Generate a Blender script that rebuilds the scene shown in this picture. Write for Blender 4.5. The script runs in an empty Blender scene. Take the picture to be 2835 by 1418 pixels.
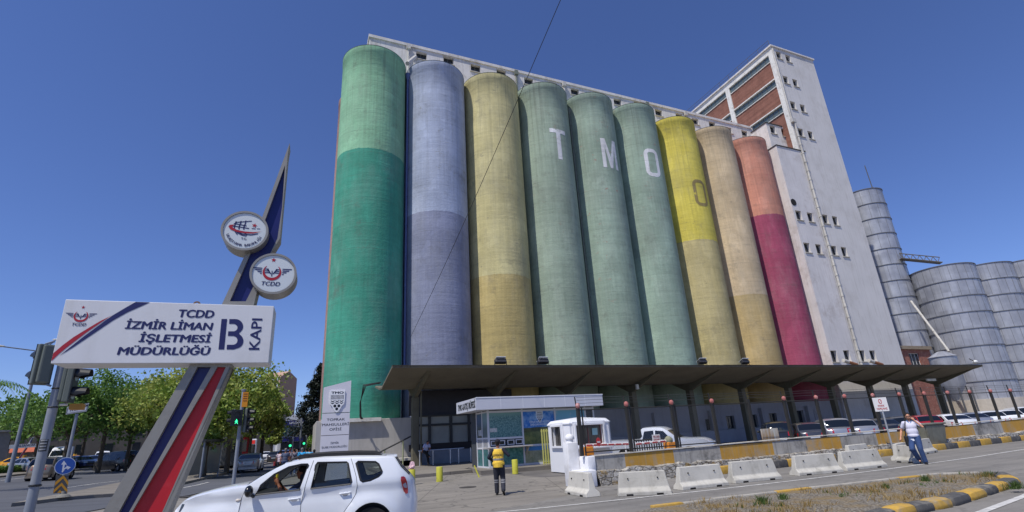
import bpy, bmesh, math, random
from math import sin, cos, pi, radians
from mathutils import Vector, Matrix
from mathutils.geometry import delaunay_2d_cdt
import numpy as np
random.seed(7)
scene = bpy.context.scene
# ---------------------------------------------------------------- camera
F, CX, CY = 1376.0, 1417.5, 750.0            # focal length and principal point in photo pixels
YAW, PIT, ROL, H0 = radians(23.45), radians(18.44), radians(-3.41), 1.7
fw = Vector((sin(YAW)*cos(PIT), cos(YAW)*cos(PIT), sin(PIT)))
r0 = Vector((cos(YAW), -sin(YAW), 0)); u0 = r0.cross(fw)
cr = cos(ROL)*r0 + sin(ROL)*u0
cu = -sin(ROL)*r0 + cos(ROL)*u0
CAM = Vector((0, 0, H0))
cd = bpy.data.cameras.new('camera'); cam = bpy.data.objects.new('camera', cd)
scene.collection.objects.link(cam); scene.camera = cam
cam.matrix_world = Matrix(((cr.x, cu.x, -fw.x, 0), (cr.y, cu.y, -fw.y, 0), (cr.z, cu.z, -fw.z, H0), (0, 0, 0, 1)))
cd.sensor_width = 36; cd.lens = 36*F/2835; cd.shift_y = 41/2835
cd.clip_start = 0.05; cd.clip_end = 3000
# ---------------------------------------------------------------- sky and sun
SUN_EL, SUN_TR = radians(59), radians(28)     # elevation; horizontal direction the light travels, from +X
w = bpy.data.worlds.new('World'); scene.world = w; w.use_nodes = True
nt = w.node_tree; bg = nt.nodes['Background']
sky = nt.nodes.new('ShaderNodeTexSky'); sky.sky_type = 'NISHITA'; sky.sun_disc = False
sky.sun_elevation = SUN_EL
sd = Vector((-cos(SUN_EL)*cos(SUN_TR), -cos(SUN_EL)*sin(SUN_TR), sin(SUN_EL)))
sky.sun_rotation = math.atan2(sd.x, sd.y)
sky.air_density = 1.0; sky.dust_density = 0.0; sky.ozone_density = 8.0; sky.altitude = 0
wb = nt.nodes.new('ShaderNodeMix'); wb.data_type = 'RGBA'; wb.blend_type = 'MULTIPLY'; wb.inputs[0].default_value = 1; wb.inputs[7].default_value = (1.0, 0.97, 1.25, 1)
nt.links.new(sky.outputs[0], wb.inputs[6]); nt.links.new(wb.outputs[2], bg.inputs[0]); bg.inputs[1].default_value = 0.1
sl = bpy.data.lights.new('sun', 'SUN'); so = bpy.data.objects.new('sun', sl); scene.collection.objects.link(so)
sl.energy = 4.2; sl.angle = radians(0.5); sl.color = (1.0, 0.955, 0.87)
so.rotation_euler = sd.to_track_quat('Z', 'Y').to_euler(); so.location = (0, 0, 80)
vs = scene.view_settings; vs.view_transform = 'Standard'; vs.look = 'None'; vs.gamma = 1; vs.exposure = 0.0
scene.render.resolution_x, scene.render.resolution_y = 1024, 512
# ---------------------------------------------------------------- measuring helpers: a photo pixel plus one known distance gives a real place
def ray(px, py):
    return cr*((px-CX)/F) - cu*((py-CY)/F) + fw
def AT_Y(px, py, Y): d = ray(px, py); return CAM + d*(Y/d.y)
def AT_X(px, py, X): d = ray(px, py); return CAM + d*(X/d.x)
def AT_Z(px, py, Z=0): d = ray(px, py); return CAM + d*((Z-H0)/d.z)
def AT_D(px, py, D): d = ray(px, py); return CAM + d*(D/math.hypot(d.x, d.y))
def ss(a, b, t): t = min(1, max(0, (t-a)/(b-a))); return t*t*(3-2*t)
def gz(x, y):
    """ground height: flat in front of the silos, rising gently to the avenue on the left"""
    s = 2.0-x
    z = 0.03*min(max(s, 0), 19)+0.06*min(max(s-19, 0), 13)
    return z*ss(12, 20, y)
def dscale(px): return float(np.interp(px, [0, 150, 300, 450, 600, 700, 800, 900], [1.6, 1.58, 1.5, 1.42, 1.32, 1.25, 1.2, 1.15]))
def G(px, py, dz=0.0):
    z = 0.3
    for k in range(40):
        p = AT_Z(px, py, min(z+dz, H0-0.12)); z = 0.5*z+0.5*gz(p.x, p.y)
    return p
def S(r, g, b, k=1.0):
    f = lambda c: ((c/255+0.055)/1.055)**2.4 if c > 10 else c/255/12.92
    return (f(r)*k, f(g)*k, f(b)*k, 1)
# ---------------------------------------------------------------- materials
MATS = {}
def N(nt, t, **kw):
    n = nt.nodes.new(t)
    for k, v in kw.items():
        if k in ('operation', 'blend_type', 'data_type', 'noise_dimensions', 'feature', 'noise_type', 'wave_type', 'bands_direction', 'vector_type'): setattr(n, k, v)
    return n
def math_n(nt, op, a, b=None, clamp=False):
    n = nt.nodes.new('ShaderNodeMath'); n.operation = op; n.use_clamp = clamp
    for i, v in enumerate((a, b)):
        if v is None: continue
        if isinstance(v, (int, float)): n.inputs[i].default_value = v
        else: nt.links.new(v, n.inputs[i])
    return n.outputs[0]
def mixc(nt, fac, a, b, mode='MIX'):
    n = nt.nodes.new('ShaderNodeMix'); n.data_type = 'RGBA'; n.blend_type = mode
    for i, v in ((0, fac), (6, a), (7, b)):
        if isinstance(v, (int, float)): n.inputs[i].default_value = v
        elif isinstance(v, (tuple, list)): n.inputs[i].default_value = tuple(v) if len(v) == 4 else (*v, 1)
        else: nt.links.new(v, n.inputs[i])
    return n.outputs[2]
def noise(nt, vec, scale, detail=4, rough=0.6, sc=(1, 1, 1), off=(0, 0, 0)):
    mp = nt.nodes.new('ShaderNodeMapping'); mp.inputs['Scale'].default_value = sc; mp.inputs['Location'].default_value = off
    nt.links.new(vec, mp.inputs[0])
    n = nt.nodes.new('ShaderNodeTexNoise'); n.inputs['Scale'].default_value = scale
    n.inputs['Detail'].default_value = detail; n.inputs['Roughness'].default_value = rough
    nt.links.new(mp.outputs[0], n.inputs['Vector']); return n.outputs['Fac']
def ramp(nt, fac, a, b, ca=0.0, cb=1.0):
    n = nt.nodes.new('ShaderNodeMapRange'); n.clamp = True
    nt.links.new(fac, n.inputs[0]); n.inputs[1].default_value = a; n.inputs[2].default_value = b
    n.inputs[3].default_value = ca; n.inputs[4].default_value = cb; return n.outputs[0]
def bump(nt, h, strength, dist=0.02):
    n = nt.nodes.new('ShaderNodeBump'); n.inputs['Strength'].default_value = strength; n.inputs['Distance'].default_value = dist
    nt.links.new(h, n.inputs['Height']); return n.outputs[0]
def new_mat(name, col=(0.5, 0.5, 0.5, 1), rough=0.6, metal=0.0, spec=0.5):
    m = bpy.data.materials.new(name); m.use_nodes = True; b = m.node_tree.nodes['Principled BSDF']
    b.inputs['Base Color'].default_value = col; b.inputs['Roughness'].default_value = rough
    b.inputs['Metallic'].default_value = metal; b.inputs['Specular IOR Level'].default_value = spec
    return m, m.node_tree, b
def M(name, col=None, rough=0.6, metal=0.0, var=0.12, scale=3.0, bmp=0.0, bs=30.0, dirt=None, dirtamt=0.0, streak=0.0, spec=0.4):
    """a painted / cast surface with uneven tone, optional dirt, vertical runs and fine bump (world coordinates)"""
    if name in MATS: return MATS[name]
    m, nt, b = new_mat(name, col, rough, metal, spec)
    geo = nt.nodes.new('ShaderNodeNewGeometry'); P = geo.outputs['Position']
    n1 = noise(nt, P, scale, 5)
    k = ramp(nt, n1, 0.3, 0.7, 1-var, 1+var*0.6)
    c = mixc(nt, 1.0, col, k, 'MULTIPLY')
    if dirtamt > 0:
        d = noise(nt, P, scale*0.6, 7, 0.7, off=(7, 3, 1))
        c = mixc(nt, ramp(nt, d, 0.52, 0.72, 0, dirtamt), c, dirt or (0.09, 0.085, 0.075, 1))
    if streak > 0:
        s = noise(nt, P, 2.2, 5, 0.6, sc=(2.2, 2.2, 0.14), off=(2, 9, 4))
        c = mixc(nt, ramp(nt, s, 0.5, 0.78, 0, streak), c, dirt or (0.1, 0.095, 0.085, 1))
    nt.links.new(c, b.inputs['Base Color'])
    if bmp > 0: nt.links.new(bump(nt, noise(nt, P, bs, 6, 0.65), bmp, 0.01), b.inputs['Normal'])
    MATS[name] = m; return m
def PL(name, col=None, rough=0.5, metal=0.0, emit=0.0, spec=0.5):
    if name in MATS: return MATS[name]
    m, nt, b = new_mat(name, col, rough, metal, spec)
    if emit: b.inputs['Emission Color'].default_value = col; b.inputs['Emission Strength'].default_value = emit
    MATS[name] = m; return m
# ---------------------------------------------------------------- object helpers
COL = scene.collection
def tago(o, label=None, cat=None, group=None, kind=None):
    if label: o['label'] = label
    if cat: o['category'] = cat
    if group: o['group'] = group
    if kind: o['kind'] = kind
    return o
def thing(name, loc, label, cat, group=None, rz=0.0):
    o = bpy.data.objects.new(name, None); COL.objects.link(o); o.location = loc; o.rotation_euler = (0, 0, rz)
    o.empty_display_size = 0.3
    return tago(o, label, cat, group)
def root_mat(o):
    m = Matrix.Identity(4)
    while o is not None:
        m = (Matrix.Translation(o.location) @ o.rotation_euler.to_matrix().to_4x4()) @ m; o = o.parent
    return m
def link_mesh(name, me, parent=None, mat=None, smooth=False, world=True):
    """link a mesh given in world coordinates; under a parent it is turned into the parent's frame"""
    if mat is not None:
        for x in (mat if isinstance(mat, (list, tuple)) else [mat]): me.materials.append(x)
    if smooth:
        me.polygons.foreach_set('use_smooth', [True]*len(me.polygons))
        try: me.set_sharp_from_angle(angle=radians(40))
        except Exception: pass
    o = bpy.data.objects.new(name, me); COL.objects.link(o)
    if parent is not None:
        if world: me.transform(root_mat(parent).inverted())
        o.parent = parent
    elif world:
        n = len(me.vertices)
        if n:
            co = np.empty(n*3); me.vertices.foreach_get('co', co); co = co.reshape(-1, 3)
            c = Vector(((co[:, 0].min()+co[:, 0].max())/2, (co[:, 1].min()+co[:, 1].max())/2, co[:, 2].min()))
            me.transform(Matrix.Translation(-c)); o.location = c
    return o
class MB:
    """collects shapes into one mesh"""
    def __init__(s): s.v = []; s.f = []; s.m = []; s.mi = 0
    def add(s, vs, fs):
        n = len(s.v); s.v += [tuple(p) for p in vs]; s.f += [tuple(i+n for i in f) for f in fs]; s.m += [s.mi]*len(fs); return s
    def mat(s, i): s.mi = i; return s
    def box(s, a, b, T=None):
        x0, y0, z0 = a; x1, y1, z1 = b
        vs = [Vector(p) for p in ((x0,y0,z0),(x1,y0,z0),(x1,y1,z0),(x0,y1,z0),(x0,y0,z1),(x1,y0,z1),(x1,y1,z1),(x0,y1,z1))]
        if T is not None: vs = [T @ p for p in vs]
        return s.add(vs, [(0,3,2,1),(4,5,6,7),(0,1,5,4),(1,2,6,5),(2,3,7,6),(3,0,4,7)])
    def bbox(s, a, b, r=0.02, T=None):
        """box with chamfered edges"""
        bm = bmesh.new(); bmesh.ops.create_cube(bm, size=1.0)
        A, B = Vector(a), Vector(b); c = (A+B)/2; d = B-A
        for v in bm.verts: v.co = Vector((v.co.x*d.x+c.x, v.co.y*d.y+c.y, v.co.z*d.z+c.z))
        bmesh.ops.bevel(bm, geom=bm.edges[:], offset=min(r, 0.45*min(abs(d.x), abs(d.y), abs(d.z))), segments=2, affect='EDGES', profile=0.5)
        return s.addbm(bm, T)
    def addbm(s, bm, T=None):
        bm.verts.ensure_lookup_table()
        for i, v in enumerate(bm.verts): v.index = i
        s.add([(T @ v.co if T is not None else v.co.copy()) for v in bm.verts], [tuple(v.index for v in f.verts) for f in bm.faces]); bm.free(); return s
    def tube(s, pts, r, seg=10, caps=True, r2=None):
        pts = [Vector(p) for p in pts]; n = len(pts); rings = []
        up = Vector((0, 0, 1)); prev = None
        for i, p in enumerate(pts):
            t = (pts[min(i+1, n-1)]-pts[max(i-1, 0)]).normalized()
            a = prev if prev is not None else (up if abs(t.z) < 0.95 else Vector((1, 0, 0)))
            x = (a - t*a.dot(t)); x = x.normalized() if x.length > 1e-6 else t.orthogonal().normalized(); prev = x
            y = t.cross(x); rr = r if r2 is None else r+(r2-r)*i/(n-1)
            if isinstance(r, (list, tuple)): rr = r[i]
            rings.append([p + (x*cos(2*pi*k/seg) + y*sin(2*pi*k/seg))*rr for k in range(seg)])
        vs = [q for R in rings for q in R]; fs = []
        for i in range(n-1):
            for k in range(seg):
                a, b = i*seg+k, i*seg+(k+1) % seg; fs.append((a, b, b+seg, a+seg))
        if caps: fs.append(tuple(range(seg))[::-1]); fs.append(tuple((n-1)*seg+k for k in range(seg)))
        return s.add(vs, fs)
    def lathe(s, prof, c, seg=32, T=None, caps=True):
        c = Vector(c); vs = []; fs = []
        for (r, z) in prof:
            for k in range(seg):
                q = Vector((r*cos(2*pi*k/seg), r*sin(2*pi*k/seg), z)); vs.append((T @ q if T is not None else q)+c)
        n = len(prof)
        for i in range(n-1):
            for k in range(seg):
                a, b = i*seg+k, i*seg+(k+1) % seg; fs.append((a, b, b+seg, a+seg))
        if caps: fs.append(tuple(range(seg))[::-1]); fs.append(tuple((n-1)*seg+k for k in range(seg)))
        return s.add(vs, fs)
    def prism(s, poly, O, u, v, t):
        """flat outline (2d list) in the plane O,u,v extruded by vector t"""
        O, u, v, t = Vector(O), Vector(u), Vector(v), Vector(t)
        P = [O + u*a + v*b for a, b in poly]; n = len(P)
        if u.cross(v).dot(t) > 0: 
            return s.add(P+[p+t for p in P], [tuple(range(n))[::-1], tuple(range(n, 2*n))]+[(i, (i+1) % n, (i+1) % n+n, i+n) for i in range(n)])
        return s.add(P+[p+t for p in P], [tuple(range(n)), tuple(range(n, 2*n))[::-1]]+[(i, i+n, (i+1) % n+n, (i+1) % n) for i in range(n)])
    def flat(s, poly, O, u, v):
        O, u, v = Vector(O), Vector(u), Vector(v)
        return s.add([O+u*a+v*b for a, b in poly], [tuple(range(len(poly)))])
    def sphere(s, c, r, seg=16, rings=10, sc=(1, 1, 1), T=None):
        vs = []; fs = []; c = Vector(c)
        for i in range(rings+1):
            th = pi*i/rings
            for k in range(seg):
                q = Vector((r*sc[0]*sin(th)*cos(2*pi*k/seg), r*sc[1]*sin(th)*sin(2*pi*k/seg), r*sc[2]*cos(th)))
                vs.append((T @ q if T is not None else q)+c)
        for i in range(rings):
            for k in range(seg):
                a, b = i*seg+k, i*seg+(k+1) % seg; fs.append((a, a+seg, b+seg, b))
        return s.add(vs, fs)
    def build(s, name, mat, parent=None, smooth=False, weld=False):
        me = bpy.data.meshes.new(name); me.from_pydata(s.v, [], s.f)
        if len(set(s.m)) > 1: me.polygons.foreach_set('material_index', s.m)
        if weld:
            bm = bmesh.new(); bm.from_mesh(me); bmesh.ops.delete(bm, geom=[v for v in bm.verts if not v.link_faces], context='VERTS'); bmesh.ops.remove_doubles(bm, verts=bm.verts, dist=1e-4)
            bmesh.ops.recalc_face_normals(bm, faces=bm.faces); bm.to_mesh(me); bm.free()
        me.update()
        return link_mesh(name, me, parent, mat, smooth)
def ell(cx, cy, rx, ry, n=28, a0=0, a1=2*pi):
    return [(cx+rx*cos(a0+(a1-a0)*i/n), cy+ry*sin(a0+(a1-a0)*i/n)) for i in range(n + (0 if abs(a1-a0-2*pi) < 1e-6 else 1))]
def pip(p, poly):
    x, y = p; c = False; n = len(poly); j = n-1
    for i in range(n):
        xi, yi = poly[i]; xj, yj = poly[j]
        if (yi > y) != (yj > y) and x < (xj-xi)*(y-yi)/(yj-yi)+xi: c = not c
        j = i
    return c
def cdt(outline, lines=(), step=0.0):
    """triangulate an outline with inner constraint loops and optional grid points"""
    vs = []; es = []
    for k, L in enumerate([outline]+list(lines)):
        n = len(vs); vs += [Vector(p) for p in L]; es += [(n+i, n+(i+1) % len(L)) for i in range(len(L))]
    if step > 0:
        xs = [p[0] for p in outline]; ys = [p[1] for p in outline]
        y = min(ys)+step*0.53
        while y < max(ys):
            x = min(xs)+step*0.47
            while x < max(xs):
                if pip((x, y), outline): vs.append(Vector((x, y)))
                x += step
            y += step
    r = delaunay_2d_cdt(vs, es, [], 1, 1e-5)
    V = [tuple(p) for p in r[0]]; T = []
    for t in r[2]:
        c = (sum(V[i][0] for i in t)/3, sum(V[i][1] for i in t)/3)
        if pip(c, outline): T.append(tuple(t))
    return V, T
_tx = {}
def text2d(s, bold=0.0, shear=0.0, spacing=1.0):
    key = (s, bold, shear, spacing)
    if key in _tx: return _tx[key]
    cu_ = bpy.data.curves.new('lettering', 'FONT'); cu_.body = s; cu_.size = 1; cu_.offset = bold; cu_.shear = shear
    cu_.space_character = spacing; cu_.resolution_u = 3
    o = bpy.data.objects.new('lettering', cu_); COL.objects.link(o)
    dg = bpy.context.evaluated_depsgraph_get(); me = bpy.data.meshes.new_from_object(o.evaluated_get(dg))
    vs = [(v.co.x, v.co.y) for v in me.vertices]; fs = [tuple(p.vertices) for p in me.polygons]
    bpy.data.objects.remove(o); bpy.data.curves.remove(cu_); bpy.data.meshes.remove(me)
    x0 = min(v[0] for v in vs); x1 = max(v[0] for v in vs); cap = 0.70
    vs = [(v[0]-x0, v[1]) for v in vs]
    _tx[key] = (vs, fs, x1-x0, cap); return _tx[key]
def put_text(mb, s, O, u, v, width=None, height=0.1, bold=0.02, shear=0.0, spacing=1.0, align='L', maxw=None):
    """lay lettering into mb: baseline start O, cap height `height`, stretched to `width` when given"""
    vs, fs, wd, cap = text2d(s, 0.0, shear, spacing); O, u, v = Vector(O), Vector(u), Vector(v)
    ky = height/cap; kx = (width/wd) if width else ky
    off = {'L': 0, 'C': -wd*kx/2, 'R': -wd*kx}[align]
    w_ = u.cross(v); cps = [(0, 0)] if bold <= 0 else [(-1, 0), (1, 0), (0, 1), (0, -1), (0, 0)]
    for i, (du, dv) in enumerate(cps): mb.add([O+u*(a*kx+off+du*bold*1.3*kx)+v*(b*ky+dv*bold*0.7*ky)+w_*(0.0004*i) for a, b in vs], fs)
    return mb
def dup(o, parent=None):
    c = o.copy(); COL.objects.link(c); c.parent = parent
    for ch in list(o.children): dup(ch, c)
    return c
X_, Y_, Z_ = Vector((1, 0, 0)), Vector((0, 1, 0)), Vector((0, 0, 1))
# ================================================================ GROUND AND ROADS
def sheet(name, poly, dz, mat, step=2.0, kind='structure', side=0.0, parent=None):
    V, T = cdt(poly, (), step)
    mb = MB(); top = [(x, y, gz(x, y)+dz) for x, y in V]; fs = []
    for t in T:
        a, b, c = (Vector(V[i]) for i in t)
        fs.append(t if (b-a).cross(c-a) > 0 else t[::-1])
    mb.add(top, fs)
    if side > 0:
        n = len(poly)
        for i in range(n):
            a, b = poly[i], poly[(i+1) % n]; za, zb = gz(*a)+dz, gz(*b)+dz
            mb.add([(a[0], a[1], za), (b[0], b[1], zb), (b[0], b[1], zb-side), (a[0], a[1], za-side)], [(0, 1, 2, 3)])
    o = mb.build(name, mat); tago(o, kind=kind); return o
def PX(pts): return [tuple(G(x, y).xy) for x, y in pts]

def ground_mat(name, c1, c2, sc=0.35, fine=9.0, rough=0.9, cracks=0.0, bmp=0.35, joints=None, patch=None):
    m, nt, b = new_mat(name, c1, rough, 0, 0.25)
    geo = nt.nodes.new('ShaderNodeNewGeometry'); P = geo.outputs['Position']
    c = mixc(nt, ramp(nt, noise(nt, P, sc, 6, 0.6), 0.35, 0.65), c1, c2)
    c = mixc(nt, 1.0, c, ramp(nt, noise(nt, P, fine, 8, 0.75), 0.25, 0.75, 0.86, 1.12), 'MULTIPLY')
    c = mixc(nt, 1.0, c, ramp(nt, noise(nt, P, 90, 3, 0.8), 0.3, 0.7, 0.88, 1.1), 'MULTIPLY')
    st = noise(nt, P, 0.9, 6, 0.7, sc=(0.25, 1.6, 1), off=(3, 5, 0))
    c = mixc(nt, ramp(nt, st, 0.52, 0.75, 0, 0.4), c, tuple(x*0.6 for x in c1[:3])+(1,))
    tk = noise(nt, P, 1.4, 3, 0.5, sc=(0.06, 1.3, 1), off=(1, 3, 0)); c = mixc(nt, 1.0, c, ramp(nt, tk, 0.35, 0.65, 0.86, 1.08), 'MULTIPLY')
    oil = noise(nt, P, 1.1, 4, 0.55, off=(8, 1, 2)); c = mixc(nt, ramp(nt, oil, 0.66, 0.74, 0, 0.45), c, (0.06, 0.058, 0.055, 1))
    if cracks:
        v = nt.nodes.new('ShaderNodeTexVoronoi'); v.feature = 'DISTANCE_TO_EDGE'; v.inputs['Scale'].default_value = 0.42
        dp = nt.nodes.new('ShaderNodeVectorMath'); dp.operation = 'ADD'
        nn = nt.nodes.new('ShaderNodeTexNoise'); nn.inputs['Scale'].default_value = 1.7; nt.links.new(P, nn.inputs['Vector'])
        nt.links.new(P, dp.inputs[0]); nt.links.new(nn.outputs['Color'], dp.inputs[1]); nt.links.new(dp.outputs[0], v.inputs['Vector'])
        c = mixc(nt, ramp(nt, v.outputs['Distance'], 0.004, 0.02, cracks, 0), c, (0.05, 0.048, 0.045, 1))
    if joints:
        sx = nt.nodes.new('ShaderNodeSeparateXYZ'); mp = nt.nodes.new('ShaderNodeMapping'); mp.inputs['Rotation'].default_value = (0, 0, radians(joints[1]))
        nt.links.new(P, mp.inputs[0]); nt.links.new(mp.outputs[0], sx.inputs[0])
        for k in (0, 1):
            f = math_n(nt, 'ABSOLUTE', math_n(nt, 'SUBTRACT', math_n(nt, 'FRACT', math_n(nt, 'DIVIDE', sx.outputs[k], joints[0])), 0.5))
            c = mixc(nt, ramp(nt, f, 0.0, 0.006, 0.65, 0), c, (0.06, 0.056, 0.05, 1))
    nt.links.new(c, b.inputs['Base Color'])
    nt.links.new(bump(nt, noise(nt, P, 60, 5, 0.8), bmp, 0.01), b.inputs['Normal'])
    return m
m_ground = ground_mat('ground_mat', S(140, 135, 128), S(120, 116, 110), 0.1)
m_asph = ground_mat('asphalt_mat', S(122, 119, 115), S(136, 132, 126), 0.3, cracks=0.25)
m_asphL = ground_mat('asphalt_avenue_mat', S(86, 88, 94), S(98, 99, 104), 0.2, cracks=0.1)
m_conc = ground_mat('concrete_slab_mat', S(142, 136, 127), S(124, 119, 112), 0.35, cracks=0.5, joints=(4.5, 20))
m_patch = ground_mat('asphalt_patch_mat', S(98, 95, 93), S(112, 108, 104), 0.5)
m_pave = ground_mat('pavement_mat', S(136, 130, 121), S(118, 112, 105), 0.5, joints=(0.9, 0))
# base ground to the horizon
xs = [-900, -400, -200, -100, -60, -40] + [-30+1.5*i for i in range(34)] + [30, 50, 90, 150, 300, 600, 1200]
ys = [-200, -60, -20, 0, 6] + [10+1.2*i for i in range(14)] + [30, 40, 55, 80, 120, 200, 400, 900, 1800]
mb = MB(); W_ = len(xs)
mb.add([(x, y, gz(x, y)-0.02) for y in ys for x in xs],
       [(j*W_+i, j*W_+i+1, (j+1)*W_+i+1, (j+1)*W_+i) for j in range(len(ys)-1) for i in range(W_-1)])
tago(mb.build('ground', m_ground, smooth=True), kind='structure')
sheet('road', [(-6, -5), (60, -5), (90, 8), (90, 16), (44, 15.9), (37.0, 15.6), (14.2, 15.3), (8.6, 15.2), (8.3, 14.6), (7.0, 13.7), (5.2, 12.9), (3.6, 12.4), (1.0, 11.5), (-2, 10), (-6, 6)], 0.004, m_asph, 3.0)
sheet('concrete_forecourt', [(-2, 10), (1.0, 11.5), (3.6, 12.4), (5.2, 12.9), (7.0, 13.7), (8.3, 14.6), (8.6, 15.2), (9.2, 17), (13.5, 24.5), (13.2, 27.3), (8.8, 27.0), (5.5, 26.4), (4.6, 33), (2.4, 37), (1.6, 33), (-0.5, 24), (-3.2, 18.5), (-5.2, 14.0)], 0.004, m_conc, 1.5)
sheet('asphalt_patch', [tuple(AT_Z(x, y).xy) for x, y in ((1330, 1320), (1400, 1312), (1500, 1322), (1567, 1318), (1562, 1300), (1520, 1287), (1460, 1290), (1400, 1300), (1345, 1308))], 0.009, m_patch, 1.0)
# avenue on the left, and the lane right of its planted median
sheet('avenue', PX([(-260, 1345), (0, 1324), (75, 1316), (287, 1300), (420, 1293), (560, 1288), (700, 1270), (845, 1258), (905, 1256), (885, 1300), (770, 1330), (640, 1348), (520, 1372), (330, 1400), (120, 1440), (-260, 1480)]), 0.006, m_asphL, 3.0)
med = PX([(30, 1404), (110, 1395), (175, 1386), (312, 1376), (420, 1358), (509, 1342), (575, 1326), (700, 1293), (855, 1265), (845, 1259), (700, 1269), (560, 1290), (460, 1308), (331, 1342), (184, 1373), (95, 1390)])
sheet('median_pavement', med, 0.13, m_pave, 1.2, side=0.14)
kerb_far = PX([(-260, 1343), (0, 1322), (75, 1314), (287, 1298), (420, 1291), (520, 1287), (520, 1284), (420, 1287), (287, 1291), (75, 1304), (0, 1311), (-260, 1330)])
sheet('pavement', kerb_far, 0.12, m_pave, 1.5, side=0.13)
# painted lines
m_line = M('road_paint', S(205, 203, 198), 0.7, var=0.25, scale=6, dirt=S(130, 128, 125), dirtamt=0.8)
def stripe(name, pts, w_, dz=0.012):
    L = []; R = []
    for i, p in enumerate(pts):
        a, b = Vector(pts[max(i-1, 0)]), Vector(pts[min(i+1, len(pts)-1)]); t = (b-a).normalized(); n = Vector((-t.y, t.x))*w_/2; p = Vector(p)
        L.append(tuple(p+n)); R.append(tuple(p-n))
    mb = MB(); n = len(pts)
    mb.add([(x, y, gz(x, y)+dz) for x, y in L+R], [(n+i, n+i+1, i+1, i) for i in range(n-1)])
    return tago(mb.build(name, m_line), kind='structure')
stripe('lane_line', [(2.6, 12.62), (4.73, 12.28), (6.6, 12.02), (8.7, 11.85), (11.5, 11.62), (14.3, 11.5), (18, 11.5), (23.5, 11.75), (30, 12.4), (40, 13.6)], 0.1)
stripe('lane_line', [(7.5, 5.1), (11.11, 5.72), (13.46, 6.14), (19, 7.3), (30, 9.6)], 0.14)
stripe('lane_line', PX([(150, 1356), (260, 1340), (330, 1332)]), 0.14, 0.016)
stripe('lane_line', PX([(505, 1352), (545, 1344), (578, 1336)]), 0.12, 0.016)
stripe('lane_line', PX([(0, 1331), (75, 1323), (160, 1315)]), 0.14, 0.016)
# manholes
m_iron = M('cast_iron', S(70, 66, 62), 0.7, var=0.3, scale=20)
for nm, (px, py), r_, lab in (('manhole_cover', (1295, 1350), 0.32, 'square iron drain cover in the concrete left of the man in the yellow vest'), ('manhole_cover', (530, 1375), 0.42, 'dark round manhole cover in the road behind the white car bonnet')):
    p = G(px, py); mb = MB(); mb.lathe([(r_, 0), (r_, 0.012), (r_*0.8, 0.016)], (p.x, p.y, p.z+0.006), 20)
    tago(mb.build(nm, m_iron), lab, 'manhole cover')
# traffic island with gravel, dry grass and painted kerb stones (bottom right)
isl = [(7.2, 9.75), (9.6, 9.62), (11.72, 9.45), (12.69, 9.3), (14.71, 9.2), (16.4, 9.0), (17.1, 8.55), (16.8, 8.0), (15.42, 7.15), (13.14, 6.82), (11.41, 6.55), (10.27, 6.55), (8.0, 6.2), (6.0, 6.9), (5.6, 8.2), (6.2, 9.4)]
m_grav, nt, b = new_mat('gravel_mat', (0.3, 0.28, 0.24, 1), 0.95, 0, 0.2)
P = nt.nodes.new('ShaderNodeNewGeometry').outputs['Position']
v = nt.nodes.new('ShaderNodeTexVoronoi'); v.inputs['Scale'].default_value = 22; nt.links.new(P, v.inputs['Vector'])
c = mixc(nt, ramp(nt, v.outputs['Distance'], 0.0, 0.7), S(165, 158, 146), S(95, 88, 78))
c = mixc(nt, ramp(nt, noise(nt, P, 1.3, 6, 0.7), 0.48, 0.6, 0, 0.8), c, S(130, 112, 80))
nt.links.new(c, b.inputs['Base Color']); nt.links.new(bump(nt, v.outputs['Distance'], 0.8, 0.02), b.inputs['Normal'])
sheet('gravel_bed', isl, 0.085, m_grav, 0.5, side=0.1)
m_kst = {k: M('kerb_'+k, c_, 0.8, var=0.2, scale=5, dirt=S(140, 134, 122), dirtamt=0.95, bmp=0.7, bs=14) for k, c_ in (('yellow', S(188, 150, 66)), ('black', S(84, 83, 82)), ('grey', S(165, 160, 150)))}
def kerb_run(pts, w_, h, seq, ln, label, bev=0.05, grp=None, base=0.0):
    """separate kerb stones along a line"""
    P_ = [Vector(p) for p in pts]; d = 0; k = 0
    for i in range(len(P_)-1):
        a, b2 = P_[i], P_[i+1]; L = (b2-a).length; n = max(1, round(L/ln)); t = (b2-a)/L
        for j in range(n):
            c0 = a + t*(L*j/n+0.012); c1 = a+t*(L*(j+1)/n-0.012); m = (c0+c1)/2
            T = Matrix.Translation((m.x, m.y, base+gz(m.x, m.y))) @ Matrix.Rotation(math.atan2(t.y, t.x), 4, 'Z')
            mb = MB(); l2 = (c1-c0).length/2; hh = h*(1+random.uniform(-0.06, 0.06)); mb.bbox((-l2, -w_/2, -0.05), (l2, w_/2, hh), bev, T)
            col = seq[k % len(seq)]
            o = mb.build('kerb_stone', m_kst[col], smooth=True)
            tago(o, label.replace('#', col), 'kerb stone', grp); k += 1
kerb_run([(8.3, 6.2), (10.27, 6.42), (11.41, 6.44), (13.14, 6.74), (15.3, 7.12), (16.65, 7.95)], 0.34, 0.17, ('yellow', 'black'), 0.72,
         'chunky # painted kerb stone along the near side of the gravel island', 0.09, 'painted kerb stones of the gravel island')
kerb_run([(16.9, 8.5), (16.2, 9.02), (14.71, 9.26), (12.69, 9.36), (11.72, 9.5), (9.6, 9.68), (7.2, 9.8)], 0.16, 0.12, ('grey', 'grey', 'yellow', 'grey'), 0.95,
         'low # kerb stone along the far side of the gravel island', 0.02, 'low kerb stones behind the gravel island')
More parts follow.
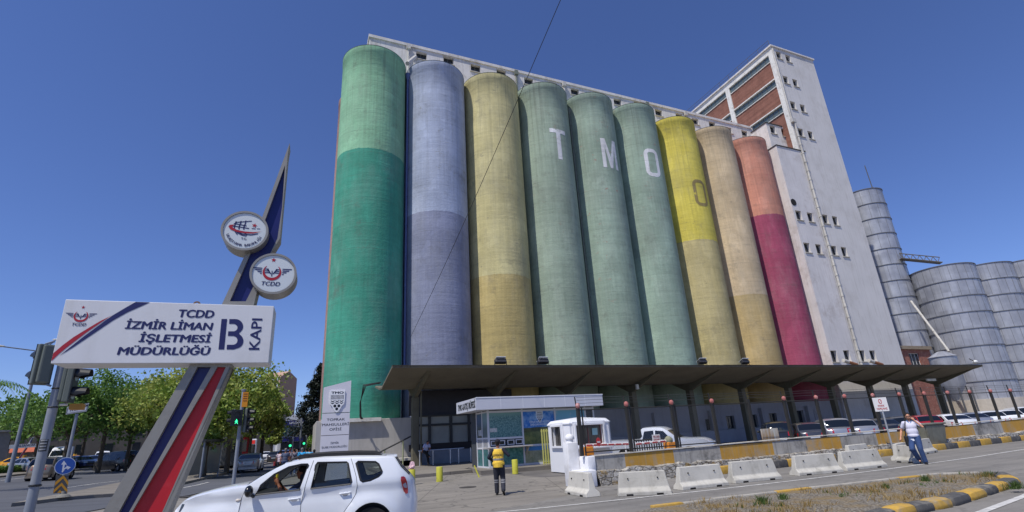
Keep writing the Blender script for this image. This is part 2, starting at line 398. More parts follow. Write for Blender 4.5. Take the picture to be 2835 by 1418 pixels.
# grass tufts on the island: stuff
def blades(name, spots, mat, h=(0.06, 0.2), n=26, spread=0.16, wdt=0.008, kind=None, label=None, cat=None, group=None, base=0.085):
    mb = MB()
    for (x, y, k) in spots:
        for i in range(int(n*k)):
            a = random.uniform(0, 2*pi); r_ = random.gauss(0, spread*k**0.5); hh = random.uniform(*h)*k**0.5
            bx, by = x+r_*cos(a), y+r_*sin(a); z = gz(bx, by)+base-0.01
            lx, ly = random.gauss(0, 0.35)*hh, random.gauss(0, 0.35)*hh; ww = wdt*random.uniform(0.6, 1.5); px_, py_ = -sin(a)*ww, cos(a)*ww
            mb.add([(bx-px_, by-py_, z), (bx+px_, by+py_, z), (bx+lx*0.5+px_*0.6, by+ly*0.5+py_*0.6, z+hh*0.6), (bx+lx, by+ly, z+hh)], [(0, 1, 2), (0, 2, 3)])
    o = mb.build(name, mat); return tago(o, label, cat, group, kind)
def leafmat(name, c1, c2, c3=None, trans=0.3):
    if name in MATS: return MATS[name]
    m, nt, b = new_mat(name, c1, 0.55, 0, 0.35)
    g = nt.nodes.new('ShaderNodeNewGeometry'); c = mixc(nt, g.outputs['Random Per Island'], c1, c2)
    if c3: c = mixc(nt, ramp(nt, noise(nt, g.outputs['Position'], 0.55, 4), 0.42, 0.62), c, c3)
    nt.links.new(c, b.inputs['Base Color'])
    if trans:
        tr = nt.nodes.new('ShaderNodeBsdfTranslucent'); nt.links.new(c, tr.inputs['Color']); mx = nt.nodes.new('ShaderNodeMixShader'); mx.inputs[0].default_value = trans
        out = nt.nodes['Material Output']; nt.links.new(b.outputs[0], mx.inputs[1]); nt.links.new(tr.outputs[0], mx.inputs[2]); nt.links.new(mx.outputs[0], out.inputs[0])
    MATS[name] = m; return m
m_dry = leafmat('dry_grass', S(175, 150, 95), S(130, 105, 60)); m_green = leafmat('weed_green', S(92, 112, 55), S(62, 84, 38))
inner = [p for p in ((random.uniform(6.2, 17), random.uniform(6.5, 9.6)) for _ in range(520)) if pip(p, [(x*0.97+0.33, y*0.95+0.4) for x, y in isl])]
blades('dry_grass', [(x, y, random.uniform(0.3, 1.3)) for x, y in inner if noise and sin(x*1.7)+cos(y*2.9+x)+random.gauss(0, 0.5) > 0.25], m_dry, (0.05, 0.15), 20, 0.15, 0.006, kind='stuff')
blades('green_weeds', [(x, y, random.uniform(0.3, 0.9)) for x, y in inner if sin(x*2.3+1)+cos(y*3.1)+random.gauss(0, 0.5) > 1.2], m_green, (0.04, 0.13), 18, 0.14, 0.008, kind='stuff')
for i, (px, py, k, lab) in enumerate(((2110, 1392, 1.0, 'bushiest green weed on the island, leftmost by the low kerb'), (2168, 1380, 0.7, 'small green weed by the low kerb beside the bushier weed'), (2560, 1330, 0.9, 'round green weed on the gravel island below the man on the phone'), (2453, 1350, 0.6, 'low green weed at the far low kerb of the island'), (2738, 1318, 0.8, 'thin spiky weed at the far tip of the gravel island'), (2810, 1350, 1.0, 'tall green weed between the kerb stones at the island tip'))):
    p = AT_Z(px, py, 0.1); blades('weed', [(p.x, p.y, 1.4*k)], m_green, (0.04, 0.16), 130, 0.075, 0.008, label=lab, cat='weed')

# ================================================================ SILOS
def silo_mat(name, top, bot, zb, z0=3.4, worn=None, wornamt=0.0, marks=None):
    m, nt, b = new_mat(name, top, 0.85, 0, 0.2)
    P = nt.nodes.new('ShaderNodeNewGeometry').outputs['Position']
    sx = nt.nodes.new('ShaderNodeSeparateXYZ'); nt.links.new(P, sx.inputs[0]); z = sx.outputs[2]
    c = mixc(nt, ramp(nt, math_n(nt, 'ADD', z, ramp(nt, noise(nt, P, 2.2, 8, 0.8), 0.2, 0.8, -0.11, 0.11)), zb-0.02, zb+0.02), bot, top) if bot else mixc(nt, 0.0, top, top)
    n1 = noise(nt, P, 0.22, 6, 0.65, sc=(1, 1, 0.8)); c = mixc(nt, 1.0, c, ramp(nt, n1, 0.32, 0.68, 0.78, 1.14), 'MULTIPLY')
    n2 = noise(nt, P, 2.6, 6, 0.75, sc=(1.6, 1.6, 0.05), off=(4, 2, 0)); c = mixc(nt, 1.0, c, ramp(nt, n2, 0.3, 0.7, 0.87, 1.09), 'MULTIPLY'); n7 = noise(nt, P, 0.35, 7, 0.7, sc=(1.3, 1.3, 0.55), off=(11, 2, 5)); c = mixc(nt, ramp(nt, n7, 0.45, 0.75, 0, 0.2), c, (0.42, 0.42, 0.38, 1))
    n3 = noise(nt, P, 1.0, 4, 0.6, sc=(0.12, 0.12, 2.2), off=(1, 8, 3)); c = mixc(nt, 1.0, c, ramp(nt, n3, 0.35, 0.65, 0.95, 1.04), 'MULTIPLY')
    n4 = noise(nt, P, 0.5, 9, 0.75, off=(9, 1, 5)); c = mixc(nt, ramp(nt, n4, 0.56, 0.7, 0, 0.45), c, (0.13, 0.125, 0.11, 1))
    n6 = noise(nt, P, 7.0, 7, 0.8, sc=(1, 1, 0.6), off=(2, 1, 6)); c = mixc(nt, ramp(nt, n6, 0.6, 0.72, 0, 0.3), c, (0.11, 0.105, 0.095, 1))
    rp = noise(nt, P, 0.5, 3, 0.4, sc=(1.2, 1.2, 0.7), off=(21, 4, 9)); c = mixc(nt, 1.0, c, ramp(nt, rp, 0.57, 0.59, 1.0, 1.1), 'MULTIPLY')
    run = math_n(nt, 'MULTIPLY', ramp(nt, noise(nt, P, 3.2, 3, 0.5, sc=(1.5, 1.5, 0.02), off=(5, 7, 1)), 0.55, 0.68), ramp(nt, math_n(nt, 'ADD', z, ramp(nt, noise(nt, P, 0.8, 2), 0, 1, -9, 9)), 22, 39)); c = mixc(nt, math_n(nt, 'MULTIPLY', run, 0.28), c, (0.11, 0.105, 0.09, 1))
    jz = math_n(nt, 'ABSOLUTE', math_n(nt, 'SUBTRACT', math_n(nt, 'FRACT', math_n(nt, 'DIVIDE', math_n(nt, 'ADD', z, ramp(nt, noise(nt, P, 1.2, 3), 0, 1, -0.1, 0.1)), 2.35)), 0.5)); c = mixc(nt, math_n(nt, 'MULTIPLY', ramp(nt, jz, 0.0, 0.014, 0.5, 0), ramp(nt, noise(nt, P, 0.9, 4, off=(2, 2, 2)), 0.4, 0.6)), c, (0.13, 0.125, 0.11, 1))
    if worn:
        n5 = noise(nt, P, 1.1, 9, 0.75, sc=(1, 1, 1.3), off=(3, 3, 8)); c = mixc(nt, ramp(nt, n5, 0.62, 0.66, 0, wornamt), c, worn)
    nt.links.new(c, b.inputs['Base Color'])
    h = math_n(nt, 'ADD', noise(nt, P, 2.6, 8, 0.7, sc=(1, 1, 1.5)), math_n(nt, 'MULTIPLY', noise(nt, P, 1.0, 5, 0.6, sc=(0.15, 0.15, 3)), 0.8))
    nt.links.new(bump(nt, h, 0.5, 0.06), b.inputs['Normal'])
    return m
SX0, SP, SY, SR = 4.87, 6.388, 44.0, 3.14
SIL = [('green two-tone', (0.26,0.50,0.31,1), (0.065,0.31,0.215,1), 27.42, 39.06, 'silo painted pale green above emerald green, leftmost of the painted row', None, 0),
 ('blue', (0.38,0.43,0.55,1), (0.25,0.27,0.37,1), 21.96, 39.0, 'silo painted pale blue above grey lilac, between the green silo and the sand yellow one', S(120, 115, 90), 0.4),
 ('sand', (0.56,0.50,0.25,1), (0.50,0.40,0.17,1), 16.22, 39.2, 'silo painted straw yellow with an ochre lower third, third of the row', S(120, 115, 110), 0.5),
 ('green T', (0.30,0.375,0.29,1), None, 0, 39.6, 'grey green silo with the white letter T', S(150, 125, 112), 0.4),
 ('green M', (0.29,0.375,0.295,1), None, 0, 39.8, 'grey green silo with the worn white letter M', S(158, 122, 110), 0.7),
 ('green O', (0.305,0.40,0.315,1), None, 0, 39.8, 'grey green silo with the white letter O', S(158, 130, 118), 0.5),
 ('yellow', (0.64,0.54,0.10,1), (0.50,0.42,0.2,1), 22.36, 39.3, 'bright yellow silo with a faded grey O and a beige lower half', S(125, 115, 90), 0.5),
 ('beige', (0.60,0.47,0.30,1), (0.48,0.36,0.17,1), 16.05, 39.2, 'beige silo with an ochre foot, between the yellow silo and the pink one', None, 0),
 ('pink', (0.60,0.27,0.19,1), (0.35,0.075,0.13,1), 27.25, 38.9, 'silo painted salmon above dark raspberry pink, beside the white tower', S(175, 60, 90), 0.35)]
def cyl_shell(X, Y, R_, z0, z1, seg=96):
    mb = MB()
    k = [(R_, z0), (R_, z1-0.75), (R_+0.035, z1-0.7), (R_+0.035, z1), (R_-0.3, z1+0.08), (0.05, z1+0.12)]
    # fine rings so that light grazes a real curve
    zz = [z0+(z1-0.75-z0)*i/12 for i in range(13)]
    mb.lathe([(R_, z) for z in zz]+k[2:], (X, Y, 0), seg); return mb
letters_white = silo_mat('worn_white_letters', S(222, 222, 222), None, 0, worn=S(135, 155, 140), wornamt=0.9)
letters_grey = silo_mat('worn_grey_letters', S(146, 130, 84), None, 0, worn=(0.64, 0.54, 0.10, 1), wornamt=1.0)
def on_cyl(mb, poly, Xc, az0, zc, R_):
    """wrap a filled outline (metres) on the front of a silo: az0 = angle from -Y towards +X"""
    V, T = cdt(poly, (), 0.0)
    V2, T2 = V, T
    def pos(a, b_):
        t = az0 + a/R_; return (Xc+R_*sin(t), SY-R_*cos(t), zc+b_)
    for t in T2:   # split each triangle so that it follows the curve
        a, b_, c = (Vector(V2[i]) for i in t); n = 4
        idx = {}; vs = []
        for i in range(n+1):
            for j in range(n+1-i):
                q = a + (b_-a)*(i/n) + (c-a)*(j/n); idx[(i, j)] = len(vs); vs.append(pos(q.x, q.y))
        fs = []
        for i in range(n):
            for j in range(n-i):
                fs.append((idx[(i, j)], idx[(i+1, j)], idx[(i, j+1)]))
                if i+j < n-1: fs.append((idx[(i+1, j)], idx[(i+1, j+1)], idx[(i, j+1)]))
        mb.add(vs, fs)
def ring_poly(w_, h, t, r_):
    out = []; inn = []
    for (cx_, cy_, a0) in ((w_/2-r_, h/2-r_, 0), (-w_/2+r_, h/2-r_, 90), (-w_/2+r_, -h/2+r_, 180), (w_/2-r_, -h/2+r_, 270)):
        for i in range(6):
            a = radians(a0+18*i); out.append((cx_+r_*cos(a), cy_+r_*sin(a))); inn.append((cx_+max(r_-t, .05)*cos(a), cy_+max(r_-t, .05)*sin(a)))
    return out, inn
silos = []
for i, (nm, top, bot, zb, zt, lab, worn, wa) in enumerate(SIL):
    X = SX0+SP*i; mt = silo_mat('silo_'+nm.replace(' ', '_'), top, bot, zb, worn=worn, wornamt=wa)
    r_ = thing('silo', (X, SY, 0), lab, 'silo')
    cyl_shell(X, SY, SR, 3.62, zt).build('shell', mt, r_, smooth=True)
    mb = MB(); mb.lathe([(SR+0.05, zt-0.01), (SR+0.05, zt+0.03), (SR-0.4, zt+0.05)], (X, SY, 0), 72); mb.build('rim', M('silo_rim', S(75, 82, 72), 0.9), r_, smooth=True)
    silos.append(r_)
def az_at(px, py, i):
    X = SX0+SP*i; d = ray(px, py); a = d.x**2+d.y**2; b_ = 2*(d.x*(-X)+d.y*(-SY)); c_ = X*X+SY*SY-SR*SR
    t = (-b_-math.sqrt(max(0, b_*b_-4*a*c_)))/2/a; q = CAM+d*t; return math.atan2(q.x-X, SY-q.y), q.z
# T
mb = MB(); a, z1 = az_at(1544, 358, 3); a2, z0 = az_at(1551, 441, 3); H_ = z1-z0; Xc = SX0+SP*3
on_cyl(mb, [(-1.0, 0), (1.0, 0), (1.0, -0.5), (0.26, -0.5), (0.26, -H_), (-0.26, -H_), (-0.26, -0.5), (-1.0, -0.5)], Xc, a, z1, SR+0.012); mb.build('letter', letters_white, silos[3], smooth=True)
# M
mb = MB(); a, z1 = az_at(1684, 386, 4); a2, z0 = az_at(1690, 465, 4); H_ = z1-z0; Xc = SX0+SP*4
on_cyl(mb, [(-1.1, 0), (-0.55, 0), (0, -H_*0.62), (0.55, 0), (1.1, 0), (1.1, -H_), (0.66, -H_), (0.66, -H_*0.3), (0.17, -H_), (-0.17, -H_), (-0.66, -H_*0.3), (-0.66, -H_), (-1.1, -H_)], Xc, a, z1, SR+0.012); mb.build('letter', letters_white, silos[4], smooth=True)
def letterO(i, c, top, bot, w_, t, mt, nm='letter'):
    a, zc = az_at(*c, i); z1 = az_at(*top, i)[1]; z0 = az_at(*bot, i)[1]
    out, inn = ring_poly(w_, z1-z0, t, 0.75); mb = MB(); n = len(out)
    for k in range(n):
        kk = (k+1) % n; on_cyl(mb, [out[k], out[kk], inn[kk], inn[k]], SX0+SP*i, a, (z1+z0)/2, SR+0.012)
    mb.build(nm, mt, silos[i], smooth=True)
letterO(5, (1807, 451), (1800, 412), (1812, 489), 2.0, 0.48, letters_white)
letterO(6, (1940, 533), (1930, 497), (1948, 571), 2.0, 0.42, letters_grey, 'faded_letter')
# a second-row silo just showing at the left edge
r_ = thing('silo', (SX0+0.08, SY+6.4, 0), 'dull pink silo of the row behind, a sliver showing left of the green silo', 'silo')
cyl_shell(SX0+0.08, SY+6.4, SR, 0.2, 38.6).build('shell', silo_mat('silo_back', S(166, 132, 122), None, 0), r_, smooth=True)
# downpipes in the joints between silos
m_pipeb = M('pipe_blue', S(92, 105, 150), 0.7); m_pipew = M('pipe_white', S(196, 192, 184), 0.6, var=0.2, streak=0.5); m_piped = M('pipe_dark', S(112, 118, 108), 0.7)
for i, mt, lab, z0 in ((0, m_pipeb, 'blue downpipe in the joint between the green and the blue silo', 7.5), (3, m_piped, 'grey downpipe between the silos lettered T and M', 7.0)):
    X = SX0+SP*(i+0.5)+0.05; mb = MB(); Yp = SY-1.0
    mb.tube([(X, Yp, z0), (X, Yp, 37.6)], 0.11, 10); mb.lathe([(0.12, 0), (0.26, 0.5), (0.26, 0.8)], (X, Yp, 37.5), 12)
    for z in range(9, 37, 3): mb.tube([(X, Yp, z), (X, Yp, z+0.12)], 0.145, 10)
    tago(mb.build('downpipe', mt, smooth=True), lab, 'downpipe')

# ================================================================ WHITE GALLERY ON TOP
m_wall = M('weathered_white_wall', S(212, 209, 206), 0.85, var=0.06, scale=0.35, bmp=0.3, bs=6, dirt=S(150, 142, 128), dirtamt=0.35, streak=0.35)
m_wallw = M('weathered_white_parapet', S(216, 212, 208), 0.85, var=0.12, scale=0.8, bmp=0.3, bs=6, dirt=S(128, 116, 98), dirtamt=0.6, streak=0.4)
m_glassd = PL('dark_glass', S(38, 44, 50), 0.12, 0, 0, 0.6); m_frame = M('metal_window_frame', S(92, 94, 92), 0.5)
m_sill = M('stone_sill', S(185, 180, 168), 0.8, dirt=S(90, 85, 75), dirtamt=0.6)
def wall_holes(mb, x0, x1, z0, z1, Y, holes, depth=0.4, T=lambda x, y, z: (x, y, z)):
    """a wall face at Y with real window openings; holes = (xa, xb, za, zb); returns nothing"""
    xs = sorted(set([x0, x1]+[h[0] for h in holes]+[h[1] for h in holes])); zs = sorted(set([z0, z1]+[h[2] for h in holes]+[h[3] for h in holes]))
    for i in range(len(xs)-1):
        for j in range(len(zs)-1):
            xm, zm = (xs[i]+xs[i+1])/2, (zs[j]+zs[j+1])/2
            if any(h[0] < xm < h[1] and h[2] < zm < h[3] for h in holes): continue
            mb.add([T(xs[i], Y, zs[j]), T(xs[i+1], Y, zs[j]), T(xs[i+1], Y, zs[j+1]), T(xs[i], Y, zs[j+1])], [(0, 1, 2, 3)])
    for a, b_, c, d in holes:
        q = [(a, c), (b_, c), (b_, d), (a, d)]
        for k in range(4):
            (xa, za), (xb, zb_) = q[k], q[(k+1) % 4]
            mb.add([T(xa, Y, za), T(xb, Y, zb_), T(xb, Y+depth, zb_), T(xa, Y+depth, za)], [(0, 1, 2, 3)])
def window(parent, xa, xb, za, zb_, Y, depth=0.4, sill=True, mull=1, frame=m_frame, glass=m_glassd):
    fw_ = 0.06; mb = MB()
    mb.box((xa, Y+depth-0.05, za), (xa+fw_, Y+depth, zb_)); mb.box((xb-fw_, Y+depth-0.05, za), (xb, Y+depth, zb_))
    mb.box((xa+fw_, Y+depth-0.05, za), (xb-fw_, Y+depth, za+fw_)); mb.box((xa+fw_, Y+depth-0.05, zb_-fw_), (xb-fw_, Y+depth, zb_))
    for k in range(mull):
        x = xa+(xb-xa)*(k+1)/(mull+1); mb.box((x-0.025, Y+depth-0.05, za+fw_), (x+0.025, Y+depth, zb_-fw_))
    f = mb.build('window', frame, parent)
    MB().add([(xa, Y+depth-0.015, za), (xb, Y+depth-0.015, za), (xb, Y+depth-0.015, zb_), (xa, Y+depth-0.015, zb_)], [(0, 1, 2, 3)]).build('pane', glass, f)
    if sill: MB().box((xa-0.12, Y-0.12, za-0.1), (xb+0.12, Y-0.002, za-0.003)).build('sill', m_sill, f)
    return f
GY, GX0, GX1, GZ = 45.0, 4.32, 60.6, 44.1
gal = thing('gallery_building', ((GX0+GX1)/2, GY, 0), 'long white conveyor gallery with small square windows along the tops of the painted silos', 'building')
hol = []
for px, py in ((1167, 155), (1242, 168), (1317, 190), (1388, 204), (1464, 226), (1530, 238), (1592, 255), (1650, 268), (1710, 283), (1766, 292), (1824, 313), (1881, 323), (1925, 337), (1972, 346), (2018, 361), (2062, 370)):
    p = AT_Y(px, py, GY); hol.append((p.x-0.6, p.x+0.6, p.z-0.5, p.z+0.52))
mb = MB(); wall_holes(mb, GX0, GX1, 36.0, GZ-0.35, GY, hol)
mb.add([(GX0, GY, 36), (GX0, GY+9, 36), (GX0, GY+9, GZ-0.35), (GX0, GY, GZ-0.35)], [(3, 2, 1, 0)])
mb.add([(GX1, GY, 36), (GX1, GY+9, 36), (GX1, GY+9, GZ), (GX1, GY, GZ)], [(0, 1, 2, 3)])
mb.add([(GX0, GY+9, 36), (GX1, GY+9, 36), (GX1, GY+9, GZ), (GX0, GY+9, GZ)], [(3, 2, 1, 0)]); mb.build('wall', m_wallw, gal)
MB().box((GX0-0.12, GY-0.14, GZ-0.35), (GX1-0.4, GY+9.1, GZ)).build('roof', m_wallw, gal)
for h in hol: window(gal, *h, GY, mull=1)
for px, py in ((1131, 125), (1428, 190), (1560, 222), (1788, 270), (1895, 302)):
    p = AT_Y(px, py, GY-0.2); mb = MB(); mb.box((p.x-0.22, GY-0.4, GZ-0.9), (p.x+0.22, GY-0.142, GZ-0.3)); mb.tube([(p.x, GY-0.2, GZ-0.9), (p.x, GY-0.2, 39.2)], 0.1, 8)
    mb.build('downpipe', m_pipew if px in (1131, 1560, 1895) else m_piped, gal)
# conveyor chute sticking out by the green silo
p0, p1 = AT_Y(1128, 176, 42.4), AT_Y(1150, 158, 44.9); tago(MB().tube([p0, p1], 0.22, 8).build('spout', m_pipew), 'short white spout between the tops of the green and the blue silo', 'spout')

# ================================================================ TOWER
TY, TX0, TX1, TZ = 40.7, 63.3, 72.6, 56.4; TD = 27.0
m_brick, nt, b = new_mat('red_brick', S(150, 88, 72), 0.9, 0, 0.2)
tc = nt.nodes.new('ShaderNodeNewGeometry').outputs['Position']; mp = nt.nodes.new('ShaderNodeMapping'); mp.inputs['Rotation'].default_value = (radians(90), 0, radians(90))
nt.links.new(tc, mp.inputs[0]); br = nt.nodes.new('ShaderNodeTexBrick'); br.inputs['Scale'].default_value = 3.2; nt.links.new(mp.outputs[0], br.inputs['Vector'])
br.inputs['Color1'].default_value = S(142, 98, 84); br.inputs['Color2'].default_value = S(124, 84, 72); br.inputs['Mortar'].default_value = S(150, 118, 104); br.inputs['Mortar Size'].default_value = 0.03
c = mixc(nt, 1.0, br.outputs['Color'], ramp(nt, noise(nt, tc, 0.9, 6, 0.7), 0.3, 0.7, 0.75, 1.15), 'MULTIPLY')
c = mixc(nt, ramp(nt, noise(nt, tc, 3.0, 7, 0.8), 0.62, 0.7, 0, 0.6), c, S(80, 52, 46)); nt.links.new(c, b.inputs['Base Color'])
tw = thing('tower_building', ((TX0+TX1)/2, TY, 0), 'tall white headhouse tower with a red brick side and small square windows', 'building')
whol = []
def th(px, py, w_=1.08, h=1.38):
    p = AT_Y(px, py, TY); whol.append((p.x-w_/2, p.x+w_/2, p.z-h/2, p.z+h/2))
Z2 = lambda x, y, zx, zy, s: (zx+x/s, zy+y/s)
for x, y in ((1100, 230), (1212, 270), (1185, 522), (1298, 560), (1272, 825), (1388, 862), (1365, 1148), (1480, 1180)): th(*Z2(x, y, 1900, 100, 4.2925))
for x, y in ((912, 1143), (1050, 1167), (1227, 1190), (1345, 1210)): th(*Z2(x, y, 2000, 330, 4.2925))
for x, y in ((800, 300), (878, 310), (978, 320), (1045, 328), (980, 1017), (1065, 1015), (1165, 1015), (1235, 1015)): th(*Z2(x, y, 1900, 560, 2.385))
mb = MB(); wall_holes(mb, TX0, TX1, 0, TZ, TY, [h for h in whol if h[0] > TX0+0.1])
mb.add([(TX1, TY, 0), (TX1, TY+TD, 0), (TX1, TY+TD, TZ), (TX1, TY, TZ)], [(0, 1, 2, 3)]); mb.add([(TX0, TY+TD, 0), (TX1, TY+TD, 0), (TX1, TY+TD, TZ), (TX0, TY+TD, TZ)], [(3, 2, 1, 0)])
mb.build('wall', m_wall, tw)
# lower shaft block in front of the silo end, flush with the tower face
LX, LZ = 58.75, 38.0
lb = thing('shaft_building', ((LX+TX0)/2, TY+3, 0), 'slender white stair shaft between the pink silo and the tower', 'building')
mb = MB(); wall_holes(mb, LX, TX0-0.003, 0, LZ, TY+0.02, [h for h in whol if h[0] <= TX0+0.1])
mb.add([(LX, TY+0.02, 0), (LX, TY+6, 0), (LX, TY+6, LZ), (LX, TY+0.02, LZ)], [(3, 2, 1, 0)]); mb.add([(LX, TY+0.02, LZ), (TX0, TY+0.02, LZ), (TX0, TY+6, LZ), (LX, TY+6, LZ)], [(0, 1, 2, 3)])
mb.build('wall', M('shaft_white_wall', S(214, 210, 208), 0.85, var=0.1, scale=0.6, bmp=0.4, bs=5, dirt=S(150, 135, 122), dirtamt=0.6, streak=0.3), lb)
MB().box((LX-0.08, TY-0.08, LZ), (TX0+1.2, TY+6, LZ+0.12)).build('roof', M('dark_coping', S(70, 68, 66), 0.8), lb)
for h in whol: window(lb if h[0] <= TX0+0.1 else tw, *h, TY+(0.02 if h[0] <= TX0+0.1 else 0), mull=1)
p = AT_Y(2197, 560, TY); mb = MB(); mb.lathe([(0.5, 0), (0.5, 0.02)], (0, 0, 0), 20, T=Matrix.Rotation(radians(90), 3, 'X')); mb.v = [(a+p.x, b_+TY-0.0, c_+p.z) for a, b_, c_ in mb.v]
mb.build('vent_hole', PL('hole_dark', S(30, 28, 28), 0.9), lb)
# upper block set back behind the shaft roof, with two windows
UX, UY, UZ = AT_Y(2120, 340, TY+1.6).x, TY+1.6, 43.0
ub = thing('gallery_head_building', ((UX+TX0)/2, UY, LZ), 'small white roof block with two windows where the gallery meets the tower', 'building')
uh = []
for x, y in ((600, 122), (735, 160)):
    q = AT_Y(*Z2(x, y, 2000, 330, 4.2925), UY); uh.append((q.x-0.55, q.x+0.55, q.z-0.75, q.z+0.6))
mb = MB(); wall_holes(mb, UX, TX0-0.003, LZ+0.12, UZ, UY, uh); mb.add([(UX, UY, LZ-2), (UX, UY+3, LZ-2), (UX, UY+3, UZ), (UX, UY, UZ)], [(3, 2, 1, 0)])
mb.build('wall', m_wallw, ub); MB().box((UX-0.1, UY-0.1, UZ), (TX0, UY+3, UZ+0.12)).build('roof', M('dark_coping', S(70, 68, 66), 0.8), ub)
for h in uh: window(ub, *h, UY)
# brick side of the tower facing the silos: white concrete grid, brick panels, ribbon windows
m_frw = M('concrete_frame_white', S(222, 220, 214), 0.8, var=0.1, dirt=S(130, 120, 105), dirtamt=0.6, streak=0.3)
Yf = [TY, TY+0.9]; bays = [(TY+0.75, TY+8.8), (TY+9.6, TY+17.5), (TY+18.5, TY+26.2)]
mb = MB(); x = TX0
for ya, yb in ((TY+0.012, TY+0.75), (TY+8.8, TY+9.6), (TY+17.5, TY+18.5), (TY+26.2, TY+TD)): mb.box((x, ya, 30), (x+0.4, yb, TZ-1.0))
mb.box((x, TY+0.012, TZ-1.0), (x+0.4, TY+TD, TZ-0.006)); mb.build('frame', m_frw, tw)
LV = []
for (pt, pb) in (((2072.4, 275.9), None), ((2089.9, 343.4), None)):
    LV.append(AT_X(pt[0], pt[1], TX0).z)
bands = [TZ-1.0, LV[0], LV[1], 36.0, 31.0]; wh = 1.15
for ya, yb in bays:
    for k in range(4):
        zt_ = bands[k]; zb2 = bands[k+1] if k < 3 else 31
        mb = MB(); mb.add([(x+0.18, ya, zb2), (x+0.18, yb, zb2), (x+0.18, yb, zt_-wh), (x+0.18, ya, zt_-wh)], [(3, 2, 1, 0)]); mb.build('brick_panel', m_brick, tw)
        mb = MB()
        if k: mb.box((x-0.05, ya+0.003, zt_), (x+0.4, yb-0.003, zt_+0.18))
        mb.box((x+0.05, ya+0.003, zt_-wh-0.1), (x+0.19, yb-0.003, zt_-wh)); mb.build('band', m_frw, tw)
        mb = MB(); n = 9
        for i in range(n+1):
            y_ = ya+(yb-ya)*i/n; mb.box((x+0.2, y_-0.04, zt_-wh), (x+0.28, y_+0.04, zt_))
        f = mb.build('window', m_frame, tw)
        MB().add([(x+0.25, ya, zt_-wh), (x+0.25, yb, zt_-wh), (x+0.25, yb, zt_), (x+0.25, ya, zt_)], [(3, 2, 1, 0)]).build('pane', PL('ribbon_glass', S(92, 105, 106), 0.25, 0, 0, 0.6), f)
mb = MB(); mb.box((TX0-0.25, TY-0.2, TZ), (TX1+0.15, TY+TD+0.2, TZ+0.25)); mb.build('roof', m_wallw, tw)
mb = MB()
for z in (0.55, 1.05): mb.tube([(TX0-0.1, TY+0.1, TZ+0.2+z), (TX0-0.1, TY+TD, TZ+0.2+z)], 0.035, 6)
for i in range(14): mb.tube([(TX0-0.1, TY+0.1+i*2.05, TZ+0.2), (TX0-0.1, TY+0.1+i*2.05, TZ+1.25)], 0.03, 6)
mb.build('railing', M('rail_grey', S(90, 90, 92), 0.6), tw)
# long downpipe on the tower face
mb = MB(); X = TX0+0.3
mb.tube([(X, TY-0.22, 7), (X, TY-0.22, UZ-0.3)], 0.15, 10); mb.tube([(X-0.3, TY-0.15, UZ), (X-0.3, TY-0.15, TZ-0.5)], 0.14, 10)
mb.box((X-0.55, TY-0.4, UZ-0.4), (X+0.25, TY-0.01, UZ+0.25))
for i in range(24): mb.tube([(X, TY-0.22, 8+i*1.4), (X, TY-0.22, 8.12+i*1.4)], 0.2, 10)
mb.build('downpipe', m_pipew, tw, smooth=True)

# ================================================================ METAL SILOS ON THE RIGHT
m_galv, nt, b = new_mat('galvanised_sheet', S(190, 194, 202), 0.45, 0.35, 0.5)
P = nt.nodes.new('ShaderNodeTexCoord').outputs['Object']; c = mixc(nt, ramp(nt, noise(nt, P, 0.5, 4), 0.35, 0.65), S(182, 184, 190), S(158, 160, 168))
sxyz = nt.nodes.new('ShaderNodeSeparateXYZ'); nt.links.new(P, sxyz.inputs[0]); ang = math_n(nt, 'ARCTAN2', sxyz.outputs[1], sxyz.outputs[0])
fa = math_n(nt, 'FLOOR', math_n(nt, 'MULTIPLY', ang, 24/(2*pi))); fz = math_n(nt, 'FLOOR', math_n(nt, 'MULTIPLY', sxyz.outputs[2], 0.37))
wn = nt.nodes.new('ShaderNodeTexWhiteNoise'); wn.noise_dimensions = '2D'; cb = nt.nodes.new('ShaderNodeCombineXYZ'); nt.links.new(fa, cb.inputs[0]); nt.links.new(fz, cb.inputs[1]); nt.links.new(cb.outputs[0], wn.inputs['Vector'])
c = mixc(nt, 1.0, c, ramp(nt, wn.outputs['Value'], 0, 1, 0.84, 1.08), 'MULTIPLY')
c = mixc(nt, ramp(nt, noise(nt, P, 2, 5, 0.6, sc=(1.5, 1.5, 0.1)), 0.5, 0.8, 0, 0.35), c, S(120, 118, 116)); nt.links.new(c, b.inputs['Base Color'])
m_seam = M('silo_seam', S(110, 112, 118), 0.6)
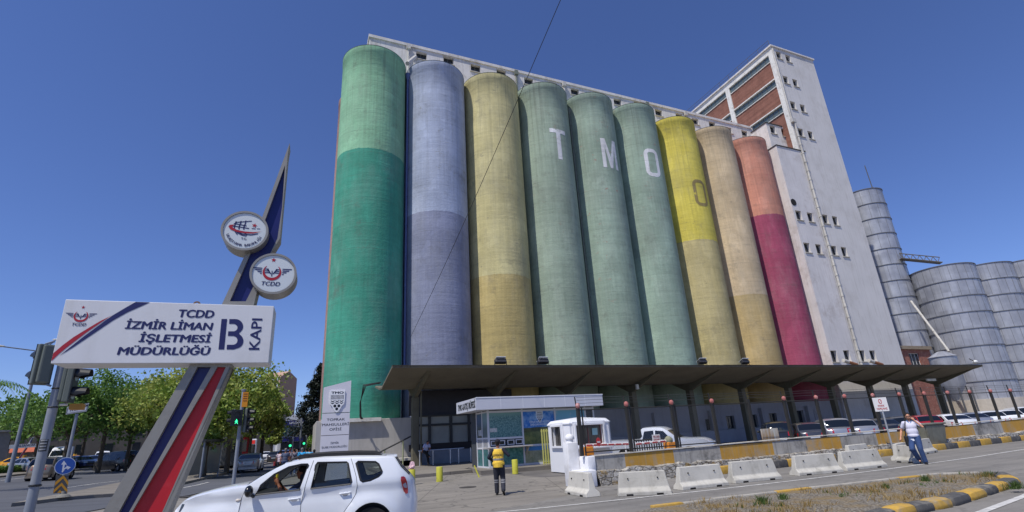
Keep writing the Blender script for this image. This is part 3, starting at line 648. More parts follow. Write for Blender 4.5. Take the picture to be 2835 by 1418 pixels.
def metal_silo(az, D, R_, H_, rings, panels, label, z0=3.0, roofh=0.5, seg=96):
    X, Y = D*sin(radians(az)), D*cos(radians(az)); rt = thing('metal_silo', (X, Y, 0), label, 'silo', 'galvanised grain silos')
    mb = MB(); mb.lathe([(R_, z0), (R_, H_), (R_-0.3, H_+0.1), (0.2, H_+roofh)], (X, Y, 0), seg); mb.build('shell', m_galv, rt, smooth=True)
    mb = MB()
    for k in range(1, rings+1):
        z = z0+(H_-z0)*k/rings; mb.lathe([(R_+0.01, z-0.09), (R_+0.1, z-0.07), (R_+0.1, z+0.03), (R_+0.01, z+0.05)], (X, Y, 0), seg, caps=False)
    mb.build('hoop', m_seam, rt)
    mb = MB()
    for k in range(rings):
        za, zb_ = z0+(H_-z0)*k/rings, z0+(H_-z0)*(k+1)/rings
        for j in range(panels):
            a = 2*pi*(j+0.5*(k % 2))/panels; q = Vector((X+R_*cos(a), Y+R_*sin(a), 0)); T = Matrix.Translation(q) @ Matrix.Rotation(a, 4, 'Z'); mb.box((0, -0.022, za+0.05), (0.02, 0.022, zb_-0.1), T)
    mb.build('seam', m_seam, rt)
    mb = MB(); mb.lathe([(R_+0.5, -0.5), (R_+0.5, z0-0.02), (R_, z0)], (X, Y, 0), seg); mb.build('base', M('silo_base_concrete', S(188, 180, 168), 0.9, var=0.1, streak=0.3), rt, smooth=True)
    return rt, X, Y
m1 = metal_silo(61.3, 103, 3.05, 39.0, 13, 14, 'tall narrow galvanised silo with a thin mast, right behind the white tower')
m2 = metal_silo(65.18, 104.1, 4.2, 23.2, 8, 24, 'wide galvanised silo, nearest to the tower of the wide ones')
m3 = metal_silo(67.6, 113, 4.2, 24.0, 8, 24, 'wide galvanised silo second from the tower')
m4 = metal_silo(69.9, 118, 4.2, 24.3, 8, 24, 'wide galvanised silo cut off by the right edge of the photo')
X, Y = m1[1], m1[2]; mb = MB(); mb.tube([(X+1.2, Y-1.5, 39), (X+1.0, Y-1.5, 44.5)], 0.07, 6); mb.tube([(X+1.2, Y-1.5, 39.0), (X+1.2, Y-1.5, 40.2)], 0.13, 6); mb.build('mast', M('rail_grey'), m1[0])
# catwalk between narrow silo and wide silo
pa, pb = AT_D(2494, 716, 101), AT_D(2606, 727, 103); mb = MB(); n = 12
t = (pb-pa); 
for dz in (0, 0.9): mb.tube([pa+Z_*dz, pb+Z_*dz], 0.08, 6)
for i in range(n): mb.tube([pa+t*(i/n)+Z_*(0 if i % 2 else 0.9), pa+t*((i+1)/n)+Z_*(0.9 if i % 2 else 0)], 0.05, 5)
mb.box((-0.1, -0.6, -0.15), (t.length, 0.6, -0.05), Matrix.Translation(pa) @ t.to_track_quat('X', 'Z').to_matrix().to_4x4())
tago(mb.build('catwalk', M('catwalk_steel', S(105, 100, 92), 0.7)), 'steel truss catwalk from the narrow silo to the wide silo', 'catwalk')
pa, pb = AT_D(2522, 834, 98), AT_D(2627, 973, 94); mb = MB(); mb.tube([pa, pb], 0.17, 10)
for k in (0.3, 0.62): mb.tube([pa+(pb-pa)*k, pa+(pb-pa)*(k+0.01)], 0.22, 10)
tago(mb.build('chute_pipe', m_pipew, smooth=True), 'slanting grey spout pipe in front of the wide metal silo', 'pipe')
# brick annex under the narrow silo, behind the canopy end
ax0 = AT_D(2492, 1000, 92); axw = 6.0
an = thing('brick_annex', (ax0.x+3, ax0.y, 0), 'small red brick annex with a large white framed window behind the canopy end', 'building')
an_w = (AT_Y(2515, 980, ax0.y).x, AT_Y(2552, 1010, ax0.y).x, 7.5, AT_Y(2530, 978, ax0.y).z)
ex0, ex1, ezt = AT_Y(2492, 970, ax0.y).x, AT_Y(2573, 970, ax0.y).x, AT_Y(2530, 968, ax0.y).z
m_brk2 = M('annex_brick', S(150, 98, 84), 0.9, var=0.3, scale=4, bmp=0.5, bs=12, dirt=S(190, 160, 140), dirtamt=0.6)
mb = MB(); wall_holes(mb, ex0, ex1, 0, ezt, ax0.y, [an_w], 0.3)
for xx in (ex0, ex1): mb.add([(xx, ax0.y, 0), (xx, ax0.y+6, 0), (xx, ax0.y+6, ezt), (xx, ax0.y, ezt)], [(0, 1, 2, 3)])
mb.build('wall', m_brk2, an); MB().box((ex0-0.3, ax0.y-0.3, ezt), (ex1+0.3, ax0.y+6, ezt+0.5)).build('roof', M('annex_slab', S(150, 135, 115), 0.9, dirt=S(80, 70, 55), dirtamt=0.8), an)
window(an, *an_w, ax0.y, 0.2, mull=2, frame=PL('white_frame', S(225, 225, 222), 0.5))
# small hopper tank
q = AT_D(2613, 1003, 88); zt = AT_D(2613, 990, 88).z; rt = thing('hopper_tank', (q.x, q.y, 0), 'small round metal hopper tank with a conical lid beside the canopy end', 'tank')
mb = MB(); mb.lathe([(0.3, zt-5.5), (1.5, zt-3.6), (1.5, zt), (1.62, zt+0.05), (0.4, zt+0.8), (0, zt+0.85)], (q.x, q.y, 0), 28); mb.build('shell', m_galv, rt, smooth=True)
mb = MB()
for k in range(4): a = pi/4+k*pi/2; mb.tube([(q.x+1.9*cos(a), q.y+1.9*sin(a), 0), (q.x+1.9*cos(a), q.y+1.9*sin(a), zt-4)], 0.1, 6); mb.build('leg', M('rail_grey'), rt); mb = MB()
# ================================================================ BASE OF THE SILO BLOCK, CANOPY
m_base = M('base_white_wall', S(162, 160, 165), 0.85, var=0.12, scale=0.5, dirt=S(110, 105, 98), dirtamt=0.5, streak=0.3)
m_cc = M('raw_concrete', S(112, 106, 92), 0.9, var=0.16, scale=0.7, bmp=0.4, bs=8, dirt=S(95, 88, 75), dirtamt=0.55, streak=0.45)
m_plinth = M('plinth_render', S(178, 174, 168), 0.9, var=0.1, scale=0.5, bmp=0.2, bs=8, dirt=S(140, 135, 128), dirtamt=0.5, streak=0.4)
BY = 41.0
bw = thing('silo_base_building', (33, BY, 0), 'low white ground floor wall with small windows in the shade under the canopy', 'building')
bh = []
for px, py in ((1967, 1180), (2024, 1171), (2088, 1167), (2142, 1163), (2217, 1155), (2247, 1153), (2318, 1147)):
    p = AT_Y(px, py, BY); bh.append((p.x-0.55, p.x+0.55, max(1.2, p.z-0.8), p.z+0.7))
mb = MB(); wall_holes(mb, 8.35, LX, 0, 3.62, BY, bh); mb.add([(8.35, BY, 3.62), (LX, BY, 3.62), (LX, BY+6, 3.62), (8.35, BY+6, 3.62)], [(0, 1, 2, 3)])
mb.build('wall', m_base, bw)
for h in bh: window(bw, *h, BY, 0.3, sill=True)
mb = MB(); mb.box((24, BY-1.4, 0), (LX-2, BY-0.003, 1.15)); mb.build('loading_platform', m_base, bw)
for i in range(4): MB().box((31.5+i*7, BY-0.45, 1.16), (32.3+i*7, BY-0.004, 3.1)).build('buttress', m_base, bw)
# plinth under the green silo with ledge, steps and handrail
PXL, PXR = 1.3, 8.3
pt = thing('silo_plinth', ((PXL+PXR)/2, 40.6, 0), 'plain grey rendered plinth under the green silo with a white ledge', 'plinth')
MB().bbox((PXL, 40.6, -0.2), (PXR, 48, 3.6), 0.03).build('wall', m_plinth, pt)
MB().box((1.6, 40.25, 3.42), (5.9, 40.597, 3.68)).build('ledge', M('ledge_white', S(215, 212, 205), 0.7, dirt=S(120, 112, 100), dirtamt=0.5), pt)
st = thing('steps', (7.3, 39.2, 0), 'short flight of concrete steps beside the first canopy column', 'steps')
for k in range(4): MB().box((5.4+k*0.42, 38.4, 0), (7.6, 40.5, 0.17+0.17*k-0.0015*k) if k < 3 else (8.2, 40.5, 0.68)).build('step', M('step_concrete', S(190, 186, 178), 0.85, var=0.1), st) if k == 3 else MB().box((5.4+k*0.42, 38.4, 0.17*k), (5.4+2.8, 40.5-0.002*k, 0.17*(k+1))).build('step', M('step_concrete', S(190, 186, 178), 0.85, var=0.1), st)
hr = thing('handrail', (6.5, 38.2, 0), 'dark sloping handrail on pale green posts up the concrete steps', 'handrail')
MB().tube([(5.0, 38.25, 0.95), (7.75, 38.25, 2.15)], 0.055, 8).build('rail', M('rail_dark', S(60, 60, 60), 0.5), hr)
for x, h in ((5.9, 1.3), (7.2, 1.86)): MB().tube([(x, 38.25, 0), (x, 38.25, h)], 0.05, 8).build('post', M('post_green', S(150, 155, 120), 0.6), hr)
# canopy: folded concrete plate, front edge high, valley over the columns
CX0, CX1 = 5.38, 72.4
cn = thing('canopy', ((CX0+CX1)/2, 37.4, 0), 'long folded concrete canopy on columns along the foot of the silos', 'canopy')
cs = [(32.6, 6.33), (36.9, 5.46), (37.9, 5.46), (40.3, 5.9)]; th_ = 0.13
mb = MB(); n = len(cs)
low = [(y, z) for y, z in cs]; up = [(y, z+th_) for y, z in cs]
poly = low+up[::-1]
mb.prism([(y, z) for y, z in poly], (CX0, 0, 0), (0, 1, 0), (0, 0, 1), (CX1-CX0, 0, 0))
mb.build('roof', m_cc, cn)
MB().box((8.4, 40.303, 5.88), (CX1-14, 44.6, 6.03)).build('sun_block_slab', m_cc, cn)  # slab added behind the canopy to stop sun reaching the silo feet
mb = MB(); rag = random.Random(3)
x = CX0
while x < CX1-0.3:
    l = rag.uniform(0.5, 1.6); x2 = min(CX1-0.01, x+l); mb.box((x+0.004, 32.52+rag.uniform(-0.01, 0.01), 6.44), (x2, 32.9, 6.485+rag.uniform(0, 0.02))); x = x2
mb.build('roofing_felt', M('roofing_felt', S(62, 58, 52), 0.9), cn)
m_col = M('canopy_column_concrete', S(104, 100, 84), 0.9, var=0.12, scale=0.8, dirt=S(75, 66, 50), dirtamt=0.6, streak=0.4)
for i in range(11):
    X = 7.9+6.4*i; c = MB(); c.bbox((X-0.24, 37.2, 0), (X+0.24, 37.75, 4.85), 0.03)
    c.build('column', m_col, cn)
    b_ = MB(); b_.prism([(33.2, 6.19), (37.15, 4.85), (37.8, 4.85), (39.9, 5.75), (37.9, 5.45), (36.9, 5.45)], (X-0.13, 0, 0), (0, 1, 0), (0, 0, 1), (0.26, 0, 0))
    b_.build('bracket', m_col, cn)
mb = MB(); mb.tube([(8.25, 37.1, 0.1), (8.25, 37.1, 5.2), (8.1, 37.0, 5.4)], 0.07, 8); mb.build('downpipe', m_col, cn)
# cable tangle at the canopy corner
mb = MB(); rr = random.Random(5)
for k in range(4):
    a = Vector((5.2, 38.2-0.3*k, 5.95)); q = [a+Vector((0.2, 0, 0)), a, a+Vector((-0.7-0.1*k, 0.5, -0.1)), a+Vector((-1.0, 1.3+0.1*k, -1.2)), a+Vector((-0.9, 1.9, -2.2)), Vector((4.4+0.05*k, 40.2, 3.6))]
    mb.tube(q, 0.025, 6)
tago(mb.build('cable_bundle', PL('cable_black', S(35, 35, 35), 0.6)), 'black cables hanging from the left canopy corner down to the plinth ledge', 'cable')
# floodlights on the canopy edge
def floodlight(px, py, label):
    p = AT_Y(px, py, 33.0); r_ = thing('floodlight', (p.x, 33.0, 6.47), label, 'floodlight', 'floodlights on the canopy edge'); z = 6.47
    T = Matrix.Translation((p.x, 33.0, z+0.32)) @ Matrix.Rotation(radians(-28), 4, 'X')
    mb = MB(); mb.bbox((-0.42, -0.16, -0.12), (0.42, 0.16, 0.2), 0.04, T); mb.build('housing', PL('lamp_black', S(48, 48, 50), 0.5), r_)
    MB().box((-0.36, -0.3, 0.2), (0.36, 0.3, 0.235), T).build('glass', PL('lamp_glass', S(210, 215, 222), 0.15, 0.3), r_)
    mb = MB(); mb.tube([(p.x-0.45, 33.0, z), (p.x-0.45, 33.0, z+0.35)], 0.03, 6); mb.tube([(p.x+0.45, 33.0, z), (p.x+0.45, 33.0, z+0.35)], 0.03, 6); mb.box((p.x-0.45, 32.95, z-0.02), (p.x+0.45, 33.05, z+0.02)); mb.build('bracket', PL('lamp_black', S(48, 48, 50), 0.5), r_)
floodlight(1386, 1005, 'black floodlight on the canopy edge in front of the straw yellow silo')
floodlight(1504, 1007, 'black floodlight on the canopy edge at the foot of the silo with the T')
floodlight(1946, 1009, 'black floodlight on the canopy edge at the foot of the bright yellow silo')
floodlight(2064, 1010, 'black floodlight on the canopy edge at the foot of the beige silo')
for px, py, ex, lab in ((2335, 998, -1.6, 'rusty white pipe elbow on the canopy below the tower downpipe'), (2405, 998, -1.4, 'rusty white pipe stub on the canopy, nearer the tower corner')):
    p = AT_Y(px, py, 36); p2 = AT_Y(px+38, py+12, 36); mb = MB(); mb.tube([p, p+(p2-p)*0.35], 0.2, 10); r_ = thing('pipe_stub', p, lab, 'pipe'); mb.build('elbow', m_pipew, r_)
    MB().tube([p+(p2-p)*0.35, p2], 0.17, 10).build('pipe', M('rusty_pipe', S(150, 100, 70), 0.8, var=0.5, scale=4), r_)
p = AT_Y(2700, 1002, 33.2); r_ = thing('floodlight', p, 'small white lamp at the far right tip of the canopy', 'floodlight'); MB().sphere(p, 0.25, 12, 8, (1.4, 1, 0.8)).build('head', PL('white_frame'), r_, True); MB().tube([p+Vector((-1.0, 0, 0.35)), p], 0.05, 6).build('arm', PL('lamp_black'), r_)
# canopy underside lamp boxes
for px, py, lab in ((1764, 1071, 'small white box lamp hanging under the canopy near the guard booth'), (2566, 1050, 'long white tube lamp under the right end of the canopy')):
    p = AT_Y(px, py, 36.0); o = MB().bbox((p.x-0.12, 35.9, p.z-0.22), (p.x+0.12 if px < 2000 else p.x+1.6, 36.1, p.z+(0.2 if px < 2000 else 0.05)), 0.03).build('lamp', PL('lamp_white', S(205, 205, 200), 0.5)); tago(o, lab, 'lamp')
# glazed office front under the canopy
OY = 40.2
of = thing('office_front', (11.5, OY, 0), 'dim glazed office front with cream blinds behind the first canopy column', 'shopfront')
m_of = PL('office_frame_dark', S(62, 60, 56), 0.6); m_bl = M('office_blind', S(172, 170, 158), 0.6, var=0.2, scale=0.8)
cols = [AT_Y(x, 1180, OY).x for x in (1156, 1190, 1249, 1299)]; z = [AT_Y(1230, y, OY).z for y in (1258, 1226, 1178, 1172, 1152)]
z[0] = 1.05
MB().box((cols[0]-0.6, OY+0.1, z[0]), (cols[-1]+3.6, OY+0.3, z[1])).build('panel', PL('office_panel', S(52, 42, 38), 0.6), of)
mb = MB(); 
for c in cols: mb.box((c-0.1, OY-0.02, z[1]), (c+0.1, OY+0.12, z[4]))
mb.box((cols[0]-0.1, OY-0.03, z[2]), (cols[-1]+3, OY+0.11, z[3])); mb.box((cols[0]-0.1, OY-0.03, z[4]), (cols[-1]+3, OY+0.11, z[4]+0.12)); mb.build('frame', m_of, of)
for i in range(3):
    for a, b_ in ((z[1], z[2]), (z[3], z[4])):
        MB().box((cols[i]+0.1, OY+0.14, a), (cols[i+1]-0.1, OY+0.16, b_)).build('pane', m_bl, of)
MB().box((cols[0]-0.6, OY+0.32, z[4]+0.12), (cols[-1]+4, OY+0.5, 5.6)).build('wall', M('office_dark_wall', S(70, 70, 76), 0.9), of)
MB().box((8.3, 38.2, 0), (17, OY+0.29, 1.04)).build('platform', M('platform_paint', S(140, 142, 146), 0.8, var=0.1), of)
# railing in front of the office
rl = thing('railing', (11, 36.5, 0), 'low bright steel railing in front of the dim office beside a leaning man', 'railing')
m_steel = PL('bright_steel', S(205, 205, 205), 0.35, 0.6)
RX = [AT_Y(x, 1270, 36.4).x for x in (1162, 1199, 1247, 1270, 1281)]; RX[4] = RX[3]+0.9
for x in RX: MB().tube([(x, 36.4, 0.15), (x, 36.4, 1.13)], 0.04, 8).build('post', m_steel, rl)
MB().tube([(RX[0]-0.1, 36.4, 1.13), (RX[3]+0.4, 36.4, 1.13)], 0.045, 8).build('rail', m_steel, rl)
# pavement slab in front of the office and kiosk
sheet('pavement', [(5.6, 27.2), (8.9, 27.6), (9.0, 29.3), (14.0, 30.6), (17.5, 31), (19, 40.2), (5.0, 40.5), (4.8, 33)], 0.14, m_pave, 1.5, side=0.18)

# ================================================================ SALES KIOSK
KY, KX = 25.5, AT_Y(1317, 1101, 25.5).x; KZ1 = AT_Y(1317, 1101, 25.5).z; KZ0 = AT_Y(1320, 1135, 25.5).z
KXR = AT_Y(1667, 1093, 25.5).x
ks = thing('sales_kiosk', ((KX+KXR)/2, KY+2, 0), 'low white framed kiosk with a silver fascia and photo panels of wheat fields', 'kiosk')
m_alu = M('aluminium_panel', S(196, 197, 205), 0.45, var=0.04, scale=1.2, spec=0.5); m_wf = M('white_window_frame', S(205, 206, 210), 0.5, var=0.05)
kd = 3.6
MB().box((KX, KY, KZ0), (KXR, KY+kd, KZ1)).build('fascia', m_alu, ks)
mb = MB()
for k in range(1, 6): x = KX+(KXR-KX)*k/6+0.1; mb.box((x-0.012, KY-0.006, KZ0+0.01), (x+0.012, KY-0.001, KZ1-0.01))
mb.box((KX-0.006, KY-0.02, KZ1-0.03), (KXR+0.02, KY-0.002, KZ1+0.02)); mb.build('trim', PL('trim_light', S(225, 225, 228), 0.5), ks)
mb = MB(); put_text(mb, 'TMO-SATIŞ BÜFESİ', (KX-0.012, KY+kd-0.35, KZ0+0.14), (0, -1, 0), Z_, width=kd-0.45, height=0.33, bold=0.03); mb.build('lettering', PL('letter_black', S(28, 28, 30), 0.5), ks)
# body
by = KY+0.75; bx0 = AT_Y(1353, 1200, by).x; bx1 = AT_Y(1648, 1200, by).x; kz = 0.2
def kpx(x, y): p = AT_Y(x, y, by); return p.x, p.z
MB().box((bx0, by+0.06, kz), (bx1, by+3.0, KZ0-0.003)).build('body', PL('kiosk_inside', S(60, 64, 70), 0.7), ks)
zc0 = kpx(1400, 1241)[1]; ztop = KZ0-0.12
xm = [kpx(x, 1200)[0] for x in (1353, 1448, 1540, 1625)]
def photo_panel(name, x0, x1, z0, z1, kind):
    m, nt, b = new_mat('print_'+kind, (0.3, 0.3, 0.3, 1), 0.35, 0, 0.5)
    P = nt.nodes.new('ShaderNodeNewGeometry').outputs['Position']; sx = nt.nodes.new('ShaderNodeSeparateXYZ'); nt.links.new(P, sx.inputs[0]); t = ramp(nt, sx.outputs[2], z0, z1)
    def field(c1, c2, s): return mixc(nt, ramp(nt, noise(nt, P, s, 6, 0.8), 0.4, 0.6), c1, c2)
    if kind == 'wheat': c = mixc(nt, ramp(nt, t, 0.8, 0.95), field(S(40, 92, 98), S(120, 158, 150), 14), S(110, 150, 140))
    elif kind == 'sky_hills':
        sk = mixc(nt, ramp(nt, noise(nt, P, 1.6, 5), 0.45, 0.7), S(30, 110, 190), S(170, 205, 225)); hl = field(S(52, 60, 36), S(96, 98, 56), 1.4); fl = field(S(70, 90, 50), S(120, 125, 72), 3)
        tt = math_n(nt, 'ADD', t, ramp(nt, noise(nt, P, 0.9, 3), 0, 1, -0.05, 0.05)); c = mixc(nt, ramp(nt, tt, 0.36, 0.4), fl, hl); c = mixc(nt, ramp(nt, tt, 0.5, 0.52), c, sk)
    elif kind == 'clouds':
        sk = mixc(nt, ramp(nt, noise(nt, P, 1.2, 5), 0.5, 0.7), S(110, 170, 190), S(215, 205, 195)); c = mixc(nt, ramp(nt, t, 0.45, 0.5), field(S(60, 90, 50), S(110, 125, 70), 3), sk)
    elif kind == 'road':
        sk = S(60, 130, 190); c = mixc(nt, ramp(nt, t, 0.72, 0.76), field(S(120, 130, 95), S(165, 165, 140), 2), sk)
    else: c = field(S(30, 96, 98), S(95, 150, 140), 4)
    nt.links.new(c, b.inputs['Base Color'])
    return MB().box((x0, by+0.02, z0), (x1, by+0.055, z1)).build(name, m, ks)
fr = 0.09
zmid = zc0
mb = MB()
for x in xm+[bx1]: mb.box((x-fr/2, by-0.03, kz), (x+fr/2, by+0.03, KZ0-0.004))
zs2 = kpx(1400, 1213)[1]
for z in (kz, zc0, KZ0-0.15): mb.box((bx0+fr/2, by-0.028, z), (bx1, by+0.028, z+0.11))
mb.box((xm[0]+fr/2, by-0.027, zs2-0.05), (xm[1]-fr/2, by+0.027, zs2+0.05)); mb.build('frame', m_wf, ks)
photo_panel('photo_panel', xm[0]+.05, xm[1]-.05, zs2+.05, KZ0-.15, 'wheat'); photo_panel('photo_panel', xm[1]+.05, xm[2]-.05, zc0+.11, KZ0-.15, 'sky_hills')
photo_panel('photo_panel', xm[2]+.05, xm[3]-.05, zc0+.11, KZ0-.15, 'clouds'); photo_panel('photo_panel', xm[1]+.05, xm[2]-.05, kz+.11, zc0, 'road'); photo_panel('photo_panel', xm[0]+.05, xm[1]-.05, kz+.11, zc0, 'teal')
# emblem and words on the sky panel
ex, ez = kpx(1494, 1152); m_wp = PL('print_white', S(225, 230, 235), 0.5); m_bk = PL('print_dark', S(25, 30, 38), 0.5)
def shield(O, u, v, s, n_, parent, m_face, m_ink, txt='TMO', thick=0.03):
    """the grain office emblem: white shield, word, stripes, ears and three round seeds; s = width"""
    O, u, v, n_ = Vector(O), Vector(u), Vector(v), Vector(n_)
    out = [(-0.5, 0.62), (0.5, 0.62), (0.5, -0.1), (0.46, -0.3), (0.32, -0.42), (0.24, -0.6), (0.12, -0.78), (0, -0.86), (-0.12, -0.78), (-0.24, -0.6), (-0.32, -0.42), (-0.46, -0.3), (-0.5, -0.1)]
    f = MB(); f.prism([(a*s, b_*s) for a, b_ in out], O, u, v, n_*thick); e = f.build('emblem', m_face, parent)
    q = O+n_*(thick+0.004); mb = MB(); put_text(mb, txt, q+v*(0.4*s), u, v, width=0.8*s, height=0.15*s, bold=0.03, align='C')
    for k in range(11): x = -0.4+0.08*k; mb.flat([((x-0.018)*s, 0.02*s), ((x+0.018)*s, 0.02*s), ((x+0.018)*s, 0.32*s), ((x-0.018)*s, 0.32*s)], q, u, v)
    for row in (0, 1):
        for k in (-1, 0, 1):
            cx_ = k*0.29; yy = -0.06-row*0.13
            mb.flat([((cx_-0.13)*s, (yy+0.03)*s), ((cx_-0.11)*s, (yy-0.04)*s), (cx_*s, (yy-0.11)*s), (cx_*s, (yy-0.04)*s)], q, u, v); mb.flat([(cx_*s, (yy-0.04)*s), (cx_*s, (yy-0.11)*s), ((cx_+0.11)*s, (yy-0.04)*s), ((cx_+0.13)*s, (yy+0.03)*s)], q, u, v)
    for cx_, cy_ in ((-0.13, -0.42), (0.13, -0.42), (0, -0.62)): mb.flat([(a*s, b_*s) for a, b_ in ell(cx_, cy_, 0.1, 0.1, 18)], q, u, v)
    mb.build('emblem_print', m_ink, e)
shield((ex, by+0.015, ez), X_, Z_, 0.42, -Y_, ks, m_wp, m_bk, thick=0.006)
mb = MB(); tx = kpx(1494, 1170); put_text(mb, 'TOPRAK MAHSULLERİ OFİSİ', (tx[0], by+0.012, tx[1]), X_, Z_, width=1.25, height=0.09, bold=0.02, align='C'); put_text(mb, 'İZMİR ŞUBE MÜDÜRLÜĞÜ', (tx[0], by+0.012, tx[1]-0.14), X_, Z_, width=1.15, height=0.09, bold=0.02, align='C'); mb.build('lettering', m_wp, ks)
a = kpx(1357, 1197); b_ = kpx(1376, 1185); MB().box((a[0], by+0.005, a[1]), (b_[0], by+0.017, b_[1])).build('notice', M('paper_notice', S(200, 200, 195), 0.7, var=0.4, scale=12), ks)
# serving windows, counter shelf and brackets
m_ks = PL('kiosk_glass', S(45, 50, 48), 0.1)
for xa, xb in ((1359, 1398), (1405, 1424), (1428, 1447)):
    x0, x1 = kpx(xa, 1230)[0], kpx(xb, 1230)[0]; z0_, z1_ = zc0+0.16, zs2-0.1; mb = MB()
    mb.box((x0, by-0.035, z0_), (x0+0.04, by+0.02, z1_)); mb.box((x1-0.04, by-0.035, z0_), (x1, by+0.02, z1_)); mb.box((x0+0.04, by-0.035, z0_), (x1-0.04, by+0.02, z0_+0.04)); mb.box((x0+0.04, by-0.035, z1_-0.04), (x1-0.04, by+0.02, z1_)); f = mb.build('window', m_wf, ks)
    MB().box((x0+0.04, by, z0_+0.04), (x1-0.04, by+0.01, z1_-0.04)).build('pane', m_ks, f)
MB().bbox((bx0-0.35, by-0.5, zc0+0.03), (xm[1]+0.35, by-0.031, zc0+0.09), 0.015).build('counter', M('counter_top', S(178, 172, 165), 0.5), ks)
for x in (bx0+0.05, xm[1]+0.1): MB().prism([(0, 0), (-0.4, 0), (0, -0.45)], (x, by-0.032, zc0+0.027), (0, 1, 0), Z_, (0.05, 0, 0)).build('bracket', M('bracket_beige', S(175, 165, 150), 0.7), ks)
# left side: two glazed panels, frames and a grille
yb = [by+0.02, by+0.95, by+1.9]; mb = MB()
for y_ in yb: mb.box((bx0-0.05, y_-0.045, kz), (bx0-0.004, y_+0.045, KZ0-0.004))
for z in (kz, zc0, zs2, KZ0-0.12): mb.box((bx0-0.045, by+0.065, z), (bx0-0.006, by+1.85, z+0.08))
mb.build('frame', m_wf, ks)
for k, (c1, c2) in enumerate(((S(80, 108, 112), S(110, 140, 150)), (S(52, 74, 74), S(46, 78, 120)))):
    m, nt, b = new_mat('side_print_%s' % ('far' if k else 'near'), c1, 0.3); P = nt.nodes.new('ShaderNodeNewGeometry').outputs['Position']; sx = nt.nodes.new('ShaderNodeSeparateXYZ'); nt.links.new(P, sx.inputs[0])
    nt.links.new(mixc(nt, ramp(nt, sx.outputs[2], 2.2, 2.6), mixc(nt, noise(nt, P, 6), c1, tuple(0.6*x for x in c1[:3])+(1,)), c2), b.inputs['Base Color'])
    MB().box((bx0-0.02, yb[k]+0.05, zs2+0.08), (bx0-0.008, yb[k+1]-0.05, KZ0-0.12)).build('photo_panel', m, ks)
    MB().box((bx0-0.02, yb[k]+0.05, kz+0.08), (bx0-0.008, yb[k+1]-0.05, zc0)).build('photo_panel', MATS.setdefault('side_teal', M('side_teal', S(60, 110, 112), 0.4, var=0.5, scale=4)), ks)
mb = MB()
for k in range(11): y_ = by+0.12+k*0.165; mb.box((bx0-0.04, y_-0.02, zc0+0.08), (bx0-0.02, y_+0.02, zs2))
mb.build('grille', m_wf, ks)
for y_ in (by+1.15, by+1.45): MB().box((bx0-0.03, y_, 1.85), (bx0-0.021, y_+0.12, 2.15)).build('notice', PL('paper_white', S(225, 225, 225), 0.7), ks)
# raised kerb platform round the kiosk
mb = MB(); mb.prism([(8.5, 24.9), (14.6, 24.4), (15.2, 24.9), (15.4, 29), (9.2, 29.2)], (0, 0, 0.001), X_, Y_, (0, 0, 0.2)); o = mb.build('kiosk_platform', m_pave); tago(o, kind='structure')

# ================================================================ GUARD BOOTH
q = G(1583, 1291); GD = 23.6; gp = AT_D(1583, 1250, GD); 
gb = thing('guard_booth', (gp.x+1, gp.y+1, 0), 'white fibreglass guard booth with rounded window surrounds behind the gate pillar', 'booth')
m_gf = M('booth_fibreglass', S(232, 232, 234), 0.35, var=0.03, spec=0.5)
bx, byy = gp.x, gp.y; bw_, bd = AT_Y(1702, 1250, byy).x-bx, 2.0
zt = AT_D(1583, 1174, GD).z; ztr = zt+0.38
# front plane at y=byy from bx..bx+bw ; left plane at x=bx-... chamfer
ch = 0.18
foot = [(bx-0.55, byy+ch), (bx-0.55+ch, byy), (bx+bw_-ch, byy), (bx+bw_, byy+ch), (bx+bw_, byy+bd), (bx-0.55, byy+bd)]
fb = [(bx-0.0, byy), (bx+bw_-ch, byy), (bx+bw_, byy+ch), (bx+bw_, byy+bd-ch), (bx+bw_-ch, byy+bd), (bx, byy+bd), (bx-ch, byy+bd-ch), (bx-ch, byy+ch)]
w1 = (bx+0.28, bx+bw_-0.55, 1.18, 2.02)
mb = MB(); wall_holes(mb, bx, bx+bw_-ch, 0.05, zt, byy, [w1], 0.15)
wy = (byy+0.42, byy+1.35)
TL = lambda x, y, z: (bx-ch+(y-byy), x, z)      # left wall: x<->y swapped
wall_holes(mb, byy+ch, byy+bd-ch, 0.05, zt, byy, [(wy[0], wy[1], 1.18, 2.02)], 0.15, TL)
for i in (1, 2, 3, 4, 5, 7):
    a, b_ = fb[i], fb[(i+1) % 8]
    if i == 1 or i in (2, 3, 4, 5, 7): mb.add([(a[0], a[1], 0.05), (b_[0], b_[1], 0.05), (b_[0], b_[1], zt), (a[0], a[1], zt)], [(0, 1, 2, 3)])
mb.build('shell', m_gf, gb)
mb = MB(); ov = 0.1; cxm, cym = bx+bw_/2-ch/2, byy+bd/2
def grow(p, k): return (cxm+(p[0]-cxm)*k, cym+(p[1]-cym)*k)
R1 = [grow(p, 1.03) for p in fb]; R2 = [grow(p, 0.9) for p in fb]; R3 = [grow(p, 0.12) for p in fb]
vs = [(x, y, zt+0.001) for x, y in R1]+[(x, y, zt+0.05) for x, y in R1]+[(x, y, zt+0.2) for x, y in R2]+[(x, y, zt+0.3) for x, y in R3]
fs = [tuple(range(8))[::-1]]
for k in range(3): fs += [(k*8+i, k*8+(i+1) % 8, (k+1)*8+(i+1) % 8, (k+1)*8+i) for i in range(8)]
fs.append(tuple(range(24, 32))); mb.add(vs, fs); mb.build('roof', m_gf, gb)
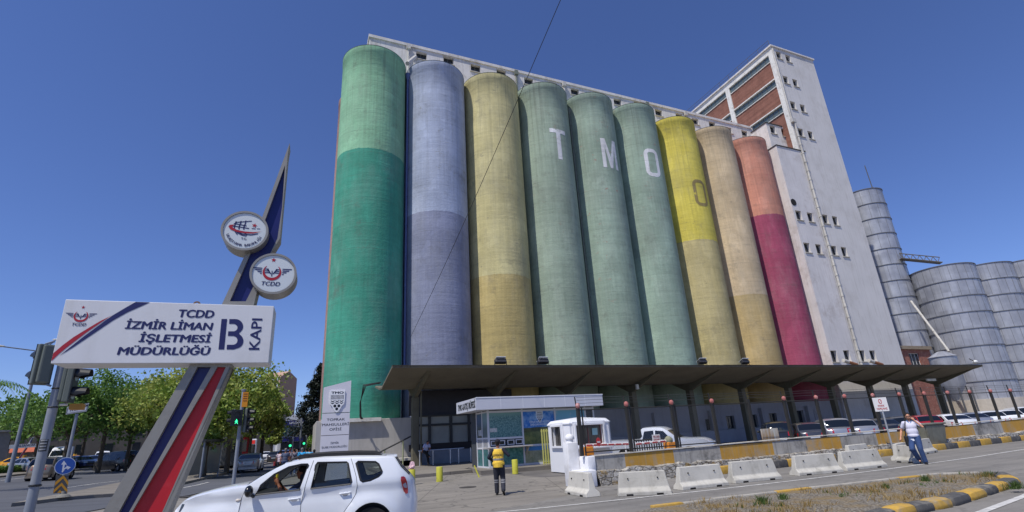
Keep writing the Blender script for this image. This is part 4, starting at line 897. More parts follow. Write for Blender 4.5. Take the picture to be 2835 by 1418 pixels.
for kk, (x0, x1, z0, z1) in enumerate((w1, (wy[0], wy[1], 1.18, 2.02))):
    T = (lambda x, y, z: Vector((x, byy+y, z))) if kk == 0 else (lambda x, y, z: Vector((bx-ch+y, x, z)))
    for w_, dd in ((0.16, 0.05), (0.08, 0.1)):
        mb = MB()
        for a, b_ in (((x0-w_, z0-w_), (x0-0.002, z1+w_)), ((x1+0.002, z0-w_), (x1+w_, z1+w_)), ((x0-0.001, z1+0.002), (x1+0.001, z1+w_)), ((x0-0.001, z0-w_), (x1+0.001, z0-0.002))):
            c8 = [T(x, y, z) for x in (a[0], b_[0]) for y in (-dd, -0.002) for z in (a[1], b_[1])]
            mb.add(c8, [(0, 1, 3, 2), (4, 6, 7, 5), (0, 4, 5, 1), (2, 3, 7, 6), (0, 2, 6, 4), (1, 5, 7, 3)])
        mb.build('window_surround', m_gf, gb)
    q4 = [T(x0, 0.12, z0), T(x1, 0.12, z0), T(x1, 0.12, z1), T(x0, 0.12, z1)]; MB().add(q4, [(0, 1, 2, 3)]).build('window', PL('booth_glass', S(58, 55, 52), 0.12, 0, 0, 0.6), gb)
mb = MB()
for x in (w1[0]+0.02, (w1[0]+w1[1])/2, w1[1]-0.02): mb.box((x-0.015, byy+0.09, w1[2]), (x+0.015, byy+0.115, w1[3]))
for z in (w1[2], w1[3]-0.03): mb.box((w1[0], byy+0.088, z), (w1[1], byy+0.113, z+0.03))
mb.build('red_frame', PL('frame_red', S(120, 40, 40), 0.5), gb)
MB().box((w1[1]-0.5, byy+0.06, w1[3]-0.45), (w1[1]-0.22, byy+0.07, w1[3]-0.15)).build('notice', PL('paper_teal', S(150, 190, 190), 0.6), gb)
mb = MB(); put_text(mb, 'GÜVENLİK', ((w1[0]+w1[1])/2, byy-0.012, zt-0.2), X_, Z_, width=0.95, height=0.12, bold=0.03, align='C'); mb.build('lettering', m_bk, gb)
MB().bbox((bx-0.1, byy-0.45, 1.0), (bx+bw_-0.3, byy-0.004, 1.08), 0.02).build('counter', m_gf, gb)
# yellow slatted gate between kiosk and booth
gx0 = AT_Y(1508, 1245, 24.8); mb = MB(); gt_ = thing('slatted_gate', (gx0.x+0.5, 24.8, 0), 'narrow pale yellow slatted gate between the kiosk and the guard booth', 'gate')
for k in range(7): x = gx0.x-0.1+k*0.14; mb.box((x-0.03, 24.78, 0.25), (x+0.03, 24.82, 2.0))
mb.build('slats', M('gate_yellow', S(200, 196, 110), 0.6, var=0.1), gt_); mb = MB(); mb.box((gx0.x-0.12, 24.83, 0.3), (gx0.x+0.9, 24.87, 0.38)); mb.box((gx0.x-0.12, 24.83, 1.86), (gx0.x+0.9, 24.87, 1.94)); mb.build('frame', M('gate_yellow'), gt_)

# ================================================================ GATE PILLAR, RETAINING WALL, FENCE
m_lime = M('limewash', S(228, 228, 230), 0.85, var=0.07, scale=2.5, bmp=0.5, bs=14, dirt=S(175, 170, 160), dirtamt=0.4)
PY0 = 16.0; pa = AT_Y(1571, 1226, PY0); pb = AT_Y(1600, 1226, PY0)
gpz = thing('gate_pillar', ((pa.x+pb.x)/2, PY0+0.3, 0), 'thick whitewashed gate pillar topped by a ball', 'pillar')
zt = pa.z; MB().bbox((pa.x, PY0, -0.05), (pb.x, PY0+0.4, zt), 0.03).build('shaft', m_lime, gpz, True)
c = ((pa.x+pb.x)/2, PY0+0.2); mb = MB(); mb.lathe([(0.125, 0), (0.125, 0.1), (0.16, 0.125), (0.165, 0.16), (0.15, 0.22), (0.1, 0.27), (0.04, 0.295), (0.0, 0.3)], (c[0], c[1], zt-0.01), 20); mb.build('ball', m_lime, gpz, True)
WY = 15.5; WX0 = pb.x+0.02
mb = MB(); mb.bbox((pa.x+0.02, WY-0.28, 0.0), (pb.x+0.16, PY0-0.003, 0.52), 0.04); mb.bbox((pb.x+0.003, WY-0.05, 0.4), (pb.x+0.3, PY0+0.3, 0.93), 0.03); mb.build('shoulder', m_lime, gpz, True)
m_wallc = {k: M('retaining_wall_'+k, c_, 0.9, var=0.15, scale=1.6, bmp=0.5, bs=10, dirt=d_, dirtamt=0.95, streak=0.9) for k, c_, d_ in (('grey', S(172, 168, 160), S(70, 68, 66)), ('yellow', S(192, 146, 62), S(158, 152, 140)))}
rw = thing('retaining_wall', (27, WY, 0), 'low concrete wall with faded yellow and grey bands along the road below the fence', 'wall')
xs_ = [WX0+0.3, 10.55, 12.65, 14.85, 17.6, 19.5, 21.6, 24.0, 26.4, 28.9, 31.6, 34.2, 37.4, 40.5, 44.0]
wz = lambda x: 0.92+0.012*max(0, x-26)
for i in range(len(xs_)-1):
    a, b_ = xs_[i], xs_[i+1]; k = 'grey' if i % 2 == 0 else 'yellow'
    mb = MB(); z0_ = 0.42; mb.add([(a, WY, z0_), (b_, WY, z0_), (b_, WY, wz(b_)), (a, WY, wz(a)), (a, WY+0.3, 0), (b_, WY+0.3, 0), (b_, WY+0.3, wz(b_)), (a, WY+0.3, wz(a))], [(0, 1, 2, 3), (3, 2, 6, 7), (4, 7, 6, 5)]+([(0, 3, 7, 4)] if i == 0 else []))
    mb.build('wall_band', m_wallc[k], rw)
mb = MB()
mb.add([(xs_[0]-0.03, WY-0.03, wz(0)), (xs_[-1], WY-0.03, wz(44)), (xs_[-1], WY+0.33, wz(44)), (xs_[0]-0.03, WY+0.33, wz(0)), (xs_[0]-0.03, WY-0.03, wz(0)+0.03), (xs_[-1], WY-0.03, wz(44)+0.03), (xs_[-1], WY+0.33, wz(44)+0.03), (xs_[0]-0.03, WY+0.33, wz(0)+0.03)], [(0, 1, 5, 4), (4, 5, 6, 7), (0, 4, 7, 3)]); mb.build('coping', M('coping_light', S(196, 190, 178), 0.9, var=0.2, scale=3), rw)
# rough stone footing
m_stone, nt, b = new_mat('rubble_footing', S(150, 146, 138), 0.95, 0, 0.2); P = nt.nodes.new('ShaderNodeNewGeometry').outputs['Position']
v = nt.nodes.new('ShaderNodeTexVoronoi'); v.inputs['Scale'].default_value = 5; v.feature = 'DISTANCE_TO_EDGE'; mpn = nt.nodes.new('ShaderNodeMapping'); mpn.inputs['Scale'].default_value = (0.7, 1, 1.5); nt.links.new(P, mpn.inputs[0]); nt.links.new(mpn.outputs[0], v.inputs['Vector'])
c = mixc(nt, ramp(nt, noise(nt, P, 4, 8, 0.8), 0.42, 0.6), S(196, 192, 184), S(112, 106, 98)); c = mixc(nt, ramp(nt, v.outputs['Distance'], 0.0, 0.05), S(85, 80, 72), c); c = mixc(nt, ramp(nt, noise(nt, P, 2, 6), 0.6, 0.66, 0, 0.6), c, S(170, 140, 80))
nt.links.new(c, b.inputs['Base Color']); nt.links.new(bump(nt, math_n(nt, 'ADD', ramp(nt, v.outputs['Distance'], 0, 0.1), noise(nt, P, 14, 6, 0.8)), 0.9, 0.04), b.inputs['Normal'])
mb = MB(); rr = random.Random(11); x = WX0+0.28; row = []
while x < 44: row.append((x, WY-0.16-rr.uniform(0, 0.08), 0.44+rr.uniform(-0.05, 0.06) if x < 14 else 0.42+rr.uniform(-0.03, 0.03))); x += rr.uniform(0.18, 0.4)
vs = []
for (x, y, z) in row: vs += [(x, y-0.05, -0.02), (x, y, z), (x, WY+0.01, z+0.03)]
fs = []
for i in range(len(row)-1): k = 3*i; fs += [(k, k+3, k+4, k+1), (k+1, k+4, k+5, k+2)]
fs.append((0, 1, 2)); mb.add(vs, fs); mb.build('footing', m_stone, rw)
# roadside kerb in yellow and black, with its narrow pavement
sheet('pavement', [(13.9, 15.22), (37, 15.42), (44, 15.6), (44, 15.45), (13.9, 15.45)], 0.26, m_pave, 2.0)
kerb_run([(13.9, 15.05), (24, 15.12), (30, 15.2), (37, 15.45)], 0.3, 0.27, ('yellow', 'black'), 0.95, 'faded # kerb stone under the retaining wall', 0.03, 'kerb stones below the retaining wall')
# fence
fn = thing('wire_fence', (22, WY+0.15, 0.9), 'dark steel post fence with wire mesh and barbed wire, red caps on its posts', 'fence')
m_pst = M('fence_post_paint', S(48, 46, 42), 0.6, var=0.2, scale=6); m_red = M('fence_cap_red', S(176, 104, 98), 0.6, var=0.2, scale=12, dirt=S(225, 200, 195), dirtamt=0.8); m_wire = PL('wire_steel', S(78, 78, 78), 0.5, 0.4)
FX = [8.9+0.0, 10.9, 12.85, 14.8, 16.8, 18.75, 20.7, 22.6, 24.6, 26.5, 28.45, 30.4, 32.4, 34.3, 36.3, 38.3]
FX[0] = AT_Y(1612, 1262, WY+0.15).x
real = [1749.7, 1877, 1991, 2093, 2193.5, 2283.6, 2363.5]
for i, xx in enumerate(real): FX[i+1] = AT_Y(xx, 1275-0.085*(xx-1500), WY+0.15).x
for i in range(8, 16): FX[i] = FX[7]+(FX[7]-FX[1])/6*(i-7)
YF = WY+0.15; ZT = 2.62
for i, X in enumerate(FX):
    z0_ = wz(X)+0.03; a = MB(); a.box((X-0.055, YF-0.05, z0_), (X+0.055, YF+0.05, ZT-0.0)); p_ = a.build('post', m_pst, fn)
    if i != 4: MB().sphere((X-0.01, YF-0.03, ZT-0.03), 0.085, 8, 6, (1, 1, 1.15)).build('post_cap', m_red, p_, False)
    MB().tube([(X-0.03, YF+0.03, ZT-0.1), (X-0.07, YF+0.03, ZT+0.28)], 0.025, 6).build('extension', m_pst, p_)
    if i in (0, 1, 2): MB().box((X+0.13, YF-0.02, z0_), (X+0.17, YF+0.02, ZT-0.1)).build('gate_stile', m_pst, p_)
mb = MB(); mb.tube([(FX[0], YF, ZT-0.17), (FX[-1], YF, ZT-0.1)], 0.018, 6); mb.box((FX[0]+0.15, YF-0.02, wz(9)+0.12), (FX[3], YF+0.02, wz(9)+0.16)); mb.build('top_rail', m_pst, fn)
mb = MB()
for z in (ZT+0.05, ZT+0.16, ZT+0.25): mb.tube([(x+(random.uniform(-.1, .1) if 0 < k < 40 else 0), YF+0.03, z+0.012*sin(k*1.3)) for k, x in enumerate([FX[0]+(FX[-1]-FX[0])*j/40 for j in range(41)])], 0.006, 4)
mb.build('barbed_wire', m_wire, fn)
# mesh as real wires on the first bays, coarser further on
mb = MB(); zb_, zt_ = wz(9)+0.18, ZT-0.17; Hh = zt_-zb_; st_ = 0.075
def wire(x0, z0_, x1, z1_):
    w2 = 0.0022; mb.add([(x0-w2, YF, z0_), (x0+w2, YF, z0_), (x1+w2, YF, z1_), (x1-w2, YF, z1_)], [(0, 1, 2, 3)])
x = FX[0]-Hh
while x < FX[3]:
    for s in (1, -1):
        xa = x if s == 1 else x+Hh; xb = x+Hh if s == 1 else x; lo, hi = FX[0]+0.2, FX[3]
        t0 = 0.0; t1 = 1.0; dx = xb-xa
        if dx > 0: t0 = max(t0, (lo-xa)/dx); t1 = min(t1, (hi-xa)/dx)
        else: t0 = max(t0, (hi-xa)/dx); t1 = min(t1, (lo-xa)/dx)
        if t1 > t0: wire(xa+dx*t0, zb_+Hh*t0, xa+dx*t1, zb_+Hh*t1)
    x += st_
mb.build('mesh', PL('mesh_wire', S(120, 120, 118), 0.5, 0.3), fn)

# ================================================================ CONCRETE BARRIERS
m_jb = M('barrier_concrete', S(196, 192, 182), 0.85, var=0.08, scale=2.2, bmp=0.45, bs=14, dirt=S(130, 125, 112), dirtamt=0.55, streak=0.4)
_nt = m_jb.node_tree; _b = _nt.nodes['Principled BSDF']; _src = _b.inputs['Base Color'].links[0].from_socket; _oi = _nt.nodes.new('ShaderNodeObjectInfo'); _P = _nt.nodes.new('ShaderNodeNewGeometry').outputs['Position']
_c = mixc(_nt, 1.0, _src, ramp(_nt, _oi.outputs['Random'], 0, 1, 0.84, 1.06), 'MULTIPLY'); _c = mixc(_nt, ramp(_nt, noise(_nt, _P, 2.6, 8, 0.8, off=(4, 4, 4)), 0.6, 0.66, 0, 0.7), _c, (0.12, 0.11, 0.1, 1)); _nt.links.new(_c, _b.inputs['Base Color'])
m_hole = PL('hole_dark', S(30, 28, 28), 0.9)
def barrier(p0, p1, label, h=0.6):
    """jersey barrier whose near foot edge runs from ground point p0 to p1"""
    a, b_ = Vector((p0[0], p0[1], 0)), Vector((p1[0], p1[1], 0)); t = (b_-a); L = t.length; t.normalize(); n = Vector((-t.y, t.x, 0))
    if n.dot((a+b_)/2) < 0: n = -n
    D = 0.44; c = (a+b_)/2+n*D/2; rt = thing('concrete_barrier', (c.x, c.y, 0), label, 'barrier', 'white concrete barriers along the road')
    pr = [(0, 0.0), (0.0, 0.1), (0.11, 0.2), (0.155, h), (D-0.155, h), (D-0.11, 0.2), (D, 0.1), (D, 0)]
    bm = bmesh.new(); A = [bm.verts.new(a+n*y+Z_*z) for y, z in pr]; B = [bm.verts.new(b_+n*y+Z_*z) for y, z in pr]
    # taper the ends inwards with height like the cast units
    for k, (y, z) in enumerate(pr):
        A[k].co += t*0.10*(z/h); B[k].co -= t*0.10*(z/h)
    bm.faces.new(A[::-1]); bm.faces.new(B)
    for k in range(8): bm.faces.new((A[k], A[(k+1) % 8], B[(k+1) % 8], B[k]))
    bmesh.ops.recalc_face_normals(bm, faces=bm.faces); bmesh.ops.bevel(bm, geom=bm.edges[:], offset=0.015, segments=1, affect='EDGES')
    MB().addbm(bm).build('body', m_jb, rt)
    for f in (0.22, 0.78):
        q = a+t*(L*f); T = Matrix.Translation(q) @ Matrix(((t.x, n.x, 0, 0), (t.y, n.y, 0, 0), (0, 0, 1, 0), (0, 0, 0, 1)))
        MB().box((-0.09, -0.006, 0.0), (0.09, D+0.006, 0.055), T).build('forklift_slot', m_hole, rt)
        q2 = a+t*(L*f)+n*0.128+Z_*0.43; T2 = Matrix(((t.x, n.x, 0), (t.y, n.y, 0), (0, 0, 1))) @ Matrix.Rotation(radians(84), 3, 'X')
        mb = MB(); mb.lathe([(0.018, -0.015), (0.018, 0.02)], q2, 10, T=T2); mb.build('lifting_hole', m_hole, rt)
    return rt
gq = lambda x, y: tuple(AT_Z(x, y, 0).xy)
BL = [((1567, 1369), (1655, 1378), 'white concrete barrier by the gate pillar, leftmost of the row'),
 ((1712, 1376), (1862, 1369), 'white concrete barrier second from the gate pillar, its lower right corner blackened'),
 ((1890, 1359), (2020, 1345), 'white concrete barrier third from the gate pillar'),
 ((2036, 1340), (2168, 1327), 'white concrete barrier fourth from the gate pillar, with a thin orange scratch'),
 ((2213, 1319), (2338, 1308), 'grey concrete barrier left of the cracked one'),
 ((2346, 1305), (2460, 1293), 'cracked concrete barrier with a rust stained split down its middle'),
 ((2455, 1296), (2478, 1281), 'concrete barrier turned end-on to the road beside the cracked one'),
 ((2478, 1274), (2530, 1268), 'grey concrete barrier behind the legs of the man on the phone'),
 ((2540, 1262), (2598, 1252), 'grey concrete barrier in front of the grey dumpster')]
for k, (a, b_, lab) in enumerate(BL):
    A, B = gq(*a), gq(*b_)
    if k == 0: A, B = gq(1563, 1367), gq(1624, 1379)
    if k == 6: A = (B[0]-0.2, B[1]-0.8)
    if k == 7: A, B = (B[0]-1.5, B[1]-0.55), B
    if k == 8: A, B = (B[0]-1.6, B[1]-0.35), B
    barrier(A, B, lab, 0.6 if k != 0 else 0.62)
pp = AT_Z(2440, 1262, 0.0); barrier((20.3, 14.2), (21.8, 14.35), 'concrete barrier with faded blue marks behind the cracked one', 0.62)

# ================================================================ BOLLARDS, POSTS, BOOM GATE
m_yel = M('bollard_yellow', S(188, 184, 62), 0.6, var=0.12, scale=6, dirt=S(120, 112, 60), dirtamt=0.5)
for px, py, h, lab in ((1140, 1343, 0.62, 'yellow bollard behind the rear of the white car, a pink and white bag on top'), (1217, 1334, 0.62, 'yellow bollard left of the man in the yellow vest'),
     (1427, 1313, 0.66, 'yellow bollard right of the man in the yellow vest'), (1538, 1300, 0.66, 'yellow bollard in front of the guard booth')):
    p = G(px, py); mb = MB(); mb.lathe([(0.145, -0.05), (0.145, h-0.02), (0.13, h), (0, h+0.004)], (p.x, p.y, p.z), 20)
    o = mb.build('bollard', m_yel, smooth=True); tago(o, lab, 'bollard', 'yellow bollards on the forecourt')
    mb = MB(); mb.lathe([(0.24, 0), (0.22, 0.012), (0, 0.014)], (p.x, p.y, p.z+0.004), 16)
    if px == 1140:
        bm = bmesh.new(); bmesh.ops.create_icosphere(bm, subdivisions=3, radius=0.13)
        for v_ in bm.verts: v_.co *= 1+random.uniform(-0.18, 0.18); v_.co.z = v_.co.z*0.75+(0.12 if v_.co.z > 0.1 else 0)
        mb2 = MB().addbm(bm, Matrix.Translation((p.x, p.y, p.z+h+0.1))); tago(mb2.build('plastic_bag', M('bag_pink', S(228, 190, 195), 0.5, var=0.3, scale=10), smooth=False), 'crumpled pink and white plastic bag on the bollard behind the car', 'bag')
a, b_ = G(1328, 1322), AT_D(1313, 1289, G(1328, 1322).xy.length+0.1)
tago(MB().tube([a-Z_*0.05, b_], 0.035, 8).build('leaning_post', m_yel), 'thin yellow post leaning to the left near the forecourt kerb', 'post')
# boom barrier
m_boom = M('boom_white', S(225, 222, 220), 0.5, var=0.05); m_or = M('orange_cabinet', S(225, 140, 40), 0.55, var=0.08)
def boom(px0, py0, px1, py1, D, label, n=6):
    a, b_ = AT_D(px0, py0, D), AT_D(px1, py1, D+0.9); rt = thing('boom_barrier', (b_.x, b_.y, 0), label, 'barrier'); t = (b_-a)
    MB().tube([a, b_], 0.05, 8).build('boom', m_boom, rt); mb = MB()
    for k in range(n): q = a+t*((k+0.4)/n); mb.box((-0.13, -0.056, -0.03), (0.13, -0.051, 0.03), Matrix.Translation(q) @ t.to_track_quat('X', 'Z').to_matrix().to_4x4())
    mb.build('stripe', PL('boom_red', S(185, 55, 60), 0.5), rt); return rt, a, b_
r1, a, b_ = boom(1622, 1233, 1742, 1229, 20.5, 'red and white boom barrier with a round red sign in front of the guard booth')
m = (a+b_)/2-Z_*0.0; q = AT_D(1657, 1224, 20.4); mb = MB(); mb.lathe([(0.13, 0), (0.13, 0.015)], (0, 0, 0), 24, T=Matrix.Rotation(radians(90), 3, 'X')); mb.v = [(x*0.75+q.x, y+q.y, z*1.25+q.z) for x, y, z in mb.v]; mb.build('stop_disc', PL('sign_red', S(200, 40, 45), 0.5), r1)
mb = MB(); mb.box((q.x-0.07, q.y-0.022, q.z-0.03), (q.x+0.07, q.y-0.017, q.z+0.03)); mb.build('disc_bar', m_boom, r1)
p = G(1628, 1262); mb = MB(); mb.bbox((a.x-0.2, a.y-0.15, 0), (a.x+0.25, a.y+0.2, a.z-0.06), 0.03); mb.build('cabinet', m_or, r1)
r2, a, b_ = boom(1758, 1230, 1846, 1221, 21.5, 'red and white boom barrier lowered in front of the silver pickup', 4)
MB().bbox((b_.x-0.05, b_.y-0.15, 0), (b_.x+0.35, b_.y+0.2, b_.z-0.05), 0.03).build('cabinet', m_or, r2); MB().sphere(b_+Vector((0.1, 0, 0.02)), 0.17, 12, 8).build('counterweight', M('wrap_beige', S(150, 148, 120), 0.9, var=0.3, scale=8), r2)
for px, D in ((1731, 20.9), (1752, 21)):
    q = AT_D(px, 1230, D); tago(MB().tube([(q.x, q.y, 0), (q.x, q.y, q.z-0.02)], 0.03, 6).build('support_post', m_boom), 'thin white support under the %s boom barrier' % ('near' if px == 1731 else 'far'), 'post')
# low black railing behind the booms and sign
bg0, bg1 = AT_D(1757, 1240, 23), AT_D(1838, 1232, 24); t = bg1-bg0; rt = thing('gate_railing', ((bg0.x+bg1.x)/2, (bg0.y+bg1.y)/2, 0), 'low black bar railing in front of the silver pickup', 'railing'); mb = MB()
for k in range(13): q = bg0+t*(k/12); mb.box((q.x-0.02, q.y-0.02, 0.1), (q.x+0.02, q.y+0.02, 1.25))
mb.build('bars', m_pst, rt); mb = MB(); mb.tube([(bg0.x, bg0.y, 1.25), (bg1.x, bg1.y, 1.25)], 0.03, 6); mb.tube([(bg0.x, bg0.y, 0.15), (bg1.x, bg1.y, 0.15)], 0.03, 6); mb.build('rail', m_pst, rt)
q = AT_D(1817, 1213, 22.6); rt = thing('notice_board', (q.x, q.y, q.z), 'small white board with red words in front of the pickup', 'sign'); MB().bbox((q.x-0.2, q.y-0.01, q.z-0.14), (q.x+0.2, q.y+0.01, q.z+0.14), 0.005).build('board', m_boom, rt)
mb = MB(); put_text(mb, 'TEK ÇIKIŞ', (q.x, q.y-0.014, q.z+0.02), X_, Z_, width=0.32, height=0.07, bold=0.02, align='C'); put_text(mb, 'GİRİLMEZ', (q.x, q.y-0.014, q.z-0.1), X_, Z_, width=0.3, height=0.07, bold=0.02, align='C'); mb.build('lettering', PL('boom_red'), rt)
# leaning rusty sheet behind the fence
q = AT_D(2135, 1212, 24.5); rt = thing('steel_sheet', (q.x, q.y, 0.3), 'square pale steel sheet with rust runs leaning behind the fence', 'sheet')
m_rs, nt, b = new_mat('rust_run_sheet', S(196, 194, 184), 0.7); P = nt.nodes.new('ShaderNodeNewGeometry').outputs['Position']; sx = nt.nodes.new('ShaderNodeSeparateXYZ'); nt.links.new(P, sx.inputs[0])
nt.links.new(mixc(nt, ramp(nt, math_n(nt, 'SUBTRACT', noise(nt, P, 3, 5, 0.6, sc=(1.5, 1.5, 0.2)), math_n(nt, 'MULTIPLY', sx.outputs[2], 0.25)), 0.1, 0.35), S(196, 194, 184), S(165, 125, 70)), b.inputs['Base Color'])
MB().box((q.x-0.48, q.y, 0.55), (q.x+0.48, q.y+0.04, 1.42), Matrix.Identity(4)).build('panel', m_rs, rt)

# ================================================================ TMO SIGN PYLON
ZB = 30.0; c4 = [AT_Y(*p, ZB) for p in ((888, 1262), (965, 1262), (971, 1053.5), (894.4, 1073))]
tx0, tx1 = c4[3].x, c4[2].x; zl, zr = c4[3].z, c4[2].z
x0 = (c4[0].x+c4[3].x)/2; x1 = (c4[1].x+c4[2].x)/2; y = ZB
z1_, z2_ = AT_Y(928, 1143.5, y).z, AT_Y(925, 1205, y).z; z3_ = gz(4, 30)
tm = thing('sign_pylon', ((x0+x1)/2, y, z3_), 'tall pale grey sign pylon with a slanted top in front of the green silo', 'sign')
m_sg = M('sign_panel_grey', S(214, 212, 218), 0.5, var=0.03, scale=0.8)
MB().prism([(x0, z1_+0.02), (x1, z1_+0.02), (x1, zr), (x0, zl)], (0, y, 0), X_, Z_, (0, 0.3, 0)).build('top_panel', m_sg, tm)
MB().box((x0, y, z2_+0.015), (x1, y+0.3, z1_-0.015)).build('middle_panel', m_sg, tm); MB().box((x0, y, z3_-0.1), (x1, y+0.3, z2_-0.015)).build('lower_panel', m_sg, tm)
MB().box((x0+0.02, y+0.02, z3_), (x1-0.02, y+0.28, z1_)).build('core', PL('sign_joint', S(90, 90, 92), 0.7), tm)
e = AT_Y(933, 1112, y); shield((e.x, y-0.002, e.z+0.1), X_, Z_, 0.8, -Y_, tm, PL('emblem_white', S(235, 235, 235), 0.4), m_bk, thick=0.05)
mb = MB(); cx_ = (x0+x1)/2
for (px, py), s, w_ in (((928, 1165), 'TOPRAK', 0.95), ((928, 1178.5), 'MAHSULLERİ', 1.38), ((928, 1192), 'OFİSİ', 0.62)): put_text(mb, s, (cx_, y-0.004, AT_Y(px, py, y).z), X_, Z_, width=w_, height=0.13, bold=0.004, align='C')
for (px, py), s, w_ in (((926, 1229), 'İZMİR', 0.42), ((926, 1240), 'ŞUBE MÜDÜRLÜĞÜ', 1.3)): put_text(mb, s, (cx_, y-0.004, AT_Y(px, py, y).z), X_, Z_, width=w_, height=0.095, bold=0.003, align='C')
mb.build('lettering', m_bk, tm)
# overhead cable crossing the view
p0 = AT_D(1557, -12, 14); p1 = AT_D(1136, 935, 36); mb = MB(); n = 24
mb.tube([p0+(p1-p0)*(k/n)-Z_*0.9*sin(pi*k/n)*0.35 for k in range(-3, n+1)], 0.013, 6)
tago(mb.build('overhead_cable', PL('cable_black')), 'thin black cable slanting across the sky and the silos', 'cable')
# dumpster
q = AT_Z(2592, 1243, 0); dx, dy = q.x-1.35, q.y-0.55; rt = thing('dumpster', (dx+0.7, dy+0.5, 0), 'dull grey steel dumpster on castors behind the man on the phone', 'dumpster')
m_dm = M('dumpster_steel', S(128, 128, 116), 0.6, metal=0.2, var=0.2, scale=2, dirt=S(90, 80, 60), dirtamt=0.6, streak=0.6)
bm = bmesh.new(); bmesh.ops.create_cube(bm, size=1)
for v_ in bm.verts:
    top = v_.co.z > 0; k = 1.0 if top else 0.82; v_.co = Vector((dx+0.75+v_.co.x*1.6*k, dy+0.5+v_.co.y*1.1*k, 1.12 if top else 0.2))
bmesh.ops.bevel(bm, geom=bm.edges[:], offset=0.04, segments=2, affect='EDGES'); MB().addbm(bm).build('bin', m_dm, rt)
MB().bbox((dx-0.1, dy-0.08, 1.12), (dx+1.6, dy+1.1, 1.2), 0.03).build('lid', m_dm, rt)
for a in ((dx+0.2, dy+0.1), (dx+1.35, dy+0.1), (dx+0.2, dy+0.9), (dx+1.35, dy+0.9)): mb = MB(); mb.lathe([(0.09, -0.03), (0.1, 0), (0.09, 0.03)], (a[0], a[1], 0.1), 14, T=Matrix.Rotation(radians(90), 3, 'X')); mb.build('castor', PL('rubber', S(30, 30, 30), 0.8), rt)
# parking sign
q = AT_Z(2473, 1245, 0.25); qq = AT_D(2453, 1119, q.xy.length); rt = thing('parking_sign', (q.x, q.y, 0), 'white no parking board on a thin grey post in front of the parked cars', 'sign')
MB().tube([(q.x, q.y, 0.1), (q.x, q.y, qq.z-0.25)], 0.035, 8).build('post', PL('galv_post', S(180, 182, 185), 0.4, 0.5), rt)
u = Vector((cos(radians(-35)), sin(radians(-35)), 0)); n_ = Vector((u.y, -u.x, 0)); cz = qq.z; c = Vector((q.x, q.y, cz))
T = Matrix(((u.x, -n_.x, 0, c.x), (u.y, -n_.y, 0, c.y), (0, 0, 1, c.z), (0, 0, 0, 1)))
MB().bbox((-0.34, -0.03, -0.36), (0.34, -0.01, 0.36), 0.008, T @ Matrix.Scale(0.82, 4)).build('board', m_boom, rt)
mb = MB(); f = c+n_*0.03; o_, i_ = ell(0, 0.13, 0.07, 0.105, 20), ell(0, 0.13, 0.048, 0.078, 20)
for k in range(20): mb.flat([o_[k], o_[(k+1) % 20], i_[(k+1) % 20], i_[k]], f, u, Z_)
mb.flat([(-0.05, 0.08), (-0.04, 0.07), (0.05, 0.18), (0.04, 0.19)], f, u, Z_)
put_text(mb, 'PARK', f-Z_*0.09, u, Z_, width=0.25, height=0.075, bold=0.02, align='C'); put_text(mb, 'YAPILMAZ', f-Z_*0.22, u, Z_, width=0.43, height=0.08, bold=0.02, align='C'); mb.build('lettering', PL('boom_red'), rt)
# ================================================================ PORT GATE SIGN (foreground left)
SO = AT_D(143, 1004, 8.0); STH = radians(-2); SU = Vector((cos(STH), sin(STH), 0)); SN = Vector((SU.y, -SU.x, 0))     # SN points to the viewer side
def uv(px, py, off=0.0):
    """photo pixel -> (u, z) on the sign plane shifted back by off"""
    O = SO-SN*off; d = ray(px, py); t = (O-CAM).dot(SN)/d.dot(SN); q = CAM+d*t; return ((q-O).dot(SU), q.z-O.z)
def UV(pts, off=0.0): return [uv(x, y, off) for x, y in pts]
base = SO+SU*1.0; gpn = thing('gate_sign', (base.x, base.y, 0), 'slanted grey port gate sign with a white name board and two round emblem discs', 'sign')
m_brush = M('brushed_steel_grey', S(150, 146, 138), 0.45, metal=0.35, var=0.08, scale=2.5, dirt=S(95, 88, 78), dirtamt=0.45, streak=0.25)
m_navy = M('navy_panel', S(30, 36, 100), 0.35, var=0.06, scale=2); m_redp = M('red_panel', S(185, 30, 42), 0.45, var=0.08, scale=3, dirt=S(205, 80, 85), dirtamt=0.35)
m_board = M('white_board', S(214, 214, 216), 0.4, var=0.02, scale=1.5, dirt=S(160, 156, 146), dirtamt=0.3, streak=0.22); m_navt = PL('navy_lettering', S(32, 34, 88), 0.4); m_redt = PL('red_lettering', S(165, 28, 42), 0.4)
def ext(px1, px2, ytarget, p_, q_):  # continue edge p_->q_ to a lower pixel row
    return (p_[0]+(q_[0]-p_[0])*(ytarget-p_[1])/(q_[1]-p_[1]), ytarget)
OFF = 0.10; TH = 0.26
def frame_strip(pts, name, mat=m_brush, o=OFF, t=TH, parent=None, lift=0.0):
    P_ = UV(pts, o); mb = MB(); mb.prism(P_, SO-SN*(o-lift), SU, Z_, -SN*t); return mb.build(name, mat, parent or gpn)
YB_ = 1640.0
L0, L1 = (527, 1008), (285.5, 1417.6); R0_, R1_ = (641, 1004), (466, 1418)
e = lambda a, b_: ext(0, 0, YB_, a, b_)
BL0, BL1, BR0, BR1 = (547, 1016), (328.7, 1418), (584.5, 1016), (357, 1418); RL0, RL1, RR0, RR1 = (602, 1016), (365, 1418), (625, 1016), (449, 1418)
frame_strip([L0, e(L0, L1), e(BL0, BL1), BL0, (545, 1008)], 'frame'); frame_strip([BR0, e(BR0, BR1), e(RL0, RL1), RL0], 'frame'); frame_strip([RR0, e(RR0, RR1), e(R0_, R1_), R0_, (640, 1016)], 'frame')
frame_strip([(524, 1000), (525.5, 1016), (637, 1016), (643, 1000)], 'frame', t=TH-0.004, lift=0.002)
